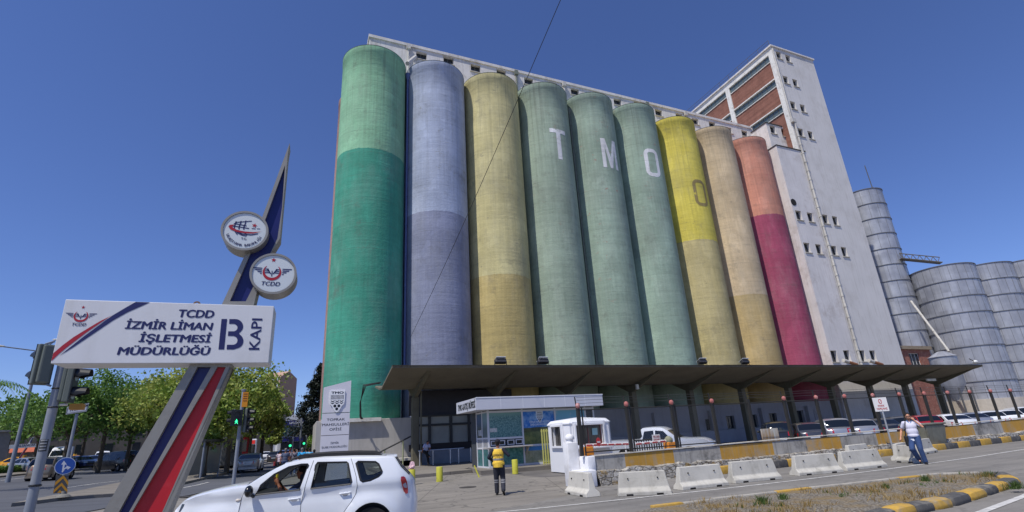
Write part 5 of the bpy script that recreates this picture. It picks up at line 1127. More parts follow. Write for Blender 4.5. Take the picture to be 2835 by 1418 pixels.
frame_strip([BL0, e(BL0, BL1), e(BR0, BR1), BR0], 'panel', m_navy, OFF+0.07, 0.05); frame_strip([RL0, e(RL0, RL1), e(RR0, RR1), RR0], 'panel', m_redp, OFF+0.05, 0.05)
# upper fin: outline and inner navy triangle
out = [(612.6, 846), (681, 700), (727, 598.5), (802, 396), (797, 425), (783, 570), (775, 660), (752, 697), (722, 765), (702, 846)]
inn = [(636, 834.5), (694, 699.4), (735, 606), (789.3, 456.8), (780.7, 575), (768, 660.6), (750.4, 697.5), (703.8, 788.7), (680.5, 834.5)]
O2, I2 = UV(out, OFF), UV(inn, OFF)
V, T = cdt(O2, [I2]); mb = MB(); O = SO-SN*OFF
fs = [t for t in T if not pip((sum(V[i][0] for i in t)/3, sum(V[i][1] for i in t)/3), I2)]
A = [O+SU*a+Z_*b_ for a, b_ in V]; B = [p-SN*TH for p in A]; n = len(A); mb.add(A+B, fs+[tuple(i+n for i in t[::-1]) for t in fs])
for LP in (O2, I2):
    k = len(LP); q = [O+SU*a+Z_*b_ for a, b_ in LP]; mb.add(q+[p-SN*TH for p in q], [(i, (i+1) % k, (i+1) % k+k, i+k) for i in range(k)])
mb.build('frame', m_brush, gpn); mb = MB(); mb.prism(I2, SO-SN*(OFF+0.05), SU, Z_, -SN*0.05); mb.build('panel', m_navy, gpn)
# name board
C4 = UV([(143, 1004), (746, 1007), (756, 847.5), (179.4, 829)]); u0_ = (C4[0][0]+C4[3][0])/2; u1_ = (C4[1][0]+C4[2][0])/2; zb0 = (C4[0][1]+C4[1][1])/2; zt0 = (C4[2][1]+C4[3][1])/2
T = Matrix(((SU.x, -SN.x, 0, SO.x), (SU.y, -SN.y, 0, SO.y), (0, 0, 1, SO.z), (0, 0, 0, 1)))
bd = MB(); bd.bbox((u0_, 0.0, zb0), (u1_, 0.42, zt0), 0.006, T); bdo = bd.build('name_board', m_board, gpn)
FR = 0.003
def on_board(polys, name, mat, parent=bdo, off=-FR):
    mb = MB()
    for p_ in polys:
        V, T_ = cdt(p_, ()); O = SO-SN*off; mb.add([O+SU*a+Z_*b_ for a, b_ in V], T_)
    return mb.build(name, mat, parent)
zz = lambda pts, zx, zy, s: [(zx+x/s, zy+y/s) for x, y in pts]
clampb = lambda P_: [(min(max(a, u0_+0.004), u1_), min(max(b_, zb0+0.004), zt0-0.004)) for a, b_ in P_]
on_board([clampb(UV(zz([(1440, 147), (1250, 262), (1060, 375), (860, 520), (600, 710), (400, 868), (200, 1027), (420, 893), (700, 705), (870, 590), (1070, 455), (1300, 325), (1670, 152)], 130, 810, 5.853)))], 'stripe', m_navt)
on_board([clampb(UV(zz([(1050, 375), (880, 455), (700, 560), (430, 725), (250, 860), (90, 985), (62, 1112), (190, 1000), (330, 885), (640, 650), (900, 470)], 130, 810, 5.853)))], 'stripe', m_redt)
def tline(mb, s, pa, pb, hpx, bold, shear=0.10):
    a, b_ = uv(*pa), uv(*pb); h = uv(pa[0], pa[1]-hpx)[1]-a[1]; w_ = b_[0]-a[0]; d = Vector((SU.x*w_, SU.y*w_, (b_[1]-a[1]))).normalized()
    put_text(mb, s, SO+SU*a[0]+Z_*a[1]+SN*FR, SU, Z_, width=w_, height=h, bold=bold, shear=shear)
mb = MB(); Zp = lambda x, y: (330+x/7.155, 830+y/7.155)
tline(mb, 'TCDD', Zp(1175, 343), Zp(1870, 345), 21, 0.032); tline(mb, 'İZMİR LİMAN', Zp(118, 572), Zp(1845, 585), 21, 0.032); tline(mb, 'İŞLETMESİ', Zp(388, 832), Zp(1815, 838), 21, 0.032); tline(mb, 'MÜDÜRLÜĞÜ', (325, 982), Zp(1790, 1090), 21, 0.032)
mb.build('lettering', m_navt, bdo)
# big B as a stencil letter, and KAPI reading upwards
Zq = lambda x, y: (580+x/6.44, 820+y/6.44)
def arc(cx_, cy_, rx, ry, a0, a1, n=10): return [(cx_+rx*cos(radians(a0+(a1-a0)*i/n)), cy_-ry*sin(radians(a0+(a1-a0)*i/n))) for i in range(n+1)]
bp = [Zq(x, y) for x, y in [(215, 408), (315, 408), (262, 952), (160, 952)]]
b1 = [(355, 410), (455, 410)]+arc(460, 540, 140, 130, 85, -42, 10)+[(525, 665)]+arc(465, 800, 140, 135, 55, -80, 10)+[(430, 952), (305, 952), (312, 868), (420, 868)]+arc(418, 790, 82, 78, -85, 80, 8)+[(410, 712), (328, 710), (335, 628), (430, 628)]+arc(425, 562, 75, 66, -80, 80, 8)+[(430, 495), (350, 495)]
on_board([UV(bp), UV([Zq(*p) for p in b1])], 'large_letter', m_navt)
a, b_ = uv(*Zq(893, 955)), uv(*Zq(935, 405)); mb = MB(); put_text(mb, 'KAPI', SO+SU*((a[0]+b_[0])/2)+Z_*a[1]+SN*FR, Z_, -SU, width=b_[1]-a[1], height=(uv(*Zq(900, 700))[0]-uv(*Zq(712, 700))[0]), bold=0.012); mb.build('lettering', m_navt, bdo)
def star(cx_, cy_, r_, rot=90): return [(cx_+(r_ if k % 2 == 0 else r_*0.4)*cos(radians(rot+36*k)), cy_+(r_ if k % 2 == 0 else r_*0.4)*sin(radians(rot+36*k))) for k in range(10)]
def rail_logo(c, s, off, parent, text_w):
    """winged wheel emblem: red crescent cup, red star, striped wings"""
    f = lambda P_: [(c[0]+a*s, c[1]+b_*s) for a, b_ in P_]
    cres = ell(0, 0, 1, 1, 30, radians(128), radians(412))+ell(0, 0.2, 0.80, 0.84, 26, radians(404), radians(136)) if False else None
    oc = [(cos(radians(a)), sin(radians(a))) for a in range(128, 413, 8)]; ic = [(0.8*cos(radians(a)), 0.17+0.83*sin(radians(a))) for a in range(404, 135, -8)]
    on_board([f(oc+ic), f(star(0.05, 1.55, 0.3))], 'emblem_red', m_redt, parent, off)
    P_ = []
    for sgn in (-1, 1):
        for k in range(4):
            y = 0.52-0.22*k; x0 = 1.08; x1 = 2.15-0.28*k; P_.append(f([(sgn*x0, y), (sgn*x1, y+0.02), (sgn*(x1-0.1), y-0.11), (sgn*x0, y-0.11)][::sgn]))
            if k < 3: P_.append(f([(sgn*0.78, y-0.1), (sgn*(0.42-0.08*k), y-0.06), (sgn*(0.36-0.08*k), y-0.17), (sgn*0.78, y-0.2)][::sgn]))
        P_.append(f([(sgn*0.62, 0.42), (sgn*0.42, 0.42), (sgn*0.06, -0.18), (sgn*0.2, -0.2)][::sgn]))
    P_.append(f([(-0.05, 0.2), (0.05, 0.2), (0.05, -0.5), (-0.05, -0.5)]))
    on_board(P_, 'emblem_wings', m_navt, parent, off)
    mb = MB(); O = SO-SN*off; put_text(mb, 'TCDD', O+SU*c[0]+Z_*(c[1]-1.62*s), SU, Z_, width=text_w, height=0.48*s, bold=0.012, shear=0.2, align='C'); mb.build('lettering', m_navt, parent)
c0 = uv(130+552/5.853, 810+385/5.853); s_ = (uv(130+672/5.853, 870)[0]-uv(130+432/5.853, 870)[0])/2; rail_logo(c0, s_, -FR, bdo, s_*1.9)
# lifting eye
p = SO+SU*uv(535, 838)[0]+Z_*(zt0+0.04)-SN*0.2; mb = MB(); mb.tube([p+(SU*cos(a)+Z_*sin(a))*0.035 for a in [2*pi*k/14 for k in range(15)]], 0.012, 6, caps=False); mb.build('lifting_eye', M('eye_rust', S(110, 88, 70), 0.8), gpn)
# emblem discs
def disc(pc, pl, pr, back):
    c = uv(*pc, off=-0.02); r_ = (uv(*pr, off=-0.02)[0]-uv(*pl, off=-0.02)[0])/2; O = SO+SN*0.02; mb = MB()
    T = Matrix(((SU.x, -SN.x, 0), (SU.y, -SN.y, 0), (0, 0, 1))) @ Matrix.Rotation(radians(-90), 3, 'X')
    mb.lathe([(r_-0.03, 0.0), (r_, 0.0), (r_, 0.32), (r_-0.03, 0.32)], O+SU*c[0]+Z_*c[1], 48, T=T, caps=False); mb.lathe([(0.001, 0.31), (r_-0.02, 0.31)], O+SU*c[0]+Z_*c[1], 48, T=T, caps=False)
    o = mb.build('disc', m_brush, gpn, True)
    f = MB(); f.add([SO+SN*0.008+SU*(c[0]+a)+Z_*(c[1]+b_) for a, b_ in ell(0, 0, r_-0.03, r_-0.03, 48)], [tuple(range(48))]); f.build('disc_face', PL('disc_face_white', S(206, 212, 214), 0.35), o)
    return c, r_-0.03, o
c, r_, o1 = disc((677.8, 638), (611, 638), (744.5, 638), None)
g = lambda P_: [(c[0]+a*r_, c[1]+b_*r_) for a, b_ in P_]
def strk(pts, w_): 
    L = []; R_ = []
    for i, p in enumerate(pts):
        a, b_ = pts[max(0, i-1)], pts[min(len(pts)-1, i+1)]; dx, dy = b_[0]-a[0], b_[1]-a[1]; l = math.hypot(dx, dy) or 1; L.append((p[0]-dy/l*w_/2, p[1]+dx/l*w_/2)); R_.append((p[0]+dy/l*w_/2, p[1]-dx/l*w_/2))
    return L+R_[::-1]
nav = [strk([(-0.5+0.9*t, 0.42+0.18*t-0.0) for t in (0, .3, .6, .85)], 0.045), strk([(-0.55+t, 0.38-0.14*t-0.02) for t in (0, .3, .6)], 0.05), strk([(-0.62+t, 0.22-0.1*t) for t in (0, .3, .6, .8)], 0.05), strk([(0.3, 0.15), (0.48, 0.15)], 0.04), strk([(0.54, 0.16), (0.7, 0.17)], 0.035),
       strk([(-0.48+t, 0.0-0.1*t) for t in (0, .1, .2)], 0.05), strk([(-0.42, -0.08), (-0.1, -0.2), (0.3, -0.22), (0.62, -0.12)], 0.05), strk([(-0.36, -0.14), (-0.12, -0.26), (0.1, -0.3)], 0.05)]
for x in (-0.48, -0.26, -0.04): nav.append(strk([(x+0.42*(0.35-abs(t-0.15))**2*-1+0.06*t, t) for t in (0.58-abs(x)*0.2, 0.4, 0.2, 0.05)], 0.06)); nav.append(strk([(x+0.02, -0.08), (x+0.16, -0.26)], 0.05))
on_board([g(p) for p in nav], 'globe_lines', m_navt, o1, -0.011)
sw = [(-0.72, 0.26), (-0.78, 0.16), (-0.66, 0.0), (-0.38, -0.1), (0.0, -0.15), (0.4, -0.13), (0.78, 0.02), (0.4, -0.05), (0.0, -0.05), (-0.35, 0.0), (-0.56, 0.1), (-0.6, 0.2), (-0.5, 0.3)]
on_board([g(sw), g(star(0.42, 0.33, 0.14, 80))], 'orbit_red', m_redt, o1, -0.0125)
mb = MB(); O = SO+SN*0.0115; put_text(mb, 'T.C.', O+SU*c[0]+Z_*(c[1]-0.5*r_), SU, Z_, height=0.11*r_, bold=0.02, align='C')
s = 'ULAŞTIRMA BAKANLIĞI'
for k, ch in enumerate(s):
    if ch == ' ': continue
    a = radians(202+136*k/(len(s)-1)); rr_ = r_*0.88; x, z = c[0]+rr_*cos(a), c[1]+rr_*sin(a); tu = (SU*(-sin(a))+Z_*cos(a)); tv = -(SU*cos(a)+Z_*sin(a)); put_text(mb, ch, O+SU*x+Z_*z, tu, tv, height=0.13*r_, bold=0.02, align='C')
mb.build('lettering', m_navt, o1)
c, r_, o2 = disc((757, 757), (691.5, 757), (823, 757), None); rail_logo((c[0]-0.02, c[1]+0.06*r_), r_*0.44, -0.011, o2, r_*0.86)

# ================================================================ TRAFFIC SIGNALS AND SIGNS ON THE LEFT
m_pole = M('pole_grey_paint', S(128, 134, 144), 0.5, var=0.08, scale=4, dirt=S(165, 160, 150), dirtamt=0.4); m_sb = M('signal_housing_grey', S(96, 102, 96), 0.5, var=0.06); m_blk = PL('signal_black', S(24, 25, 27), 0.45); m_lens = PL('lens_grey', S(150, 152, 148), 0.25)
PD = 13.4; p = AT_D(139.7, 1157, PD); ts = thing('traffic_signal', (p.x, p.y, gz(p.x, p.y)), 'thick grey signal pole with two dark signal heads, partly behind the white name board', 'traffic light')
PR = 0.078
MB().tube([(p.x, p.y, -0.1), (p.x, p.y, AT_D(160, 868, PD).z)], PR, 20).build('pole', m_pole, ts, True)
for zz_ in (AT_D(145, 1076, PD).z, AT_D(135, 1128, PD).z): mb = MB(); mb.lathe([(PR+.004, -0.015), (PR+.01, 0), (PR+.004, 0.015)], (p.x, p.y, zz_), 20, caps=False); mb.build('band', m_blk, ts)
mb = MB(); mb.lathe([(PR+.003, -0.02), (PR+.02, -0.01), (PR+.02, 0.01), (PR+.003, 0.02)], (p.x, p.y, AT_D(90, 1345, PD).z), 20, caps=False); 
mb.build('band', m_blk, ts)
vdir = Vector((p.x, p.y, 0)).normalized(); vr = Vector((vdir.y, -vdir.x, 0))   # vr = to the right as seen by the camera
def yawT(c, yaw): return Matrix.Translation(c) @ Matrix.Rotation(yaw, 4, 'Z')
def signal_head(c, yaw, n, parent, pitch=0.34, w_=0.36, dpt=0.2, lens=None, vis=0.26, man=False):
    """head facing local -Y"""
    T = yawT(c, yaw); h = n*pitch; mb = MB(); mb.bbox((-w_/2, 0, -h/2), (w_/2, dpt*0.55, h/2), 0.02, T); mb.bbox((-w_/2+0.05, dpt*0.55, -h/2+0.02), (w_/2-0.05, dpt, h/2-0.02), 0.03, T); hd = mb.build('signal_head', m_sb, parent)
    MB().box((-w_/2-0.004, -0.012, -h/2-0.004), (w_/2+0.004, -0.0, h/2+0.004), T).build('front_plate', m_blk, hd)
    for k in range(n):
        z = h/2-pitch*(k+0.5); r_ = pitch*0.36; mb = MB()
        ring = [(r_*cos(a), r_*sin(a)) for a in [radians(-25+230*i/16) for i in range(17)]]
        mb.add([T @ Vector((x, -0.012, z+y)) for x, y in ring]+[T @ Vector((x*1.02, -vis if y > 0 else -vis*0.45, z+y-0.02)) for x, y in ring], [(i, i+1, i+18, i+17) for i in range(16)]); mb.build('visor', m_blk, hd)
        MB().add([T @ Vector((a, -0.016, z+b_)) for a, b_ in ell(0, 0, r_*0.95, r_*0.95, 20)], [tuple(range(20))]).build('lens', lens[k] if lens else m_lens, hd)
    return hd, T
# back-facing head left of the pole
c = AT_D(118, 1010, PD+0.1); yw = math.atan2(-vr.x, vr.y)+pi   # rough facing away
signal_head(c, math.atan2(vdir.y, vdir.x)-pi/2+pi+0.35, 2, ts, 0.39, 0.30, 0.2)
MB().tube([AT_D(126, 1064, PD), AT_D(142, 1069, PD)], 0.02, 6).build('arm', m_pole, ts); MB().tube([AT_D(125, 953, PD), AT_D(152, 945, PD)], 0.02, 6).build('arm', m_pole, ts)
# side-facing head right of the pole
c = AT_D(206, 1063, PD-0.05); yr = math.atan2(vdir.y, vdir.x)-pi/2+radians(72)
signal_head(c, yr, 2, ts, 0.36, 0.30, 0.2, vis=0.24)
MB().box((-0.1, -0.1, -0.06), (0.1, 0.1, 0.05), yawT(AT_D(214, 1126, PD), yr)).build('number_plate', M('plate_ochre', S(175, 125, 50), 0.6), ts); MB().tube([AT_D(165, 1121, PD), AT_D(188, 1120, PD)], 0.025, 6).build('arm', m_boom, ts)
a = AT_D(115, 1234, PD); mb = MB(); mb2 = MB()
cs_ = [(p.x+(PR+.003)*cos(math.atan2(-p.y, -p.x)+radians(t)), p.y+(PR+.003)*sin(math.atan2(-p.y, -p.x)+radians(t))) for t in range(-62, 50, 14)]
z0_, z1_ = AT_D(115, 1250, PD).z, AT_D(118, 1217, PD).z
mb.add([(x, y, z0_) for x, y in cs_]+[(x, y, z1_) for x, y in cs_], [(i, i+1, i+1+len(cs_), i+len(cs_)) for i in range(len(cs_)-1)]); st_o = mb.build('sticker', m_blk, ts)
mb = MB(); cs2 = [(p.x+(x-p.x)*1.03, p.y+(y-p.y)*1.03) for x, y in cs_[1:-1]]
for k in range(4): za = z0_+0.02+k*(z1_-z0_)/4; mb.add([(x, y, za) for x, y in cs2]+[(x, y, za+0.028) for x, y in cs2], [(i, i+1, i+1+len(cs2), i+len(cs2)) for i in range(len(cs2)-1)])
mb.build('print', PL('sticker_grey', S(150, 150, 150), 0.6), st_o)
# lane arrow sign and chevron board on the island
CD = 28; p = AT_D(175, 1372, CD); p.z = gz(p.x, p.y)+0.13; cs = thing('lane_sign', p, 'round blue lane arrow sign above a yellow and grey chevron board on the kerb island', 'sign')
vd = Vector((p.x, p.y, 0)).normalized(); U = Vector((vd.y, -vd.x, 0)); Nn = -vd
def flatpx(pts, D, c, u, n_, off=0.0):
    O = c+n_*off; r2 = []
    for x, y in pts: d = ray(x, y); t = (O-CAM).dot(n_)/d.dot(n_); q = CAM+d*t; r2.append(((q-O).dot(u), q.z-O.z))
    return r2
MB().tube([(p.x, p.y, p.z), (p.x, p.y, p.z+1.9)], 0.04, 10).build('post', m_pole, cs); mb = MB(); mb.lathe([(0.26, 0), (0.2, 0.07), (0.1, 0.12), (0.09, 0.22), (0, 0.22)], p, 18); mb.build('foot', M('rubber_grey', S(120, 118, 112), 0.8, dirt=S(170, 165, 150), dirtamt=0.5), cs)
q4 = flatpx([(146.5, 1366.6), (185, 1365), (190.5, 1317), (156, 1316)], CD, p, U, Nn, 0.05)
def pane(P_, name, mat, off, parent, c=p, u=U, n_=Nn, th=0.02):
    mb = MB(); mb.prism(P_, c+n_*off, u, Z_, -n_*th); return mb.build(name, mat, parent)
brd = pane(q4, 'chevron_board', M('chevron_grey', S(88, 86, 82), 0.6, var=0.1), 0.05, cs)
Zs = lambda L: [(x/4.2925, 1100+y/4.2925) for x, y in L]
for L in ([(755, 925), (815, 1010), (808, 1050), (750, 965), (650, 1055), (658, 1010)], [(735, 1015), (803, 1100), (798, 1138), (728, 1052), (632, 1142), (640, 1098)], [(712, 1100), (745, 1136), (680, 1138)]):
    P_ = flatpx(Zs(L), CD, p, U, Nn, 0.054); V, T_ = cdt(P_, ()); MB().add([p+Nn*0.054+U*a+Z_*b_ for a, b_ in V], T_).build('chevron', M('chevron_yellow', S(215, 150, 40), 0.5), brd)
cc = flatpx([(180.5, 1290)], CD, p, U, Nn, 0.06)[0]; R_ = 0.32
dk = pane(ell(cc[0], cc[1], R_, R_, 32), 'disc', PL('sign_rim_white', S(215, 220, 228), 0.4), 0.06, cs); MB().add([p+Nn*0.064+U*a+Z_*b_ for a, b_ in ell(cc[0], cc[1], R_*0.94, R_*0.94, 32)], [tuple(range(32))]).build('disc_face', PL('sign_blue', S(40, 85, 165), 0.4), dk)
for L in ([(760, 752), (795, 800), (772, 800), (765, 828), (748, 892), (733, 892), (748, 800), (727, 800)], [(790, 812), (842, 832), (800, 864), (802, 846), (772, 852), (757, 880), (752, 880), (756, 845), (790, 828)]):
    P_ = flatpx(Zs(L), CD, p, U, Nn, 0.068); V, T_ = cdt(P_, ()); MB().add([p+Nn*0.068+U*a+Z_*b_ for a, b_ in V], T_).build('arrow', m_boom, dk)
# street name board with arrow
KD = 31; p = AT_D(187.5, 1267, KD); p.z = gz(p.x, p.y); kb = thing('direction_sign', p, 'white street name board with an arrow on a pale pole behind the signal head', 'sign')
vd = Vector((p.x, p.y, 0)).normalized(); U = Vector((vd.y, -vd.x, 0)); Nn = -vd
MB().tube([p, (p.x, p.y, AT_D(215, 1146, KD).z)], 0.065, 10).build('pole', m_pole, kb, True)
P_ = flatpx([(182, 1147.8), (240, 1139), (246.5, 1116), (186, 1127)], KD, p, U, Nn, 0.08); b2 = pane(P_, 'board', m_boom, 0.08, kb, p, U, Nn, 0.03)
Pi = flatpx([(184, 1145.3), (238.5, 1137.2), (244, 1118), (188, 1128.8)], KD, p, U, Nn, 0.083); mb = MB()
for k in range(4): a, b_ = Pi[k], Pi[(k+1) % 4]; P3 = strk([a, b_], 0.02); mb.add([p+Nn*0.083+U*x+Z_*z for x, z in P3], [(0, 1, 2, 3)])
sl_ = (Vector((P_[1][0]-P_[0][0], P_[1][1]-P_[0][1]))).normalized(); uu = U*sl_.x+Z_*sl_.y; vv2 = Z_
put_text(mb, 'Kur', p+Nn*0.084+U*(P_[0][0]+0.12)+Z_*(P_[0][1]+0.13), uu, vv2, height=0.15, bold=0.0)
aa = flatpx([(237, 1127)], KD, p, U, Nn, 0.083)[0]
for L in (strk([(aa[0]-0.12, aa[1]-0.1), (aa[0]+0.04, aa[1]+0.06)], 0.03), [(aa[0]+0.08, aa[1]+0.1), (aa[0]-0.03, aa[1]+0.09), (aa[0]+0.07, aa[1]-0.01)]): mb.add([p+Nn*0.084+U*x+Z_*z for x, z in L], [tuple(range(len(L)))])
mb.build('lettering', m_bk, b2)
# pedestrian signal
GD2 = 19.6; p = AT_D(660, 1215, GD2); p.z = gz(p.x, p.y); ps = thing('pedestrian_signal', p, 'slim grey signal pole with a lit green man, beyond the white car bonnet', 'traffic light')
MB().tube([p-Z_*0.1, (p.x, p.y, AT_D(674.7, 1082, GD2).z)], 0.055, 14).build('pole', m_pole, ps, True); q = AT_D(674.7, 1082, GD2); MB().tube([(p.x, p.y, q.z), (p.x, p.y, q.z+0.05)], 0.075, 12).build('pole_cap', m_pole, ps)
vd = Vector((p.x, p.y, 0)).normalized(); y0_ = math.atan2(vd.y, vd.x)-pi/2
c = AT_D(655.5, 1156.5, GD2-0.14); m_off = PL('lens_dark', S(40, 40, 38), 0.3)
hd, T = signal_head(c, y0_+0.05, 2, ps, 0.25, 0.34, 0.16, lens=[m_off, m_off], vis=0.14)
gm = PL('green_man', S(60, 255, 170), 0.5, emit=2.2); mb = MB(); gz_ = -0.125
man = [(-0.008, 0.06), (0.012, 0.06), (0.012, 0.04), (0.025, 0.03), (0.045, 0.0), (0.035, -0.006), (0.018, 0.012), (0.014, -0.01), (0.04, -0.045), (0.045, -0.072), (0.03, -0.075), (0.026, -0.05), (0.0, -0.03), (-0.025, -0.06), (-0.045, -0.07), (-0.04, -0.056), (-0.02, -0.035), (-0.012, -0.005), (-0.014, 0.012), (-0.03, 0.0), (-0.042, -0.008), (-0.045, 0.002), (-0.022, 0.03), (-0.008, 0.04)]
V, T_ = cdt(man, ()); mb.add([T @ Vector((a, -0.02, gz_+b_)) for a, b_ in V], T_); mb.add([T @ Vector((a, -0.02, gz_+b_)) for a, b_ in ell(0.002, 0.073, 0.013, 0.013, 12)], [tuple(range(12))]); mb.build('green_man', gm, hd)
signal_head(AT_D(643, 1155, GD2+0.1), y0_-radians(85), 2, ps, 0.25, 0.3, 0.12, vis=0.16)
signal_head(AT_D(687, 1164, GD2+0.05), y0_+radians(70), 3, ps, 0.26, 0.3, 0.14, vis=0.2)
c = AT_D(678.5, 1107, GD2); T = yawT(c, y0_); ob = MB().box((-0.085, -0.06, -0.24), (0.085, -0.04, 0.25), T).build('notice_plate', M('plate_orange', S(215, 140, 30), 0.6, var=0.1), ps)
mb = MB()
for k in range(4): mb.box((-0.06, -0.063, 0.17-0.075*k), (0.06, -0.0605, 0.2-0.075*k), T)
mb.build('print', PL('print_brown', S(120, 60, 20), 0.6), ob)
# street lamp far left
LD = 52; p = AT_D(31, 1294, LD); p.z = gz(p.x, p.y); tz = AT_D(82.3, 969.5, LD); lm = thing('street_lamp', p, 'tall grey double armed street lamp at the left edge', 'street lamp')
mb = MB(); mb.tube([p, (p.x, p.y, tz.z)], 0.15, 10, r2=0.08); mb.build('pole', m_pole, lm, True)
for (x, y) in ((10, 960), (150, 946)):
    e = AT_D(x, y, LD); MB().tube([(p.x, p.y, tz.z-0.05), e], 0.045, 6).build('arm', m_pole, lm); s_ = 1 if x > 100 else -1; d = (e-tz).normalized(); MB().sphere(e+d*0.3, 0.4, 12, 8, (1, 0.35, 0.22), T=Matrix.Rotation(math.atan2(d.y, d.x), 3, 'Z')).build('lamp_head', PL('lamp_white'), lm, True)

# ================================================================ TREES
def tree(name, px, D, top_py, r_, label, seed=1, n=70, leaf=0.2, per=75, mats=None, trunk_r=0.16, lowfrac=0.36, group=None, lean=0.0, sq=0.8):
    rn = np.random.default_rng(seed); D = D*dscale(px[0]); r_ = r_*1.12; leaf *= 1.1; p = AT_D(px[0], px[1], D); p.z = gz(p.x, p.y); tp = AT_D(px[0], top_py, D); H_ = tp.z-p.z
    t = thing(name, p, label, 'tree', group)
    mb = MB(); rr = random.Random(seed); hb = H_*lowfrac; a0 = Vector((p.x+lean, p.y, p.z+hb))
    mb.tube([p-Z_*0.1, p+Vector((lean*0.4+rr.uniform(-.08, .08), 0, hb*0.5)), a0], trunk_r, 9, r2=trunk_r*0.75)
    cc = Vector((p.x+lean, p.y, p.z+(hb+H_)/2)); hz = (H_-hb)/2
    for k in range(7):
        an = 2*pi*k/7+rr.uniform(-.3, .3); e1 = a0+Vector((cos(an)*r_*0.3, sin(an)*r_*0.3, hz*0.45)); e2 = a0+Vector((cos(an)*r_*rr.uniform(.5, .8), sin(an)*r_*rr.uniform(.5, .8), hz*rr.uniform(0.7, 1.4)))
        mb.tube([a0-Z_*rr.uniform(0.0, .3), e1, e2], trunk_r*0.45, 6, r2=0.03)
    mb.build('trunk', M('bark', S(88, 78, 66), 0.95, var=0.3, scale=6, bmp=0.8, bs=14), t)
    # leaf clumps through the volume, denser to the outside, leaving gaps
    u = rn.normal(size=(n, 3)); u /= np.linalg.norm(u, axis=1)[:, None]; rad = 0.35+0.65*rn.random(n)**0.45; rad *= 0.82+0.3*rn.random(n)
    C = u*rad[:, None]*np.array([r_, r_, hz*1.0])+np.array(cc); cl = r_*0.2*(0.6+0.8*rn.random(n))
    P_ = np.repeat(C, per, 0)+rn.normal(size=(n*per, 3))*np.repeat(cl, per)[:, None]*np.array([1, 1, sq])*0.62
    N_ = len(P_); d1 = rn.normal(size=(N_, 3)); d1 /= np.linalg.norm(d1, axis=1)[:, None]; d2 = rn.normal(size=(N_, 3)); d2 -= (d2*d1).sum(1)[:, None]*d1; d2 /= np.linalg.norm(d2, axis=1)[:, None]
    s = leaf*(0.6+0.7*rn.random(N_))[:, None]*0.5; V_ = np.empty((N_, 4, 3)); V_[:, 0] = P_-d1*s; V_[:, 1] = P_+d2*s*0.7; V_[:, 2] = P_+d1*s; V_[:, 3] = P_-d2*s*0.7
    V_ = V_.reshape(-1, 3)
    me = bpy.data.meshes.new('crown'); me.vertices.add(len(V_)); me.vertices.foreach_set('co', V_.ravel()); me.loops.add(4*N_); me.loops.foreach_set('vertex_index', np.arange(4*N_)); me.polygons.add(N_); me.polygons.foreach_set('loop_start', np.arange(0, 4*N_, 4)); me.polygons.foreach_set('loop_total', np.full(N_, 4)); me.update()
    link_mesh('crown', me, t, mats or leafmat('plane_leaf', S(112, 124, 48), S(78, 96, 38), S(140, 138, 62))); return t
lm1 = leafmat('plane_leaf', S(138, 160, 66), S(98, 126, 50), S(160, 164, 82)); lm2 = leafmat('dark_leaf', S(98, 134, 60), S(68, 104, 46), S(118, 148, 70)); lm3 = leafmat('pine_leaf', S(34, 44, 30), S(24, 32, 24), None, 0.1)
TR = [((563, 1301), 31, 1085, 2.3, 'plane tree with a dark trunk just right of the slanted sign leg', 1, lm1, 0.24), ((596, 1297), 35, 1050, 2.6, 'plane tree with a thin trunk between the sign leg and the pedestrian signal', 2, lm1, 0.16),
 ((628, 1296), 37, 1000, 3.3, 'tallest yellow green plane tree, rising behind the pedestrian signal', 3, lm1, 0.2), ((690, 1268), 46, 1080, 2.3, 'round plane tree right of the pedestrian signal', 4, lm1, 0.16),
 ((722, 1266), 50, 1095, 2.2, 'plane tree with a dark trunk, rightmost of the median row', 5, lm1, 0.2), ((500, 1296), 36, 1012, 3.2, 'yellow green plane tree rising behind the slanted leg of the sign', 6, lm1, 0.18),
 ((445, 1285), 40, 1045, 3.2, 'plane tree left of the slanted sign leg', 7, lm1, 0.18), ((179, 1272), 42, 1068, 3.6, 'dark green tree behind the blue arrow sign', 8, lm2, 0.2), ((275, 1284), 44, 1030, 4.0, 'tall dark green tree above the black van', 9, lm2, 0.22),
 ((350, 1280), 47, 1060, 3.8, 'dark green tree between the black van and the sign leg', 10, lm2, 0.2), ((95, 1270), 50, 1092, 3.6, 'dark green tree behind the thick signal pole', 11, lm2, 0.2), ((15, 1262), 58, 1108, 3.8, 'round green tree at the far left edge', 12, lm2, 0.2),
 ((225, 1270), 56, 1080, 4.2, 'dark tree deeper in the row behind the blue arrow sign', 13, lm2, 0.2), ((400, 1275), 60, 1060, 4.5, 'dark tree deeper in the row left of the sign leg', 14, lm2, 0.2), ((748, 1262), 72, 1172, 1.3, 'small round tree far down the median beside the bank', 15, lm1, 0.12)]
for px, D, tp, r_, lab, sd_, mt, tr_ in TR: tree('plane_tree' if mt is lm1 else 'broadleaf_tree', px, D, tp, r_, lab, sd_, n=64 if D < 45 else 56, leaf=0.25 if D < 45 else 0.32, per=95 if D < 45 else 75, mats=mt, trunk_r=tr_, lowfrac=0.46 if px[0] > 600 else 0.42, group='trees along the avenue')
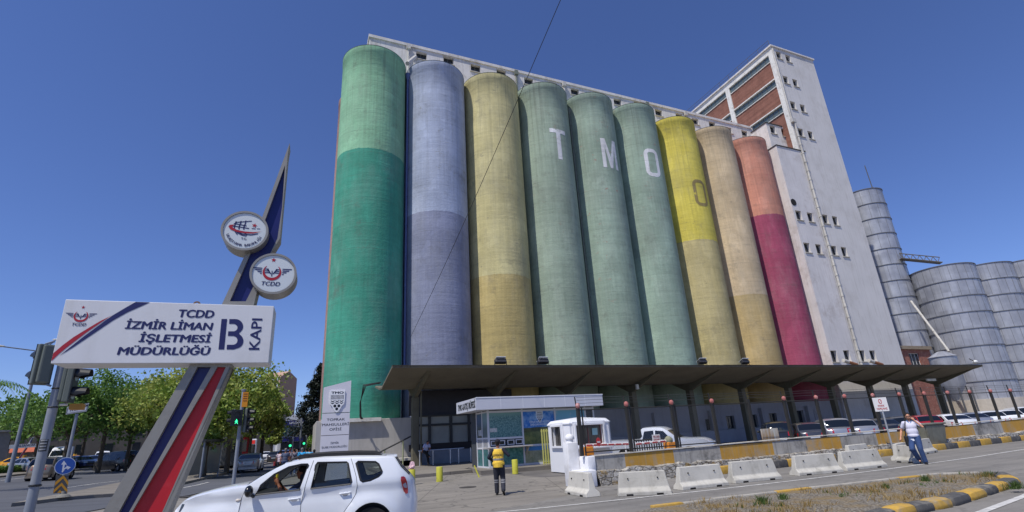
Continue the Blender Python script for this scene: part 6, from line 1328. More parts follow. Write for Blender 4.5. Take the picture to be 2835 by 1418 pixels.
# dark conifer beside the sign pylon
D = 84; p = AT_D(854, 1262, D); p.z = gz(p.x, p.y); tz = AT_D(878, 1008, D); t = thing('conifer_tree', p, 'dark pointed conifer left of the green silo', 'tree'); mb = MB(); mb.tube([p, (p.x, p.y, tz.z-1)], 0.25, 8, r2=0.05); mb.build('trunk', M('bark'), t)
rn = np.random.default_rng(4); Hc = tz.z-p.z; Cs = []
for k in range(190):
    h = rn.random()**1.15; zz_ = p.z+Hc*(0.27+0.73*h); rm = 2.9*(1-h)**0.75*(0.8+0.35*rn.random()); an = rn.random()*2*pi; rr_ = rm*rn.random()**0.4; Cs.append((p.x+rr_*cos(an)+1.1*h, p.y+rr_*sin(an), zz_-0.15*rr_, 0.34*(1.25-h)+0.1))
mb = MB(); Cs = np.array(Cs); per = 120; P_ = np.repeat(Cs[:, :3], per, 0)+rn.normal(size=(190*per, 3))*np.repeat(Cs[:, 3], per)[:, None]*np.array([1, 1, 0.55]); N_ = len(P_)
d1 = rn.normal(size=(N_, 3)); d1 /= np.linalg.norm(d1, axis=1)[:, None]; d2 = rn.normal(size=(N_, 3)); s = 0.16; V_ = np.stack([P_-d1*s, P_+d2*s*0.35, P_+d1*s, P_-d2*s*0.35], 1).reshape(-1, 3)
me = bpy.data.meshes.new('crown'); me.from_pydata(V_.tolist(), [], [(4*i, 4*i+1, 4*i+2, 4*i+3) for i in range(N_)]); link_mesh('crown', me, t, lm3)
tree('young_tree', (872, 1255), 44, 1195, 1.1, 'small bright green tree squeezed beside the plinth and the sign pylon', 31, n=30, leaf=0.16, per=60, mats=leafmat('bright_leaf', S(120, 150, 60), S(88, 122, 44)), trunk_r=0.06, lowfrac=0.2)
# palm whose frond enters at the left edge
D = 40; c = AT_D(-35, 1055, D); p = Vector((c.x, c.y, gz(c.x, c.y))); t = thing('palm_tree', p, 'palm whose drooping frond tip enters at the left edge', 'palm'); MB().tube([p, c], 0.2, 8).build('trunk', M('bark'), t); mb = MB()
for k in range(14):
    an = 2*pi*k/14; d = Vector((cos(an), sin(an), 0)); side = Vector((-d.y, d.x, 0)); prev = None
    for i in range(14): f = i/13; q = c+d*(2.0*f)+Z_*(0.7*f-1.35*f*f); [mb.add([q, q+side*sg*0.45*(1-f*0.6)-Z_*0.25+d*0.2, q+side*sg*0.4*(1-f*0.6)-Z_*0.28+d*0.28], [(0, 1, 2)]) for sg in (-1, 1)]
mb.build('crown', lm2, t)
# hedge with flower bed
def leafbox(name, a, b_, w_, h, lab, seed, dens=900, parent=None):
    rn = np.random.default_rng(seed); A, B = Vector(a), Vector(b_); L = (B-A).length; N_ = int(L*dens); t = (B-A)/L; n_ = Vector((-t.y, t.x, 0)); f = rn.random(N_)*L; s1 = (rn.random(N_)-0.5)*w_; z = rn.random(N_)**0.7*h
    P_ = np.array(A)[None]+f[:, None]*np.array(t)+s1[:, None]*np.array(n_)+np.stack([0*z, 0*z, z+0.03*rn.normal(size=N_)], 1); d1 = rn.normal(size=(N_, 3))*0.06; d2 = rn.normal(size=(N_, 3))*0.05
    V_ = np.stack([P_-d1, P_+d2, P_+d1, P_-d2], 1).reshape(-1, 3); me = bpy.data.meshes.new(name); me.from_pydata(V_.tolist(), [], [(4*i, 4*i+1, 4*i+2, 4*i+3) for i in range(N_)]); return link_mesh(name, me, parent, lm2)
a, b_ = G(-60, 1318), G(82, 1306); h1 = thing('hedge', a, 'clipped green hedge with red flowers at its foot, behind the thick signal pole', 'hedge'); leafbox('foliage', a, b_, 1.2, 0.65, '', 1, 900, h1)
rn = random.Random(8); mb = MB()
for k in range(160): f = rn.random(); q = a+(b_-a)*f+Vector((rn.uniform(-.3, .3), -0.75+rn.uniform(-.2, .2), rn.uniform(0.08, .2))); mb.sphere(q, 0.035, 5, 3)
mb.build('flowers', PL('flower_red', S(190, 50, 60), 0.6), h1)
a, b_ = G(150, 1303), G(262, 1294); h2 = thing('hedge', a, 'clipped green hedge beyond the beige hatchback', 'hedge'); leafbox('foliage', a, b_, 1.3, 0.75, '', 2, 900, h2)

# ================================================================ BACKGROUND BUILDINGS ON THE LEFT
def block(name, c, w_, d, h, rz, mat, label, cat='building', cells=None, wmat=None, z0=None, base=None):
    """box building; cells = list of (face, cols, rows, z_lo, z_hi, fw, fh)"""
    g0 = gz(c[0], c[1]) if z0 is None else z0; t = thing(name, (c[0], c[1], g0), label, cat); T = yawT(Vector((c[0], c[1], g0)), rz); MB().box((-w_/2, -d/2, -1), (w_/2, d/2, h), T).build('wall', mat, t)
    for face, cols, rows, lo, hi, fw_, fh in cells or []:
        for i in range(cols):
            for j in range(rows):
                z = lo+(hi-lo)*(j+0.5)/rows
                if face == 'f': x = -w_/2+w_*(i+0.5)/cols; A = ((x-fw_/2, -d/2-0.04, z-fh/2), (x+fw_/2, -d/2-0.004, z+fh/2))
                else: x = -d/2+d*(i+0.5)/cols; A = ((w_/2+0.004, x-fw_/2, z-fh/2), (w_/2+0.04, x+fw_/2, z+fh/2))
                MB().box(*A, T).build('window', wmat or m_glassd, t)
    return t, T, g0
# apartment tower behind the trees: blue glazed side, pink gable end
p = AT_D(752, 1200, 135); az_ = math.atan2(p.x, p.y); t, T, g0 = block('apartment_building', (p.x, p.y), 7.4, 5.4, 15.0, radians(-42), M('pink_render', S(176, 146, 126), 0.9, var=0.05), 'tall pink brown apartment block with a gable end beyond the plane trees')
zt = AT_D(752, 1050, 135).z-g0; mb = MB(); mb.box((-3.7, -2.7, 15.0), (3.7, 2.7, zt), T); mb.build('attic', M('pink_render'), t)
mb = MB(); mb.add([T @ Vector(q) for q in ((3.7, -2.7, zt), (3.7, 2.7, zt), (3.7, 0.0, zt+1.6), (-3.7, -2.7, zt), (-3.7, 2.7, zt), (-3.7, 0.0, zt+1.6))], [(0, 1, 2), (3, 5, 4), (0, 2, 5, 3), (1, 4, 5, 2)]); mb.build('roof', M('pink_render'), t)
mb = MB(); mb.box((-3.73, -2.76, 5), (3.2, -2.704, zt-2.4), T); mb.build('curtain_wall', M('blue_glass_facade', S(62, 108, 150), 0.3, var=0.15, scale=0.6), t)
MB().box((-3.73, -2.77, zt-2.3), (3.2, -2.703, zt), T).build('parapet', M('white_facade', S(190, 200, 210), 0.6), t)
# bank at the end of the street
D = 100; c = AT_D(807, 1240, D); zt = AT_D(805, 1163, D).z; g0 = gz(c.x, c.y); rz = -math.atan2(c.x, c.y)+0.12; t, T, g0 = block('bank_building', (c.x, c.y+1.5), 5.0, 3.2, zt-g0-0.9, rz, M('bank_white', S(205, 205, 205), 0.7), 'small white bank with dark blue fascia signs at the end of the street')
h = zt-g0; MB().box((-2.0, -1.75, h-0.95), (2.25, -1.603, h-0.1), T).build('fascia_sign', M('bank_blue', S(38, 42, 110), 0.5), t); f2 = MB().box((-2.0, -1.75, h-3.6), (2.0, -1.605, h-2.9), T).build('fascia_sign', M('bank_blue'), t)
mb = MB(); put_text(mb, 'NANSBANK', T @ Vector((-0.9, -1.755, h-0.72)), T.to_3x3() @ X_, Z_, width=2.4, height=0.4, bold=0.02, shear=0.15); mb.build('lettering', PL('paper_white'), t)
for k in range(4): MB().box((-1.9+k*0.98, -1.66, h-2.75), (-1.1+k*0.98, -1.606, h-1.15), T).build('window', PL('bank_glass', S(60, 85, 88), 0.2), t)
MB().box((-2.0, -1.7, 0), (2.0, -1.606, h-3.7), T).build('shopfront', m_glassd, t)
c2 = AT_D(815, 1180, 114); g2 = gz(c2.x, c2.y); zt2 = AT_D(812, 1145, 114).z; t = thing('gabled_building', (c2.x, c2.y+2, g2), 'white gable wall rising behind the blue bank sign', 'building'); MB().prism([(-3.6, 0), (3.4, 0), (3.4, zt2-g2-1.9), (-0.3, zt2-g2), (-3.6, zt2-g2-1.7)], (c2.x, c2.y+2, g2), X_, Z_, (0, 5, 0)).build('wall', M('white_gable', S(190, 192, 198), 0.8), t)
# long low building behind the trees, station front and market on the far left
c = AT_D(330, 1260, 125); t, T, g0 = block('long_building', (c.x, c.y), 90, 6, 7.6, -math.atan2(c.x, c.y)+0.1, M('stone_beige', S(104, 98, 88), 0.9, var=0.15, scale=0.8), 'long two storey beige building seen between the tree trunks', cells=[('f', 22, 2, 0.9, 7.0, 1.2, 1.9)])
c = AT_D(600, 1262, 130); t, T, g0 = block('street_building', (c.x, c.y), 34, 6, 7.5, -math.atan2(c.x, c.y)+0.1, M('street_grey', S(112, 112, 112), 0.9, var=0.2, scale=0.8), 'grey street front behind the bus and the tree trunks', cells=[('f', 12, 2, 0.5, 7.0, 1.3, 1.6)])
D = 80; a = AT_D(-60, 1270, D); b_ = AT_D(16, 1265, D); c = (a+b_)/2; g0 = gz(c.x, c.y); zt = AT_D(10, 1196, D).z; L = (b_-a).length; rz = math.atan2(b_.y-a.y, b_.x-a.x)
t = thing('station_building', (c.x, c.y, g0), 'grey station hall with a white arched opening at the far left edge', 'building'); T = yawT(Vector((c.x, c.y, g0)), rz)
Hs = zt-g0; W2 = L/2; hole = [(W2-1.75+0.75*cos(radians(k)), 1.2+1.05*sin(radians(k))) for k in range(0, 181, 15)]+[(W2-2.5, 0.02), (W2-1.0, 0.02)]
O2 = [(-W2, 0), (W2+0.25, 0), (W2, Hs*0.65), (W2, Hs-0.4), (W2-0.3, Hs), (-W2, Hs)]; V, T_ = cdt(O2, [hole]); mb = MB(); mb.add([T @ Vector((x, 0, z)) for x, z in V], [q for q in T_ if not pip((sum(V[i][0] for i in q)/3, sum(V[i][1] for i in q)/3), hole)])
mb.box((-W2, 0.8, 0), (W2-0.3, 2.0, Hs-0.2), T); mb.add([T @ Vector(q) for q in ((W2, 0, 0), (W2, 0.8, 0), (W2, 0.8, Hs-0.3), (W2, 0, Hs-0.4), (-W2, 0, Hs), (W2-.3, 0, Hs), (W2-.3, .8, Hs), (-W2, .8, Hs))], [(0, 1, 2, 3), (4, 5, 6, 7)]); mb.build('wall', M('station_grey', S(125, 125, 128), 0.9, var=0.1), t)
mb = MB(); mb.tube([T @ Vector((W2-1.75+0.85*cos(radians(k)), -0.03, 1.2+1.15*sin(radians(k)))) for k in range(0, 181, 12)], 0.12, 6); mb.build('arch', m_board, t); MB().box((-W2, -0.35, Hs), (W2+0.3, 1.2, Hs+0.18), T).build('cornice', M('cornice', S(150, 150, 152), 0.8), t)
D = 98; a = AT_D(28, 1262, D); b_ = AT_D(122, 1258, D); c = (a+b_)/2; g0 = gz(c.x, c.y); rz = math.atan2(b_.y-a.y, b_.x-a.x); L = (b_-a).length; T = yawT(Vector((c.x, c.y, g0)), rz); t = thing('market_building', (c.x, c.y, g0), 'low market with an orange tiled roof behind the taxi', 'building')
MB().box((-L/2, 0, 0), (L/2, 5, 2.1), T).build('wall', M('market_wall', S(120, 115, 112), 0.9, var=0.4, scale=1.2), t); MB().prism([(-0.5, 2.1), (5.5, 2.1), (2.5, 3.2)], T @ Vector((-L/2-0.2, 0, 0)), T.to_3x3() @ Y_, Z_, T.to_3x3() @ Vector((L+0.4, 0, 0))).build('roof', M('orange_tiles', S(190, 105, 78), 0.9, var=0.2, scale=5), t)
MB().box((0.5, -0.06, 0.3), (2.2, -0.004, 1.35), T).build('poster', M('poster_mix', S(110, 150, 120), 0.6, var=0.6, scale=3), t)
# second, distant gate sign
D = 72; c = AT_D(78, 1262, D); g0 = gz(c.x, c.y); vd = Vector((c.x, c.y, 0)).normalized(); U = Vector((vd.y, -vd.x, 0)); Nn = -vd; t = thing('station_sign', (c.x, c.y, g0), 'distant grey name board on a slanted red and blue leg beside the signal pole', 'sign'); cc_ = Vector((c.x, c.y, 0))
P_ = flatpx([(24, 1243), (100, 1238), (100, 1228), (26, 1232)], D, cc_, U, Nn, 0.1); b2 = pane(P_, 'name_board', m_board, 0.1, t, cc_, U, Nn, 0.2); mb = MB(); put_text(mb, 'ALSANCAK', cc_+Nn*0.104+U*(P_[0][0]+(P_[1][0]-P_[0][0])*0.3)+Z_*(P_[0][1]+0.14), (U+Z_*0.05).normalized(), Z_, width=(P_[1][0]-P_[0][0])*0.66, height=(P_[2][1]-P_[1][1])*0.6, bold=0.02); mb.build('lettering', m_navt, b2)
P_ = flatpx([(50, 1270), (58, 1270), (95, 1210), (89, 1211)], D, cc_, U, Nn, 0.0); pane(P_, 'leg', m_board, 0.0, t, cc_, U, Nn, 0.2); P_ = flatpx([(52, 1268), (57, 1268), (77, 1241), (72, 1241)], D, cc_, U, Nn, 0.01); pane(P_, 'stripe', m_redp, 0.01, t, cc_, U, Nn, 0.01); P_ = flatpx([(82, 1226), (86, 1226), (93, 1212), (90, 1212)], D, cc_, U, Nn, 0.01); pane(P_, 'stripe', m_navy, 0.01, t, cc_, U, Nn, 0.01)
# gantry over the far street, distant signals, lamp by the conifer
D = 62; a, b_ = AT_D(788, 1160, D), AT_D(835, 1165, D); t = thing('sign_gantry', (b_.x, b_.y, gz(b_.x, b_.y)), 'thin steel lane gantry across the street before the conifer', 'gantry'); mb = MB()
for dz in (0.0, -0.7): mb.tube([a+Z_*dz, b_+Z_*dz], 0.05, 6)
for k in range(7): q = a+(b_-a)*(k/6); mb.tube([q, q-Z_*0.7], 0.035, 5)
mb.tube([(b_.x, b_.y, gz(b_.x, b_.y)), b_+Z_*0.3], 0.09, 8); mb.build('truss', M('pole_grey_paint'), t); MB().sphere(a, 0.16, 8, 6).build('camera', PL('lamp_white'), t)
for px, py, D, lab in ((842, 1228, 50, 'distant traffic light glowing green right of the blue bank'), (804, 1234, 46, 'distant traffic light glowing green in front of the bank')):
    c = AT_D(px, py, D); g0 = gz(c.x, c.y); t = thing('traffic_light', (c.x, c.y, g0), lab, 'traffic light', None); MB().tube([(c.x+0.15, c.y, g0), (c.x+0.15, c.y, c.z+0.7)], 0.05, 6).build('pole', m_pole, t)
    MB().box((c.x-0.13, c.y-0.1, c.z-0.16), (c.x+0.1, c.y+0.1, c.z+0.6)).build('signal_head', m_blk, t); MB().add([(c.x-0.015+a, c.y-0.104, c.z+b_) for a, b_ in ell(0, 0, 0.1, 0.1, 12)], [tuple(range(12))]).build('lens', PL('green_lamp', S(60, 255, 170), 0.5, emit=1.3), t)
# bus shelter and red bus behind the trunks
D = 41; c = AT_D(585, 1290, D); g0 = gz(c.x, c.y); rz = radians(68); T = yawT(Vector((c.x, c.y, g0)), rz); t = thing('bus_shelter', (c.x, c.y, g0), 'glass bus shelter with a dark flat roof behind the tree trunks', 'shelter')
MB().box((-2.2, -0.7, 2.3), (2.2, 0.8, 2.45), T).build('roof', m_blk, t); [MB().tube([T @ Vector((x, y, 0)), T @ Vector((x, y, 2.3))], 0.05, 6).build('post', m_pole, t) for x, y in ((-2, .6), (0, .6), (2, .6), (-2, -.5), (2, -.5))]
MB().box((-2, 0.58, 0.3), (2, 0.6, 2.1), T).build('pane', PL('shelter_glass', S(95, 105, 108), 0.15), t)
# ================================================================ VEHICLES
m_tyre = M('tyre_rubber', S(32, 32, 34), 0.85, var=0.1); m_rim = PL('alloy_rim', S(150, 152, 156), 0.3, 0.7); m_cglass = PL('car_glass', S(22, 26, 30), 0.06, 0, 0, 0.7)
m_plast = M('black_plastic', S(38, 38, 40), 0.6, var=0.06); m_chrome = PL('chrome', S(190, 192, 196), 0.15, 0.9); m_tail = PL('tail_lamp_red', S(175, 16, 26), 0.15, 0, 0, 0.8); m_headl = PL('head_lamp', S(190, 198, 208), 0.1, 0.2, 0, 0.8)
def paint(name, col, metal=0.0):
    k = 'paint_'+name
    if k in MATS: return MATS[k]
    m, nt, b = new_mat(k, col, 0.3, metal, 0.5); b.inputs['Coat Weight'].default_value = 0.6; b.inputs['Coat Roughness'].default_value = 0.06
    P = nt.nodes.new('ShaderNodeNewGeometry').outputs['Position']; nt.links.new(mixc(nt, 1.0, col, ramp(nt, noise(nt, P, 1.2, 4), 0.3, 0.7, 0.94, 1.03), 'MULTIPLY'), b.inputs['Base Color']); MATS[k] = m; return m
def smoothpoly(pts, n=4):
    """Catmull-Rom through an open list of points"""
    out = []; P_ = [pts[0]]+list(pts)+[pts[-1]]
    for i in range(1, len(P_)-2):
        p0, p1, p2, p3 = P_[i-1], P_[i], P_[i+1], P_[i+2]
        for k in range(n):
            t = k/n; out.append(tuple(0.5*((2*p1[j])+(-p0[j]+p2[j])*t+(2*p0[j]-5*p1[j]+4*p2[j]-p3[j])*t*t+(-p0[j]+3*p1[j]-3*p2[j]+p3[j])*t**3) for j in (0, 1)))
    out.append(tuple(pts[-1])); return out
SPEC = {
 'hatch': dict(L=4.1, W=1.74, H=1.48, wx=(0.82, 3.36), wr=0.31, belt=0.95, top=[(0.02, 0.32), (0.0, 0.5), (0.06, 0.66), (0.5, 0.84), (1.05, 0.97), (1.7, 1.36), (2.2, 1.46), (2.9, 1.47), (3.5, 1.38), (3.85, 1.05), (4.02, 0.9), (4.08, 0.6), (4.06, 0.34)], ws=(4, 5), rw=(8, 9), wins=[[(1.42, 0.98), (1.9, 1.36), (2.42, 1.39), (2.42, 0.97)], [(2.5, 0.97), (2.5, 1.39), (3.05, 1.37), (3.5, 1.12), (3.42, 1.0)]]),
 'sedan': dict(L=4.5, W=1.78, H=1.45, wx=(0.88, 3.55), wr=0.32, belt=0.94, top=[(0.02, 0.32), (0.0, 0.5), (0.06, 0.68), (0.6, 0.86), (1.2, 0.97), (1.85, 1.34), (2.3, 1.43), (2.9, 1.42), (3.3, 1.32), (3.85, 1.04), (4.4, 0.98), (4.5, 0.7), (4.46, 0.36)], ws=(4, 5), rw=(8, 9), wins=[[(1.6, 0.96), (2.02, 1.32), (2.5, 1.35), (2.5, 0.96)], [(2.58, 0.96), (2.58, 1.35), (3.0, 1.34), (3.55, 1.06), (3.4, 0.97)]]),
 'suv': dict(L=4.3, W=1.82, H=1.62, wx=(0.85, 3.45), wr=0.35, belt=1.02, top=[(0.03, 0.38), (0.0, 0.6), (0.05, 0.8), (0.5, 0.98), (1.15, 1.07), (1.7, 1.48), (2.1, 1.6), (3.2, 1.62), (3.85, 1.54), (4.14, 1.12), (4.26, 0.95), (4.3, 0.65), (4.26, 0.4)], ws=(4, 5), rw=(8, 9), wins=[[(1.5, 1.06), (1.95, 1.47), (2.5, 1.51), (2.5, 1.05)], [(2.58, 1.05), (2.58, 1.51), (3.25, 1.5), (3.3, 1.07)], [(3.4, 1.08), (3.36, 1.5), (3.75, 1.46), (3.9, 1.18)]]),
 'mpv': dict(L=4.2, W=1.8, H=1.62, wx=(0.8, 3.45), wr=0.32, belt=1.0, top=[(0.03, 0.34), (0.0, 0.55), (0.06, 0.74), (0.5, 0.95), (0.95, 1.1), (1.65, 1.5), (2.1, 1.6), (3.1, 1.62), (3.8, 1.52), (4.04, 1.08), (4.14, 0.9), (4.19, 0.6), (4.16, 0.36)], ws=(4, 5), rw=(8, 9), wins=[[(1.35, 1.06), (1.85, 1.47), (2.4, 1.5), (2.4, 1.03)], [(2.48, 1.03), (2.48, 1.5), (3.15, 1.5), (3.2, 1.04)], [(3.28, 1.05), (3.24, 1.49), (3.68, 1.44), (3.85, 1.15)]]),
 'van': dict(L=4.9, W=1.92, H=1.95, wx=(0.95, 3.95), wr=0.34, belt=1.1, top=[(0.03, 0.36), (0.0, 0.6), (0.1, 0.9), (0.55, 1.1), (0.95, 1.22), (1.6, 1.76), (2.0, 1.93), (3.2, 1.96), (4.6, 1.93), (4.82, 1.3), (4.88, 1.0), (4.9, 0.65), (4.87, 0.4)], ws=(4, 5), rw=(8, 9), wins=[[(1.3, 1.18), (1.75, 1.68), (2.25, 1.72), (2.25, 1.15)], [(2.35, 1.15), (2.35, 1.72), (3.35, 1.72), (3.35, 1.15)], [(3.45, 1.15), (3.45, 1.72), (4.45, 1.7), (4.5, 1.15)]]),
 'minibus': dict(L=5.6, W=1.98, H=2.5, wx=(0.95, 4.5), wr=0.35, belt=1.2, top=[(0.03, 0.38), (0.0, 0.7), (0.15, 1.05), (0.5, 1.25), (0.75, 1.4), (1.3, 2.05), (1.6, 2.42), (3.2, 2.5), (5.3, 2.48), (5.5, 1.5), (5.56, 1.2), (5.6, 0.7), (5.57, 0.4)], ws=(4, 5), rw=(8, 9), wins=[[(1.0, 1.35), (1.45, 1.95), (2.0, 2.0), (2.0, 1.3)], [(2.1, 1.3), (2.1, 2.0), (3.6, 2.0), (3.6, 1.3)], [(3.7, 1.3), (3.7, 2.0), (5.1, 2.0), (5.2, 1.3)]]),
 'pickup': dict(L=5.2, W=1.85, H=1.74, wx=(0.95, 4.1), wr=0.38, belt=1.12, top=[(0.04, 0.45), (0.0, 0.7), (0.03, 0.95), (0.4, 1.12), (1.35, 1.18), (1.9, 1.56), (2.25, 1.72), (2.95, 1.74), (3.2, 1.66), (3.3, 1.2), (5.1, 1.18), (5.2, 0.9), (5.18, 0.5)], ws=(4, 5), rw=(8, 9), wins=[[(1.75, 1.17), (2.1, 1.55), (2.5, 1.6), (2.5, 1.16)], [(2.58, 1.16), (2.58, 1.6), (3.05, 1.58), (3.15, 1.17)]]),
}
def widthf(sp):
    L, W, H, bz = sp['L'], sp['W'], sp['H'], sp['belt']
    def f(x, z):
        e = abs(x-L/2)/(L/2); pl = 1-0.17*max(0, e-0.55)**2/0.2025-0.10*max(0, e-0.86)**1.0/0.14
        tz = 1.0 if z < bz else 1-0.24*((z-bz)/(H-bz))**1.15*(1 if 'cargo' not in sp else 0.4)
        lo = 1-0.07*max(0, (0.55-z)/0.55)**1.5; sh = 1+0.012*math.exp(-((z-bz+0.06)/0.09)**2)
        return W/2*pl*tz*lo*sh
    return f
def car(kind, p, heading, mat, label, cat='car', group=None, name='car', taxi=False, gz_=None, hero=False, scale=1.0, detail=3):
    """p = ground point under the middle of the car; heading = direction the nose points (world angle)"""
    sp = SPEC[kind]; L, W = sp['L'], sp['W']; wf = widthf(sp); g0 = p[2] if len(p) > 2 else gz(p[0], p[1]); g0 = gz_ if gz_ is not None else g0
    t = thing(name, (p[0], p[1], g0), label, cat, group)
    T = Matrix.Translation((p[0], p[1], g0)) @ Matrix.Rotation(heading+pi, 4, 'Z') @ Matrix.Scale(scale, 4) @ Matrix.Translation((-L/2, 0, 0))   # local x: 0 = nose, L = tail
    top = []; idx = []; tp = sp['top']
    sm = smoothpoly(tp, detail); idx = [i*detail for i in range(len(tp))]
    ra = sp['wr']+0.055; zb = 0.24
    def arch(cx): return [(cx+ra*cos(radians(a)), sp['wr']+ra*sin(radians(a))) for a in range(-12, 193, 17)]
    out = list(sm)+[(L-0.12, zb)]+[q for q in arch(sp['wx'][1]) if q[1] > zb]+[q for q in arch(sp['wx'][0]) if q[1] > zb]+[(0.12, zb)]
    wins = sp['wins']; V, TR_ = cdt(out, wins, 0.22 if detail >= 3 else 0.4)
    side = [q for q in TR_ if not any(pip((sum(V[i][0] for i in q)/3, sum(V[i][1] for i in q)/3), w_) for w_ in wins)]
    mb = MB()
    for s in (1, -1): mb.add([T @ Vector((x, s*wf(x, z), z)) for x, z in V], [q if s < 0 else q[::-1] for q in side])
    S_ = [-1, -0.94, -0.8, -0.45, 0, 0.45, 0.8, 0.94, 1]; rows = []
    for i, (x, z) in enumerate(sm):
        a, b_ = sm[max(0, i-1)], sm[min(len(sm)-1, i+1)]; dx, dz = b_[0]-a[0], b_[1]-a[1]; l = math.hypot(dx, dz) or 1; nx, nz = -dz/l, dx/l; w_ = wf(x, z); cr_ = 0.05 if nz > 0.5 else 0.13
        rows.append([T @ Vector((x+nx*cr_*(1-abs(s)**3.2), s*w_, z+nz*cr_*(1-abs(s)**3.2))) for s in S_])
    n = len(S_); wsr = range(idx[sp['ws'][0]], idx[sp['ws'][1]]); rwr = range(idx[sp['rw'][0]], idx[sp['rw'][1]]); vs = [q for r in rows for q in r]; body = []; glass = {'windshield': [], 'rear_window': []}
    for i in range(len(rows)-1):
        for k in range(n-1):
            q = (i*n+k, (i+1)*n+k, (i+1)*n+k+1, i*n+k+1)
            if 1 <= k <= n-3 and i in wsr: glass['windshield'].append(q)
            elif 1 <= k <= n-3 and i in rwr: glass['rear_window'].append(q)
            else: body.append(q)
    mb.add(vs, body); mb.build('body', mat, t, True, weld=True)
    for nm, fs in glass.items(): g_ = MB(); g_.add(vs, fs); g_.build(nm, m_cglass, t, True, weld=True)
    for w_ in wins:
        cxm, czm = sum(q[0] for q in w_)/len(w_), sum(q[1] for q in w_)/len(w_); V2, T2 = cdt(w_, (), 0)
        for s in (1, -1): g_ = MB(); g_.add([T @ Vector((x, s*(wf(x, z)-0.012), z)) for x, z in V2], T2); g_.build('window', m_cglass, t)
    # floor, wheels, lamps
    MB().box((0.12, -W/2+0.14, 0.2), (L-0.12, W/2-0.14, 0.45), T).build('underbody', m_plast, t)
    for wx in sp['wx']:
        for s in (1, -1):
            TT = T @ Matrix.Translation((wx, s*(W/2-0.12), sp['wr'])) @ Matrix.Rotation(radians(90), 4, 'X'); r_ = sp['wr']
            mb = MB(); vs_ = MB(); vs_.lathe([(r_*0.62, -0.1), (r_*0.93, -0.1), (r_, -0.06), (r_, 0.06), (r_*0.93, 0.1), (r_*0.62, 0.1)], (0, 0, 0), 24, caps=False); vs_.lathe([(0.01, 0.0), (r_*0.6, 0.0)], (0, 0, 0), 24, caps=False); mb.add([TT @ Vector(q) for q in vs_.v], vs_.f); w_ = mb.build('wheel', m_tyre, t, True)
            mb = MB(); rm = MB(); rm.lathe([(r_*0.56, -0.085*s), (r_*0.64, -0.085*s), (r_*0.64, -0.03*s)], (0, 0, 0), 24, caps=False)
            for k in range(5): a = 2*pi*k/5; rm.box((0, -0.03, -0.07*s if s > 0 else 0.05), (r_*0.6, 0.03, -0.05*s if s > 0 else 0.07), Matrix.Rotation(a, 4, 'Z'))
            rm.lathe([(0.001, -0.075*s), (0.07, -0.075*s), (0.07, -0.03*s)], (0, 0, 0), 10, caps=False); mb.add([TT @ Vector(q) for q in rm.v], rm.f); mb.build('rim', m_rim, w_)
    bz = sp['belt']
    for s in (1, -1):
        x0 = L-0.36; z0, z1 = (bz-0.28, bz-0.04) if kind not in ('mpv', 'suv', 'van', 'minibus') else (bz-0.22, bz+0.06); P_ = []
        for (x, yf, z) in ((x0, 1.006, z0+0.05), (L-0.02, 0.97, z0), (L-0.05, 0.97, z1-0.01), (x0-0.06, 1.006, z1)): P_.append((x, yf, z))
        mb = MB(); xe = lambda z: max(q[0] for q in sm if abs(q[1]-z) < 0.14)
        vs_ = [Vector((x0, s*(wf(x0, z0)+0.008), z0+0.05)), Vector((xe(z0)-0.01, s*(wf(L, z0)*0.985+0.008), z0)), Vector((xe(z1)-0.01, s*(wf(L, z1)*0.985+0.008), z1)), Vector((x0, s*(wf(x0, z1)+0.008), z1)), Vector((xe(z0)+0.12, s*wf(L, z0)*0.55, z0+0.01)), Vector((xe(z1)+0.10, s*wf(L, z1)*0.6, z1-0.02))]
        mb.add([T @ q for q in vs_], [(0, 1, 2, 3) if s < 0 else (3, 2, 1, 0), (1, 4, 5, 2) if s < 0 else (2, 5, 4, 1)]); mb.build('taillight', m_tail, t)
        zf = bz-0.22; mb = MB(); xf = min(q[0] for q in sm if abs(q[1]-zf) < 0.15)
        vs_ = [Vector((xf-0.1, s*wf(0, zf)*0.55, zf-0.04)), Vector((xf+0.02, s*(wf(0, zf)+0.0), zf-0.04)), Vector((xf+0.42, s*(wf(0.4, zf)+0.008), zf+0.05)), Vector((xf+0.10, s*(wf(0.1, zf)+0.006), zf+0.09)), Vector((xf-0.06, s*wf(0, zf)*0.55, zf+0.08))]
        mb.add([T @ q for q in vs_], [(0, 1, 3, 4), (1, 2, 3)]); mb.build('headlight', m_headl, t)
        x = wins[0][0][0]+0.12; MB().sphere(T @ Vector((x, s*(wf(x, bz)+0.1), bz+0.07)), 0.1, 10, 6, (0.7, 1.0, 0.75), T=T.to_3x3()).build('mirror', mat if kind != 'pickup' else m_chrome, t, True)
        for w_ in wins[:2]: x = max(q[0] for q in w_)-0.22; z = bz-0.12; MB().box((x, s*wf(x, z)-0.01 if s > 0 else s*wf(x, z)-0.03, z-0.02), (x+0.2, s*wf(x, z)+0.03 if s > 0 else s*wf(x, z)+0.01, z+0.02), T).build('handle', mat, t)
    xb = max(q[0] for q in sm); MB().box((xb+0.1, -0.26, 0.58), (xb+0.145, 0.26, 0.7), T).build('number_plate', PL('plate_grey', S(185, 190, 200), 0.5), t)
    MB().box((xb-0.02, -W/2*0.75, 0.26), (xb+0.11, W/2*0.75, 0.42), T).build('bumper', m_plast if kind in ('suv', 'pickup') else mat, t)
    xf = min(q[0] for q in sm); MB().box((xf-0.13, -0.42, 0.42), (xf-0.05, 0.42, bz-0.28), T).build('grille', m_plast, t)
    if taxi: MB().bbox((L*0.45, -0.2, sp['H']+0.05), (L*0.45+0.16, 0.2, sp['H']+0.17), 0.02, T).build('taxi_sign', PL('taxi_yellow', S(235, 190, 40), 0.5), t)
    return t
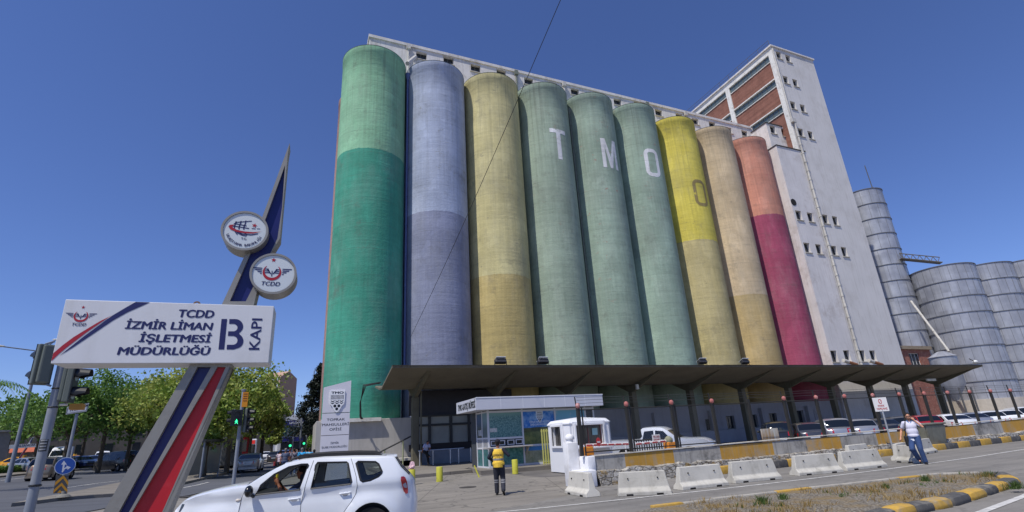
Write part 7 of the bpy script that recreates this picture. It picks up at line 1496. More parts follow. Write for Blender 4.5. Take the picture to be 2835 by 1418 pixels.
P_w, P_s, P_dg, P_bk, P_rd, P_be, P_bl, P_yl = paint('white', S(226, 228, 232)), paint('silver', S(160, 163, 170), 0.5), paint('graphite', S(72, 74, 80), 0.4), paint('black', S(28, 29, 32)), paint('red', S(150, 20, 28)), paint('beige', S(140, 126, 108), 0.4), paint('blue', S(45, 62, 105), 0.3), paint('taxi', S(225, 160, 30))
GP = 'cars parked behind the fence'
def atcol(px, py, Y): q = AT_Y(px, py, Y); return (q.x, q.y, 0.0)
up = radians(90)
for kind, px, Y, dh, mt, lab in (('suv', 2150, 20.8, 3, P_bk, 'black car in the shade, leftmost of the parked row beside the rusty sheet'), ('hatch', 2228, 19.6, 8, P_dg, 'dark grey hatchback parked right of the rusty sheet'), ('mpv', 2302, 19.6, 6, P_s, 'silver people carrier parked right of the dark grey hatchback'),
  ('hatch', 2374, 19.7, 5, P_s, 'silver hatchback parked between the silver people carrier and a black saloon'), ('sedan', 2438, 20.2, 5, P_bk, 'black saloon parked left of the no parking board'), ('hatch', 2490, 20.4, 5, P_dg, 'dark hatchback parked just right of the no parking board'),
  ('hatch', 2556, 20.4, 6, P_rd, 'red hatchback parked behind the man on the phone'), ('sedan', 2634, 19.6, 12, P_w, 'white coupe parked right of the dumpster'), ('sedan', 2692, 20.6, 5, P_s, 'silver saloon parked between two white cars'),
  ('hatch', 2736, 20.2, 6, P_w, 'white hatchback fourth parked car from the right edge'), ('hatch', 2786, 20.6, 6, P_w, 'white hatchback with a black rear window, third from the right edge'), ('suv', 2835, 21.2, 6, P_w, 'large white estate car parked at the right edge of the photo')):
    x, y, z = atcol(px, 1200, Y+4.2); car(kind, (x, Y+4.2, 0.0), radians(44)+radians(dh), mt, lab, 'car', GP, 'parked_car')
# silver pickup behind the booms
p = AT_D(1872, 1215, 28.0); car('pickup', (p.x-0.9, p.y+0.3, 0.0), radians(-52), paint('pale_silver', S(196, 200, 208), 0.2), 'silver pickup truck facing right behind the booms', 'pickup', name='pickup_truck')
# avenue traffic
def lcar(kind, px, py, D, hd, mt, lab, cat='car', **k): p = AT_D(px, py, D*dscale(px)); return car(kind, (p.x, p.y, gz(p.x, p.y)), hd, mt, lab, cat, 'vehicles on the avenue', k.pop('name', 'car'), detail=2, **k)
away = radians(100)
lcar('mpv', 142, 1310, 34, radians(88), P_be, 'beige hatchback driving away between the signal pole and the blue arrow sign', name='car')
lcar('van', 322, 1290, 48, radians(140), P_bk, 'black van with white roof rails on the avenue left of the sign leg', 'van', name='van')
lcar('minibus', 168, 1268, 56, radians(-78), P_w, 'white minibus facing the camera behind the beige hatchback', 'minibus', name='minibus')
lcar('sedan', 62, 1275, 50, radians(-20), P_yl, 'yellow taxi waiting behind the hedge at the far left', 'taxi', taxi=True, name='taxi'); lcar('sedan', 88, 1280, 46, radians(-35), P_s, 'silver saloon beside the yellow taxi behind the hedge')
lcar('sedan', 205, 1262, 62, radians(-30), P_yl, 'yellow taxi far behind the blue arrow sign', 'taxi', taxi=True, name='taxi'); lcar('sedan', 226, 1272, 54, radians(-50), P_bl, 'dark blue saloon beyond the blue arrow sign'); lcar('sedan', 258, 1270, 60, radians(-70), P_s, 'silver saloon facing the camera left of the black van')
lcar('van', 283, 1266, 66, radians(-75), P_w, 'small white van behind the black van', 'van', name='van'); lcar('hatch', 378, 1270, 66, radians(120), P_w, 'white hatchback far right of the black van')
lcar('sedan', 693, 1300, 40, radians(88), P_s, 'silver saloon driving away right of the pedestrian signal')
lcar('mpv', 790, 1272, 55, radians(86), P_w, 'white people carrier with lit red tail lamps ahead of the pedestrians', taxi=False); lcar('hatch', 760, 1266, 68, radians(88), P_dg, 'dark hatchback far down the street left of the people carrier'); lcar('hatch', 738, 1264, 78, radians(88), P_w, 'small white car far down the street'); lcar('mpv', 810, 1262, 72, radians(86), P_yl, 'yellow white roofed dolmus minibus far down the street', 'minibus', name='minibus')
lcar('sedan', 610, 1275, 52, radians(10), P_w, 'white saloon crossing behind the tree trunks'); lcar('van', 455, 1276, 58, radians(150), P_w, 'white van behind the slanted sign leg', 'van', name='van')
# red city bus
D = 58; c = AT_D(648, 1285, D); g0 = gz(c.x, c.y); T = Matrix.Translation((c.x, c.y, g0)) @ Matrix.Rotation(radians(100), 4, 'Z'); bt = thing('city_bus', (c.x, c.y, g0), 'grey city bus with a red rear corner behind the plane tree trunks', 'bus')
MB().bbox((0, -1.25, 0.35), (11, 1.25, 3.0), 0.12, T).build('body', M('bus_grey', S(84, 86, 88), 0.4), bt); MB().bbox((-0.05, -1.3, 0.4), (0.6, -0.55, 3.03), 0.1, T).build('rear_corner', M('bus_red', S(190, 40, 40), 0.4), bt)
for s in (-1, 1):
    MB().box((0.8, s*1.25 if s > 0 else -1.27, 1.3), (10.6, 1.27 if s > 0 else -1.25, 2.6), T).build('window', m_cglass, bt)
    for x in (2.4, 8.6): mb = MB(); mb.lathe([(0.48, -0.12), (0.48, 0.12)], T @ Vector((x, s*1.15, 0.48)), 20, T=T.to_3x3() @ Matrix.Rotation(radians(90), 3, 'X')); mb.build('wheel', m_tyre, bt)
MB().box((-0.09, -0.9, 1.6), (-0.052, 0.9, 2.7), T).build('rear_window', m_cglass, bt)
D = 76; c = AT_D(678, 1262, D); g0 = gz(c.x, c.y); T = Matrix.Translation((c.x, c.y, g0)) @ Matrix.Rotation(radians(95), 4, 'Z'); bt = thing('city_bus', (c.x, c.y, g0), 'white bus with a red display seen between the signal pole and a trunk', 'bus'); MB().bbox((0, -1.25, 0.35), (9, 1.25, 3.1), 0.12, T).build('body', P_w, bt)
MB().box((-0.03, -1.0, 2.5), (-0.003, 1.0, 2.95), T).build('display', PL('display_red', S(200, 50, 45), 0.4, emit=0.5), bt); MB().box((-0.03, -1.05, 1.2), (-0.003, 1.05, 2.4), T).build('windshield', m_cglass, bt)

# ---------------------------------------------------------------- the white car in front, traced side on its own upright plane
HX, HY, HTH, HZ = -2.148, 11.395, -0.173, -0.089; HU = Vector((cos(HTH), sin(HTH), 0)); HN = Vector((HU.y, -HU.x, 0)); HO = Vector((HX, HY, 0))
def hc(px, py): d = ray(px, py); t = (HO-CAM).dot(HN)/d.dot(HN); q = CAM+d*t; return ((q-HO).dot(HU), q.z)
A7 = lambda L: [hc(700+x/5.724, 1260+y/5.724) for x, y in L]; B6 = lambda L: [hc(480+x/6.85, 1230+y/6.85) for x, y in L]
hood = B6([(100, 1140), (200, 1078), (400, 1005), (700, 925), (1130, 845), (1370, 815)])
pil = B6([(1370, 815), (1640, 640), (1918, 480)])[1:]+A7([(480, 165), (770, 95), (1100, 60), (1600, 42), (2050, 40), (2230, 40)])[0:]
rear = A7([(2240, 45), (2335, 200), (2470, 335)])
xr = rear[-1][0]; tail = [(xr+0.04, 0.97), (xr+0.07, 0.8), (xr+0.1, 0.62), (xr+0.1, 0.42), (xr+0.04, 0.3)]
nose = [(hood[0][0]-0.1, 0.36), (hood[0][0]-0.16, 0.5), (hood[0][0]-0.15, 0.66), (hood[0][0]-0.1, 0.78)]
topP = nose+hood+pil+rear+tail
zg = HZ; LXr = topP[-1][0]; Lx0 = min(q[0] for q in topP); LL = max(q[0] for q in topP)-Lx0
rwc = hc(1028, 1420)[0]; fwc = rwc-2.67; wr_ = 0.34; arch_top = hc(1028, 1391)[1]; ra = 0.40; wzc = arch_top-ra
wins_h = [A7([(38, 628), (130, 480), (330, 312), (560, 195), (760, 152), (855, 150), (868, 165), (742, 548)]), A7([(922, 530), (990, 160), (1012, 125), (1478, 116), (1500, 135), (1565, 430), (1550, 455)]), A7([(1632, 130), (1660, 106), (1940, 110), (1990, 145), (2045, 262), (2038, 292), (1990, 340), (1860, 400), (1740, 420), (1708, 398)])]
def hw(x, z):
    e = abs(x-(Lx0+LL/2))/(LL/2); pl = 1-0.16*max(0, e-0.55)**2/0.2025-0.07*max(0, e-0.88)/0.12; bz = 1.08; tz = 1.0 if z < bz else 1-0.2*((z-bz)/0.55)**1.2
    fl = 0.0
    for wx in (rwc, fwc): rr_ = math.hypot(x-wx, z-wzc); fl += 0.045*math.exp(-((rr_-0.42)/0.12)**2)*(1 if z > wzc-0.1 else 0)
    lo = 1-0.05*max(0, (0.6-z)/0.5)**1.5+0.02*math.exp(-((z-1.0)/0.07)**2)-0.012*math.exp(-((z-0.86)/0.08)**2)
    return (0.91*pl*tz*lo+fl)
def arch_pts(cx): return [(cx+ra*cos(radians(a)), wzc+ra*sin(radians(a))) for a in range(-15, 196, 10)]
zb = 0.22; outP = topP+[(LXr-0.1, zb)]+[q for q in arch_pts(rwc) if q[1] > zb]+[q for q in arch_pts(fwc) if q[1] > zb]+[(nose[0][0]+0.1, zb)]
HT = Matrix(((HU.x, HN.x*-1, 0, HO.x), (HU.y, -HN.y, 0, HO.y), (0, 0, 1, 0), (0, 0, 0, 1)))   # local y: away from the camera; 0 = near side plane
W0 = 0.91
def hp(x, y, z): return HT @ Vector((x, y+W0, z))      # y = -hw near side ... +hw far side
ht = thing('white_suv', (HO+HU*(Lx0+LL/2)+HT.to_3x3() @ Vector((0, W0, 0)))[:2]+(HZ,) if False else Vector((*(HO+HU*(Lx0+LL/2)-HN*W0).xy, 0.0)), 'white compact suv driving left across the foreground, its driver at the wheel', 'car')
P_hw = paint('hero_white', S(232, 235, 240)); MATS['paint_hero_white'].node_tree.nodes['Principled BSDF'].inputs['Roughness'].default_value = 0.22
fd = A7([(950, 88), (905, 230), (830, 500), (760, 780), (748, 960), (748, 1100)]); rd = A7([(1548, 55), (1600, 210), (1640, 350), (1655, 480), (1630, 620), (1560, 740), (1440, 904), (1380, 1000)]); ff = B6([(1370, 850), (1290, 1030), (1240, 1287), (1225, 1400), (1225, 1600)])
zs = 0.30
def upto(L):  # clip a downward polyline at the sill
    o_ = []
    for i, q in enumerate(L):
        if q[1] < zs:
            a = L[i-1]; k = (a[1]-zs)/(a[1]-q[1]); o_.append((a[0]+(q[0]-a[0])*k, zs)); return o_
        o_.append(q)
    o_.append((o_[-1][0], zs)); return o_
ffl, fdl, rdl = upto(ff), upto(fd), upto(rd)
topz = lambda x: np.interp(x, [q[0] for q in topP[4:-5]], [q[1] for q in topP[4:-5]])-0.02
# door outlines: front door follows the pillar line just inside the roof edge
nro = lambda xa, xb, n: [(xa+(xb-xa)*k/n, float(topz(xa+(xb-xa)*k/n))-0.03) for k in range(n+1)]
frontdoor = ffl[::-1]+nro(ffl[0][0]+0.1, fdl[0][0], 10)+fdl[1:]
reardoor = fdl[::-1][:-1]+nro(fdl[0][0], rdl[0][0], 6)+rdl[1:]
V, TRI = cdt(outP, wins_h+[frontdoor, reardoor], 0.07)
groups = {'body': [], 'front': [], 'rear': []}
for q in TRI:
    c = (sum(V[i][0] for i in q)/3, sum(V[i][1] for i in q)/3)
    if any(pip(c, w_) for w_ in wins_h): continue
    groups['front' if pip(c, frontdoor) else 'rear' if pip(c, reardoor) else 'body'].append(q)
doors = {}
for s in (-1, 1):
    vs = [hp(x, s*hw(x, z), z) for x, z in V]
    for k in ('front', 'rear'):
        mb = MB(); mb.add(vs, [q if s < 0 else q[::-1] for q in groups[k]]); me_ = mb.build('door', P_hw, ht, True, weld=True); doors[(s, k)] = me_
        bm = bmesh.new(); bm.from_mesh(me_.data); bmesh.ops.delete(bm, geom=[v_ for v_ in bm.verts if not v_.link_faces], context='VERTS'); bm.to_mesh(me_.data); bm.free()
mb = MB()
for s in (-1, 1): mb.add([hp(x, s*hw(x, z), z) for x, z in V], [q if s < 0 else q[::-1] for q in groups['body']])
S_ = [-1, -0.975, -0.92, -0.8, -0.5, 0, 0.5, 0.8, 0.92, 0.975, 1]; rows = []
sm = topP
for i, (x, z) in enumerate(sm):
    a, b_ = sm[max(0, i-1)], sm[min(len(sm)-1, i+1)]; dx, dz = b_[0]-a[0], b_[1]-a[1]; l = math.hypot(dx, dz) or 1; nx, nz = -dz/l, dx/l; w_ = hw(x, z); cr_ = 0.055 if nz > 0.5 else 0.1
    rows.append([hp(x+nx*cr_*(1-abs(s)**5), s*w_, z+nz*cr_*(1-abs(s)**5)) for s in S_])
n = len(S_); vs = [q for r in rows for q in r]; iw0 = len(nose)+len(hood)-1; iw1 = iw0+3; ir0 = len(nose)+len(hood)+len(pil); ir1 = ir0+2
bf, wsf, rwf = [], [], []
for i in range(len(rows)-1):
    for k in range(n-1):
        q = (i*n+k, (i+1)*n+k, (i+1)*n+k+1, i*n+k+1)
        (wsf if (iw0 <= i < iw1 and 2 <= k <= n-4) else rwf if (ir0 <= i < ir1 and 2 <= k <= n-4) else bf).append(q)
mb.add(vs, bf); o = mb.build('body', P_hw, ht, True, weld=True)
bm = bmesh.new(); bm.from_mesh(o.data); bmesh.ops.delete(bm, geom=[v_ for v_ in bm.verts if not v_.link_faces], context='VERTS'); bm.to_mesh(o.data); bm.free()
# see-through glass
mg, nt, b = new_mat('clear_car_glass', S(60, 70, 72), 0.05, 0, 0.5); tr = nt.nodes.new('ShaderNodeBsdfTransparent'); tr.inputs[0].default_value = (0.55, 0.6, 0.6, 1); gl = nt.nodes.new('ShaderNodeBsdfGlossy'); gl.inputs['Roughness'].default_value = 0.03; gl.inputs[0].default_value = (0.9, 0.9, 0.95, 1); fr_ = nt.nodes.new('ShaderNodeFresnel'); fr_.inputs[0].default_value = 1.5
mx = nt.nodes.new('ShaderNodeMixShader'); nt.links.new(fr_.outputs[0], mx.inputs[0]); nt.links.new(tr.outputs[0], mx.inputs[1]); nt.links.new(gl.outputs[0], mx.inputs[2]); nt.links.new(mx.outputs[0], nt.nodes['Material Output'].inputs[0])
g_ = MB(); g_.add(vs, wsf); g_.build('windshield', mg, ht, True, weld=True); g_ = MB(); g_.add(vs, rwf); g_.build('rear_window', mg, ht, True, weld=True)
m_rub = PL('rubber_trim', S(18, 18, 20), 0.5)
def ribbon(pts, w_, s, lift=0.004, closed=False):
    P_ = [hp(x, s*(hw(x, z)+lift), z) for x, z in pts]; L = []; mb_ = MB(); n_ = len(pts)
    for i in range(n_):
        a = pts[(i-1) % n_ if closed else max(0, i-1)]; b2_ = pts[(i+1) % n_ if closed else min(n_-1, i+1)]; dx, dz = b2_[0]-a[0], b2_[1]-a[1]; l = math.hypot(dx, dz) or 1
        ox, oz = -dz/l*w_/2, dx/l*w_/2; x, z = pts[i]; L.append((hp(x-ox, s*(hw(x, z)+lift), z-oz), hp(x+ox, s*(hw(x, z)+lift), z+oz)))
    vs_ = [q for p_ in L for q in p_]; fs_ = [(2*i, 2*i+2, 2*i+3, 2*i+1) for i in range(n_-1)]+([(2*n_-2, 0, 1, 2*n_-1)] if closed else []); mb_.add(vs_, fs_); return mb_
for s in (-1, 1):
    for k, w_ in enumerate(wins_h):
        par = doors[(s, 'front')] if k == 0 else doors[(s, 'rear')] if k == 1 else ht
        ribbon(w_, 0.035, s, 0.006, True).build('window_seal', m_rub, par)
        if not (k == 0 and s == -1):
            V2, T2 = cdt(w_, (), 0.15); g_ = MB(); g_.add([hp(x, s*(hw(x, z)-0.015), z) for x, z in V2], T2); g_.build('window', mg, par)
    for L in (ffl, fdl, rdl): ribbon(L, 0.008, s, 0.003).build('panel_gap', m_rub, ht)
    ribbon([(wins_h[0][0][0], wins_h[0][0][1]), (wins_h[0][-1][0], wins_h[0][-1][1])], 0.018, s, 0.012).build('trim_strip', PL('trim_silver', S(150, 145, 135), 0.4, 0.4), doors[(s, 'front')])
    ribbon([(wins_h[1][0][0], wins_h[1][0][1]), (wins_h[1][-1][0], wins_h[1][-1][1])], 0.018, s, 0.012).build('trim_strip', PL('trim_silver'), doors[(s, 'rear')])
    # handles
    for k, (a, b_) in (('front', ((560, 705), (748, 690))), ('rear', ((1375, 610), (1555, 600)))):
        (x0, z0), (x1, z1) = A7([a, b_]); z = (z0+z1)/2; w_ = hw((x0+x1)/2, z); mb = MB(); mb.tube([hp(x0, s*(w_-0.01), z-0.005), hp(x0+0.03, s*(w_+0.035), z), hp(x1-0.03, s*(w_+0.035), z+0.006), hp(x1, s*(w_-0.01), z+0.006)], 0.016, 8); hdl = mb.build('handle', P_hw, doors[(s, k)], True)
        mb = MB(); mb.add([hp(x0+0.04+(x1-x0-0.08)*t_, s*(hw(x0, z)+0.004), z-0.012-0.055*sin(pi*t_)) for t_ in [j/8 for j in range(9)]], [tuple(range(9))]); mb.build('handle_recess_shade', M('recess_shade', S(150, 152, 160), 0.5), doors[(s, k)])  # flat grey patch: the shade of the handle hollow is painted on
    # mirror
    mc = B6([(1470, 895)])[0]; w_ = hw(mc[0], mc[1]); mb = MB(); mb.sphere(hp(mc[0]+0.0, s*(w_+0.13), mc[1]+0.01), 0.115, 16, 12, (0.62, 1.05, 0.88), T=HT.to_3x3()); mi = mb.build('mirror', PL('mirror_black', S(26, 27, 30), 0.25, 0, 0, 0.6), ht, True); MB().tube([hp(mc[0]+0.05, s*(w_-0.01), mc[1]-0.09), hp(mc[0]+0.02, s*(w_+0.1), mc[1]-0.05)], 0.03, 8).build('mirror_stalk', m_rub, mi)
    # tail lamp, side repeater, headlamp
    P_ = [(q[0], q[1]) for q in A7([(2350, 345), (2390, 340), (2420, 360), (2445, 430), (2462, 560), (2460, 615), (2430, 625), (2390, 580), (2345, 400)])]
    V2, T2 = cdt(P_, (), 0.05); mb = MB(); mb.add([hp(x, s*(hw(x, z)+0.012), z) for x, z in V2], T2); tl = mb.build('taillight', m_tail, ht, True)
    P_ = A7([(2362, 480), (2425, 440), (2445, 500), (2440, 530), (2400, 520), (2375, 515)]); mb = MB(); mb.add([hp(x, s*(hw(x, z)+0.016), z) for x, z in P_], [tuple(range(len(P_)))]); mb.build('lens', PL('lens_clear', S(170, 170, 180), 0.2), tl)
    mb = MB(); q = B6([(1225, 1065)])[0]; mb.sphere(hp(q[0], s*(hw(q[0], q[1])+0.004), q[1]), 0.045, 12, 8, (1, 0.25, 0.55), T=HT.to_3x3()); mb.build('side_repeater', PL('repeater_clear', S(215, 205, 195), 0.3), ht, True)
    P_ = B6([(100, 1150), (160, 1150), (140, 1195), (60, 1310), (40, 1340), (25, 1310)]); mb = MB(); mb.add([hp(x+0.01, s*(hw(x, z)+0.008), z) for x, z in P_], [tuple(range(len(P_)))]); mb.build('headlight', PL('hero_headlight', S(70, 85, 105), 0.1, 0.3, 0, 0.8), ht)
    # roof rail
    R1 = A7([(480, 150), (600, 60), (770, 5), (1100, -22), (1600, -40), (1900, -35), (2040, 15)]); yy = 0.60
    pts = [hp(x, s*yy, z) for x, z in R1]; mb = MB(); mb.tube([pts[0], pts[1], pts[2]], 0.02, 8); mb.tube(pts[2:], 0.024, 8)
    R2 = A7([(770, 60), (1600, 10), (2040, 25)]); 
    for x, z in (R1[0], R1[2], R1[-1]): mb.box((x-0.09, s*yy-0.03, float(topz(x))+0.01), (x+0.09, s*yy+0.03, z+0.01), HT @ Matrix.Translation((0, W0, 0)))
    mb.build('roof_rail', m_plast, ht, True)
    mb = MB(); P_ = [(R1[2][0], float(topz(R1[2][0]))+0.035), (R1[4][0], float(topz(R1[4][0]))+0.035), (R1[6][0]-0.05, float(topz(R1[6][0]))+0.04), (R1[6][0]-0.1, R1[5][1]), (R1[4][0], R1[4][1]-0.01), (R1[2][0], R1[2][1]-0.01)]
    mb.prism(P_, HT @ Vector((0, W0+s*yy-0.018, 0)), HU, Z_, -HN*0.036); mb.build('rail_foot', m_plast, ht)
    for k, wx in enumerate((fwc, rwc)):
        TT = HT @ Matrix.Translation((wx, W0+s*0.80, wzc)) @ Matrix.Rotation(radians(90), 4, 'X'); mb = MB(); m2 = MB(); m2.lathe([(0.2, -0.1), (0.31, -0.11), (0.335, -0.07), (0.335, 0.07), (0.31, 0.11), (0.2, 0.1)], (0, 0, 0), 36, caps=False); m2.lathe([(0.01, 0), (0.2, 0)], (0, 0, 0), 24, caps=False); mb.add([TT @ Vector(q) for q in m2.v], m2.f); wl = mb.build('wheel', m_tyre, ht, True)
        mb = MB(); m2 = MB(); m2.lathe([(0.19, -0.09*s), (0.215, -0.09*s), (0.215, 0)], (0, 0, 0), 28, caps=False); [m2.box((0, -0.025, min(-0.08*s, -0.05*s)), (0.2, 0.025, max(-0.08*s, -0.05*s)), Matrix.Rotation(2*pi*j/5, 4, 'Z')) for j in range(5)]; mb.add([TT @ Vector(q) for q in m2.v], m2.f); mb.build('rim', m_rim, wl)
        ap = arch_pts(wx); mb = MB(); A_ = [hp(x, s*hw(x, z), z) for x, z in ap]; B_ = [hp(x, s*0.55, z) for x, z in ap]; mb.add(A_+B_, [(i, i+1, i+1+len(ap), i+len(ap)) for i in range(len(ap)-1)]); mb.build('wheel_arch', m_rub, ht)
# interior: floor, dashboard, seats, wheel, wipers
MB().box((Lx0+0.3, 0.12, 0.25), (LXr-0.2, 1.7, 0.5), HT).build('underbody', m_plast, ht)
m_int = M('interior_dark', S(48, 50, 54), 0.8, var=0.1); zsil = wins_h[0][0][1]; xd = wins_h[0][0][0]
MB().bbox((xd-0.25, 0.14, zsil-0.3), (xd+0.22, 1.66, zsil+0.0), 0.05, HT).build('dashboard', m_int, ht)
MB().box((xd-0.3, 0.12, 0.4), (LXr-0.25, 1.7, zsil-0.32), HT).build('cabin_floor', m_int, ht)
xs1 = wins_h[0][-1][0]
for y0 in (0.28, 1.02):
    for xx in (xs1-0.1, xs1+0.85):
        se = MB().bbox((xx, y0, zsil-0.45), (xx+0.17, y0+0.5, zsil+0.12), 0.05, HT).build('seat', m_int, ht); MB().bbox((xx+0.02, y0+0.13, zsil+0.12), (xx+0.12, y0+0.37, zsil+0.3), 0.04, HT).build('headrest', m_int, se)
c = HT @ Vector((xd+0.37, 0.45, zsil+0.02)); mb = MB(); ax = (HU*0.9+Z_*0.42).normalized(); e1 = ax.cross(Z_).normalized(); e2 = ax.cross(e1); mb.tube([c+(e1*cos(a)+e2*sin(a))*0.18 for a in [2*pi*k/24 for k in range(25)]], 0.015, 8, caps=False); mb.tube([c-e1*0.18, c+e1*0.18], 0.02, 6); mb.build('steering_wheel', m_rub, ht, True)
mb = MB(); q = B6([(1150, 880), (1240, 850), (1350, 815)]); mb.tube([hp(x, -0.5+0.1*i, z+0.045) for i, (x, z) in enumerate(q)], 0.018, 6); mb.tube([hp(q[1][0]+0.08, -0.55, q[1][1]+0.06), hp(q[2][0]+0.1, 0.2, q[2][1]+0.06)], 0.012, 6); mb.build('wiper', m_rub, ht)
mb = MB(); q = A7([(2240, 25)])[0]; mb.box((q[0]-0.25, -0.55, q[1]-0.01), (q[0]+0.06, 0.55, q[1]+0.03), HT @ Matrix.Translation((0, W0, 0))); mb.build('spoiler', P_hw, ht)
# ================================================================ PEOPLE
def remeshed(mb, name, mat, parent, T, voxel=0.012, smooth_it=2):
    me = bpy.data.meshes.new(name); me.from_pydata(mb.v, [], mb.f); bm = bmesh.new(); bm.from_mesh(me); bmesh.ops.recalc_face_normals(bm, faces=bm.faces); bm.to_mesh(me); bm.free()
    o = bpy.data.objects.new(name, me); COL.objects.link(o); r = o.modifiers.new('r', 'REMESH'); r.mode = 'VOXEL'; r.voxel_size = voxel; s_ = o.modifiers.new('s', 'SMOOTH'); s_.iterations = smooth_it; s_.factor = 0.5
    dg = bpy.context.evaluated_depsgraph_get(); m2 = bpy.data.meshes.new_from_object(o.evaluated_get(dg)); bpy.data.objects.remove(o); bpy.data.meshes.remove(me)
    if T is not None: m2.transform(T)
    return link_mesh(name, m2, parent, mat, True)
def limb(mb, pts, rs, seg=12):
    for p, r_ in zip(pts, rs): mb.sphere(p, r_, seg, 8)
    for i in range(len(pts)-1): mb.tube([pts[i], pts[i+1]], [rs[i], rs[i+1]], seg)
    return mb
V3 = Vector
def pose(**k):
    J = dict(pelvis=V3((0, 0, 0.95)), chest=V3((0, 0.0, 1.30)), neck=V3((0, 0.0, 1.48)), head=V3((0, 0.02, 1.625)),
             shL=V3((-0.18, 0, 1.42)), shR=V3((0.18, 0, 1.42)), elL=V3((-0.24, -0.02, 1.14)), elR=V3((0.24, -0.02, 1.14)), wrL=V3((-0.26, 0.06, 0.90)), wrR=V3((0.26, 0.06, 0.90)),
             hiL=V3((-0.09, 0, 0.92)), hiR=V3((0.09, 0, 0.92)), knL=V3((-0.10, 0.02, 0.50)), knR=V3((0.10, 0.02, 0.50)), anL=V3((-0.10, -0.02, 0.09)), anR=V3((0.10, -0.02, 0.09)))
    for a, b_ in k.items(): J[a] = V3(b_)
    return J
def hand(mb, wr, el, grip=0.5, side=1):
    d = (wr-el).normalized(); n_ = d.cross(V3((0, 0, 1))).normalized() if abs(d.z) < 0.95 else V3((1, 0, 0)); n_ = n_*side; up_ = n_.cross(d)
    limb(mb, [wr, wr+d*0.04, wr+d*0.085], [0.026, 0.034, 0.032], 10)
    for k in range(4):
        o = up_*(0.026-0.0175*k); b_ = wr+d*0.085+o; l = (0.036, 0.042, 0.040, 0.032)[k]; c = b_+d*l-n_*0.01*grip*2; e = c+(d*(1-grip)-n_*grip*1.2).normalized()*l*0.8; limb(mb, [wr+d*0.06+o*0.8, b_, c, e], [0.011, 0.0105, 0.0095, 0.008], 7)
    t0 = wr+d*0.03+up_*0.03; limb(mb, [t0, t0+up_*0.02+d*0.03-n_*0.01, t0+up_*0.022+d*0.058-n_*0.025], [0.013, 0.011, 0.009], 7)
def person(p, face, J, label, skin, hairc, shirt, trou, shoe, short=True, cap=None, voxel=0.013, fat=1.0, extra=None, shirt_mat=None, trou_mat=None, vest=None, group=None, seated=False, headtilt=0.0, scale=1.0, bald=False):
    """face = world angle the person looks/walks towards; local +y is forward, +x their right"""
    t = thing('person', p, label, 'person', group, 0.0); T = Matrix.Translation(V3(p)) @ Matrix.Rotation(face-pi/2, 4, 'Z') @ Matrix.Scale(scale, 4)
    J = {k: V3(v) for k, v in J.items()}; H = J['head']; f = fat
    mb = MB(); hr = Matrix.Rotation(headtilt, 3, 'X')
    def hd(x, y, z): return H+hr @ V3((x, y, z))
    mb.sphere(H+V3((0, -0.01, 0.03)), 0.092, 16, 12, (0.86, 1.05, 1.0)); mb.sphere(hd(0, 0.015, -0.035), 0.07, 14, 10, (0.88, 1.0, 1.0)); mb.sphere(hd(0, 0.055, -0.085), 0.032, 10, 8, (1.1, 0.8, 0.8))   # skull, face, chin
    mb.sphere(hd(0, 0.095, -0.012), 0.016, 8, 6, (0.8, 1.2, 1.5)); mb.sphere(hd(0, 0.078, 0.022), 0.02, 8, 6, (2.6, 0.7, 0.6)); mb.sphere(hd(0, 0.078, -0.052), 0.014, 8, 6, (1.8, 0.8, 0.5))
    for s in (-1, 1): mb.sphere(hd(0.08*s, -0.005, -0.01), 0.02, 8, 6, (0.45, 0.9, 1.5))
    limb(mb, [J['chest']+V3((0, 0, 0.1)), J['neck'], H+V3((0, -0.01, -0.04))], [0.07, 0.055, 0.055]); mid = (J['pelvis']+J['chest'])/2
    mb.sphere(J['chest'], 0.13, 14, 10, (1.25, 0.85*f, 1.2)); mb.sphere(mid, 0.125*f, 14, 10, (1.15, 0.9, 1.3)); mb.sphere(J['pelvis'], 0.125, 14, 10, (1.25, 0.95, 0.9))
    for s, a in ((-1, 'L'), (1, 'R')):
        limb(mb, [J['chest']+V3((0.05*s, 0, 0.08)), J['sh'+a]], [0.06, 0.055]); limb(mb, [J['sh'+a], (J['sh'+a]*0.5+J['el'+a]*0.5), J['el'+a], J['el'+a]*0.65+J['wr'+a]*0.35, J['wr'+a]], [0.052, 0.046, 0.038, 0.038, 0.025]); hand(mb, J['wr'+a], J['el'+a], 0.55, -s)
        limb(mb, [J['hi'+a], J['hi'+a]*0.5+J['kn'+a]*0.5, J['kn'+a], J['kn'+a]*0.68+J['an'+a]*0.32, J['an'+a]], [0.085, 0.075, 0.052, 0.053, 0.035]); limb(mb, [J['an'+a]-V3((0, 0.02, 0.03)), J['an'+a]+V3((0, 0.12, -0.05))], [0.035, 0.028])
    remeshed(mb, 'body', M('skin_'+skin[0], skin[1], 0.6, var=0.06, scale=12), t, T, voxel)
    # eyes
    for s in (-1, 1): e = MB().sphere(hd(0.03*s, 0.082, 0.008), 0.011, 8, 6); e.v = [tuple(T @ V3(q)) for q in e.v]; e.build('eye', PL('eye_dark', S(40, 32, 28), 0.3), t)
    # hair
    if not bald:
        hb = MB(); hb.sphere(H+V3((0, -0.022, 0.045)), 0.098, 16, 12, (0.9, 1.03, 0.92)); hb.sphere(hd(0, -0.05, -0.02), 0.07, 12, 8, (1.05, 0.75, 1.0)); remeshed(hb, 'hair', M('hair_'+hairc[0], hairc[1], 0.8, var=0.3, scale=30), t, T, 0.011, 1)
    if cap: hb = MB(); hb.sphere(H+V3((0, -0.012, 0.06)), 0.104, 16, 12, (0.92, 1.05, 0.8)); hb.sphere(hd(0, 0.10, 0.06), 0.07, 12, 6, (0.9, 1.0, 0.14)); remeshed(hb, 'cap', cap, t, T, 0.01, 1)
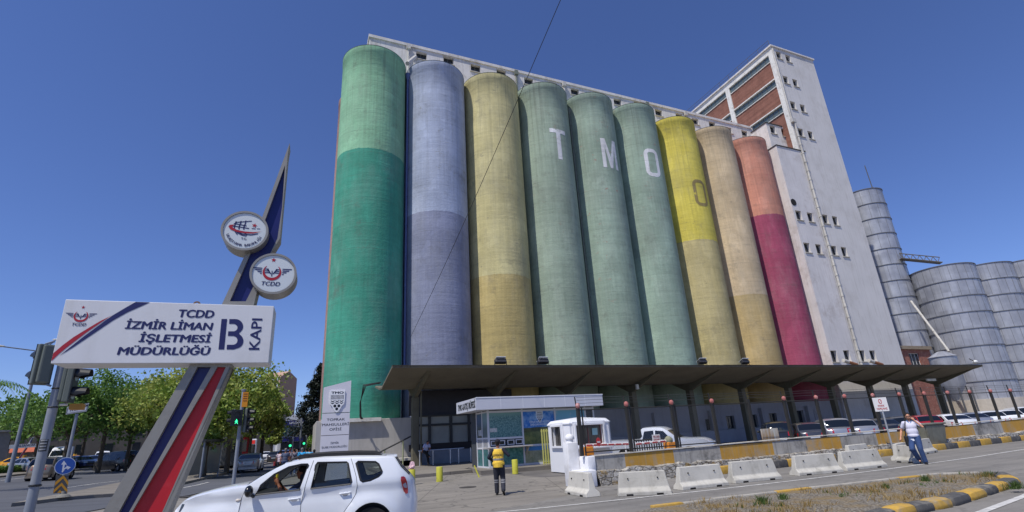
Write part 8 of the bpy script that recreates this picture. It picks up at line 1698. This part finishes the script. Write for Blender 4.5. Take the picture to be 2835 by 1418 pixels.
    # shirt
    sb = MB(); sb.sphere(J['chest'], 0.145, 14, 10, (1.27, 0.88*f, 1.2)); sb.sphere(mid, 0.142*f, 14, 10, (1.17, 0.92, 1.3)); sb.sphere(J['pelvis']+V3((0, 0, 0.03)), 0.14, 14, 10, (1.24, 0.98*f, 0.75))
    for s, a in ((-1, 'L'), (1, 'R')):
        limb(sb, [J['chest']+V3((0.04*s, 0, 0.11)), J['sh'+a]], [0.065, 0.066]); e = J['sh'+a]*(0.45)+J['el'+a]*0.55
        if short: limb(sb, [J['sh'+a], e], [0.066, 0.062])
        else: limb(sb, [J['sh'+a], J['sh'+a]*0.5+J['el'+a]*0.5, J['el'+a], J['el'+a]*0.5+J['wr'+a]*0.5, J['wr'+a]], [0.068, 0.062, 0.054, 0.048, 0.040])
    remeshed(sb, 'shirt', shirt_mat or M('cloth_'+shirt[0], shirt[1], 0.85, var=0.08, scale=5, bmp=0.5, bs=9), t, T, voxel, 2)
    if vest:
        vb = MB(); vb.sphere(J['chest'], 0.165, 14, 10, (1.22, 0.92, 1.22)); vb.sphere(mid, 0.165, 14, 10, (1.16, 0.98, 1.3)); vb.sphere(J['pelvis']+V3((0, 0, 0.04)), 0.17, 14, 10, (1.28, 1.05, 0.75)); vb.tube([J['pelvis']+V3((0, 0, -0.08)), J['pelvis']+V3((0, 0, 0.1))], 0.185, 16); [limb(vb, [J['chest']+V3((0.04*s, 0, 0.12)), J['sh'+a]-V3((0.03*s, 0, -0.005))], [0.075, 0.06]) for s, a in ((-1, 'L'), (1, 'R'))]; remeshed(vb, 'vest', vest, t, T, voxel, 2)
    # trousers, shoes
    tb = MB(); tb.sphere(J['pelvis']-V3((0, 0, 0.0)), 0.138, 14, 10, (1.22, 0.98, 0.8))
    for s, a in ((-1, 'L'), (1, 'R')):
        limb(tb, [J['hi'+a], J['hi'+a]*0.5+J['kn'+a]*0.5, J['kn'+a], J['kn'+a]*0.5+J['an'+a]*0.5, J['an'+a]+V3((0, 0, 0.015))], [0.112, 0.102, 0.086, 0.080, 0.073])
    remeshed(tb, 'trousers', trou_mat or M('cloth_'+trou[0], trou[1], 0.9, var=0.15, scale=5, bmp=0.6, bs=9), t, T, voxel, 2)
    for s, a in ((-1, 'L'), (1, 'R')):
        an, kn = J['an'+a], J['kn'+a]; d = V3((0, 1, 0)); sh = (an-kn).normalized(); fwd = (d-sh*d.dot(sh)).normalized() if an.z > 0.13 else d
        sb = MB(); limb(sb, [an+sh*0.02, an-fwd*0.03+sh*0.045, an+fwd*0.07+sh*0.05, an+fwd*0.15+sh*0.055], [0.048, 0.042, 0.043, 0.034]); remeshed(sb, 'shoe', M('shoe_'+shoe[0], shoe[1], 0.6), t, T, 0.012, 1)
    if extra: extra(t, T, J, hd)
    return t
SK = ('tan', S(176, 118, 88)); HB = ('black', S(30, 26, 24)); HG = ('grey', S(120, 118, 115))
def band_mat(name, base, bandc, zs, xs=None):
    m, nt, b = new_mat(name, base, 0.8); P = nt.nodes.new('ShaderNodeTexCoord').outputs['Object']; sx = nt.nodes.new('ShaderNodeSeparateXYZ'); nt.links.new(P, sx.inputs[0]); c = mixc(nt, 1.0, base, ramp(nt, noise(nt, P, 6, 4), 0.3, 0.7, 0.82, 1.1), 'MULTIPLY')
    for z0, z1, cc in zs:
        a = math_n(nt, 'GREATER_THAN', sx.outputs[2], z0); d = math_n(nt, 'LESS_THAN', sx.outputs[2], z1); c = mixc(nt, math_n(nt, 'MULTIPLY', a, d), c, cc or bandc)
    nt.links.new(c, b.inputs['Base Color']); nt.links.new(bump(nt, noise(nt, P, 9, 5), 0.6, 0.02), b.inputs['Normal']); return m
# worker in the yellow vest, walking away to the right, back to the camera
g = AT_Z(1384, 1371, 0); wd = math.atan2(g.y, g.x)     # straight away from the camera
grey = S(128, 128, 132)
vest_m = band_mat('vest_yellow', S(226, 186, 62), grey, [(1.02, 1.075, None), (1.36, 1.41, None)])
trou_m = band_mat('work_trousers', S(36, 38, 50), grey, [(0.36, 0.39, None), (0.42, 0.45, None)])
def vest_extra(t, T, J, hd):
    mb = MB(); put_text(mb, 'GÜVENLİK', T @ V3((-0.14, -0.178, 1.225)), T.to_3x3() @ X_, Z_, width=0.28, height=0.065, bold=0.03); mb.build('lettering', m_bk, t)
Jw = pose(head=(0.0, 0.0, 1.65), elL=(-0.33, -0.04, 1.2), wrL=(-0.22, 0.16, 1.08), elR=(0.36, -0.02, 1.24), wrR=(0.26, 0.22, 1.3), knR=(0.12, 0.07, 0.50), anR=(0.16, -0.24, 0.16), hiR=(0.1, 0.0, 0.92), anL=(-0.1, 0.05, 0.09), knL=(-0.1, 0.06, 0.5))
person((g.x, g.y, 0.0), wd-radians(8), Jw, 'worker in a yellow reflective vest and dark cap, walking away from the camera', SK, HB, ('navy', S(34, 36, 50)), ('x', None) if False else ('navy', S(34, 36, 50)), ('black', S(28, 28, 30)), short=False, cap=PL('cap_navy', S(30, 30, 42), 0.9), vest=vest_m, trou_mat=trou_m, extra=vest_extra, scale=0.93)
# man on the phone, walking towards the camera
g = AT_Z(2552, 1286, 0); wd = math.atan2(-g.y, -g.x)
def phone_extra(t, T, J, hd):
    A = lambda q: T @ V3(q); R3 = T.to_3x3()
    mb = MB(); [mb.sphere(A(hd(0.032*s, 0.093, 0.012)), 0.022, 8, 6, (1.25, 0.5, 0.75), T=R3) for s in (-1, 1)]; mb.tube([A(hd(-0.085, 0.02, 0.018)), A(hd(-0.06, 0.085, 0.016)), A(hd(0.06, 0.085, 0.016)), A(hd(0.085, 0.02, 0.018))], 0.006, 6); mb.build('sunglasses', PL('sunglass_black', S(15, 15, 17), 0.2), t)
    bb = MB(); bb.sphere(hd(0, 0.04, -0.085), 0.054, 12, 8, (0.98, 0.82, 0.5)); remeshed(bb, 'beard', M('hair_black', HB[1], 0.8, var=0.3, scale=30), t, T, 0.010, 1)
    ph = thing('mobile_phone', A((0.11, 0.03, 1.62)), 'dark mobile phone held to the ear of the man in white', 'phone'); MB().bbox((-0.006, -0.03, -0.06), (0.006, 0.03, 0.06), 0.004, T @ Matrix.Translation((-0.105, 0.03, 1.6))).build('case', PL('phone_dark', S(30, 30, 35), 0.3), ph)
    ba = thing('shoulder_bag', A((0.26, -0.02, 0.8)), 'black shoulder bag hanging at the hip of the man on the phone', 'bag'); MB().bbox((0.17, -0.16, 0.62), (0.28, 0.14, 0.98), 0.04, T).build('bag_body', PL('bag_black', S(24, 24, 26), 0.7), ba)
    MB().tube([A((0.23, 0.1, 0.96)), A((0.19, 0.11, 1.25)), A((0.13, 0.07, 1.46)), A((0.1, -0.03, 1.5)), A((0.15, -0.12, 1.3)), A((0.22, -0.12, 0.97))], 0.014, 6).build('strap', PL('bag_black'), ba)
    MB().box((0.02, 0.135, 0.80), (0.12, 0.143, 0.87), T).build('badge', PL('badge_white', S(225, 228, 235), 0.5), t); bl = MB(); 
    for s in (-1, 1): bl.tube([A((0.01*s, 0.10, 1.40)), A((0.05*s, 0.07, 1.47)), A((0.075*s, 0.0, 1.5))], 0.012, 6)
    bl.build('collar', M('collar_blue', S(60, 120, 175), 0.8), t)
Jp = pose(head=(0.0, 0.03, 1.645), elR=(0.30, -0.08, 1.16), wrR=(0.38, 0.02, 0.93), elL=(-0.33, 0.12, 1.26), wrL=(-0.15, 0.09, 1.50), knR=(0.16, 0.16, 0.53), anR=(0.02, -0.14, 0.16), knL=(-0.08, 0.08, 0.5), anL=(-0.13, 0.02, 0.09), shL=(-0.19, 0.02, 1.43))
person((g.x, g.y, 0.0), wd+radians(6), Jp, 'man in white polo and jeans walking towards the camera with a phone at his ear', ('warm', S(205, 148, 118)), HB, ('white_polo', S(214, 212, 226)), ('jeans', S(52, 72, 112)), ('black', S(28, 28, 30)), fat=1.1, extra=phone_extra, scale=0.97,
       trou_mat=M('jeans', S(56, 78, 120), 0.9, var=0.3, scale=5, bmp=0.5, bs=12))
# man resting against the railing in the shade
g = AT_Y(1178, 1296, 35.9); zf = 0.15; Js = pose(pelvis=(0, -0.05, 0.98), chest=(0, 0.16, 1.28), neck=(0, 0.24, 1.42), head=(0, 0.34, 1.49), shL=(-0.19, 0.2, 1.36), shR=(0.19, 0.2, 1.36), elL=(-0.26, 0.18, 1.1), wrL=(-0.22, 0.04, 0.95), elR=(0.28, 0.16, 1.1), wrR=(0.26, 0.02, 0.95), hiL=(-0.09, -0.05, 0.95), hiR=(0.09, -0.05, 0.95), knR=(0.2, 0.32, 0.86), anR=(-0.08, 0.34, 0.62), knL=(-0.08, 0.2, 0.52), anL=(-0.08, 0.28, 0.09))
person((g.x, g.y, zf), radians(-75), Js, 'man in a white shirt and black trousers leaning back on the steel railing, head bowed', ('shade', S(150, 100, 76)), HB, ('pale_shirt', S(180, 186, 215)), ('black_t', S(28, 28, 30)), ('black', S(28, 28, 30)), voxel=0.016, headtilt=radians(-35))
# driver of the white car
dr = A7([(735, 300)])[0]; sh_ = A7([(640, 500)])[0]
base = HT @ Vector((dr[0], 0.50, 0)); dz = dr[1]-1.625
stripe_m = band_mat('striped_polo', S(60, 60, 70), S(225, 228, 235), [(1.22, 1.25, None), (1.28, 1.31, S(190, 50, 60)), (1.33, 1.36, None)])
Jd = pose(head=(0.0, 0.03, 1.625), elL=(-0.27, 0.30, 1.24), wrL=(-0.20, 0.42, 1.46), elR=(0.25, 0.25, 1.2), wrR=(0.16, 0.45, 1.42), hiL=(-0.1, 0.06, 0.92), hiR=(0.1, 0.06, 0.92), knL=(-0.14, 0.50, 1.0), knR=(0.14, 0.50, 1.0), anL=(-0.14, 0.7, 0.72), anR=(0.14, 0.7, 0.72), pelvis=(0, 0, 0.98), chest=(0, 0.0, 1.28))
def drive_extra(t, T, J, hd):
    bn = thing('yellow_bottle', T @ V3((-0.17, 0.46, 1.56)), 'small yellow tube in the hand of the driver', 'tube'); MB().tube([T @ V3((-0.17, 0.46, 1.53)), T @ V3((-0.17, 0.45, 1.65))], 0.025, 8).build('tube_body', PL('tube_yellow', S(225, 205, 50), 0.5), bn)
person((base.x, base.y, dz), HTH+pi, Jd, 'driver with dark hair in a striped polo shirt at the wheel of the white car', ('driver', S(168, 105, 75)), HB, ('x2', S(60, 60, 70)), ('dark_t', S(40, 42, 50)), ('black', S(28, 28, 30)), shirt_mat=stripe_m, extra=drive_extra, scale=1.0)
# pedestrians walking away up the street
def ped(px, D, label, shirt, trou, hair=HB, k=0, mat=None, extra=None, sc=1.0):
    p_ = AT_D(px, 1312, D); z = gz(p_.x, p_.y); w_ = math.atan2(p_.y, p_.x)+radians(random.uniform(-12, 12)); s = 1 if k % 2 else -1
    J = pose(**{'kn'+('L' if s > 0 else 'R'): ((-0.1 if s > 0 else 0.1), 0.16, 0.52), 'an'+('L' if s > 0 else 'R'): ((-0.1 if s > 0 else 0.1), 0.20, 0.10), 'an'+('R' if s > 0 else 'L'): ((0.1 if s > 0 else -0.1), -0.26, 0.15), 'elL': (-0.26, -0.08*s, 1.14), 'wrL': (-0.27, 0.06-0.1*s, 0.92), 'elR': (0.26, 0.06*s, 1.14), 'wrR': (0.27, 0.08+0.1*s, 0.92)})
    return person((p_.x, p_.y, z), w_, J, label, SK, hair, shirt, trou, ('white' if k % 2 else 'black', S(200, 200, 200) if k % 2 else S(28, 28, 30)), voxel=0.02, shirt_mat=mat, extra=extra, group='pedestrians walking up the street', scale=sc)
def bag_extra(t, T, J, hd):
    b_ = thing('red_handbag', T @ V3((-0.32, 0, 0.85)), 'red and black handbag at the side of the leftmost pedestrian', 'bag'); MB().bbox((-0.4, -0.14, 0.7), (-0.28, 0.14, 0.98), 0.03, T).build('bag_body', M('handbag_red', S(150, 50, 55), 0.7, var=0.5, scale=8), b_); MB().tube([T @ V3((-0.34, -0.1, 0.96)), T @ V3((-0.22, 0, 1.42)), T @ V3((-0.34, 0.1, 0.96))], 0.012, 6).build('strap', PL('bag_black'), b_)
def strap_extra(t, T, J, hd): MB().tube([T @ V3((-0.15, -0.1, 1.46)), T @ V3((0.0, -0.145, 1.25)), T @ V3((0.2, -0.1, 1.0))], 0.018, 6).build('strap', PL('bag_black'), t)
ped(772, 39, 'pedestrian in a pale top with a red handbag, leftmost of the group', ('pale_pink', S(200, 180, 185)), ('dark_t', S(50, 50, 60)), HB, 0, extra=bag_extra, sc=0.95)
ped(786, 37.5, 'grey haired pedestrian in a dark blue t-shirt and jeans seen from behind', ('steel_blue', S(78, 86, 108)), ('jeans_d', S(52, 66, 100)), HG, 1)
ped(810, 38.5, 'pedestrian in a grey t-shirt with a dark strap across the back', ('mid_grey', S(120, 115, 125)), ('jeans_m', S(60, 76, 110)), HB, 1, extra=strap_extra)
ped(832, 37.5, 'pedestrian in a bright blue t-shirt with a dark strap', ('bright_blue', S(50, 160, 215)), ('dark_t', S(50, 50, 60)), HG, 0, extra=strap_extra)
ped(853, 38.5, 'pedestrian in a plain light blue t-shirt between the bright blue one and the striped one', ('light_blue', S(110, 185, 225)), ('dark_t', S(50, 50, 60)), HB, 1)
ped(866, 35.5, 'pedestrian in a blue, white and yellow striped shirt, rightmost of the group', ('x3', S(70, 165, 200)), ('dark_t', S(50, 50, 60)), HB, 0, mat=band_mat('striped_shirt', S(70, 165, 200), S(225, 225, 220), [(1.0, 1.06, None), (1.14, 1.2, S(215, 190, 70)), (1.26, 1.32, None), (1.38, 1.43, S(215, 190, 70))]), sc=0.93)
ped(798, 44, 'pedestrian with reddish brown hair deeper in the group', ('brown', S(90, 60, 55)), ('dark_t', S(50, 50, 60)), ('brown', S(80, 48, 34)), 0); ped(843, 47, 'pedestrian in a dark top far ahead of the bright blue t-shirt', ('dark_top', S(50, 50, 55)), ('dark_t', S(50, 50, 60)), HB, 1); ped(822, 50, 'pedestrian in a pale top far ahead of the group', ('pale_top', S(190, 190, 195)), ('dark_t', S(50, 50, 60)), HB, 0)
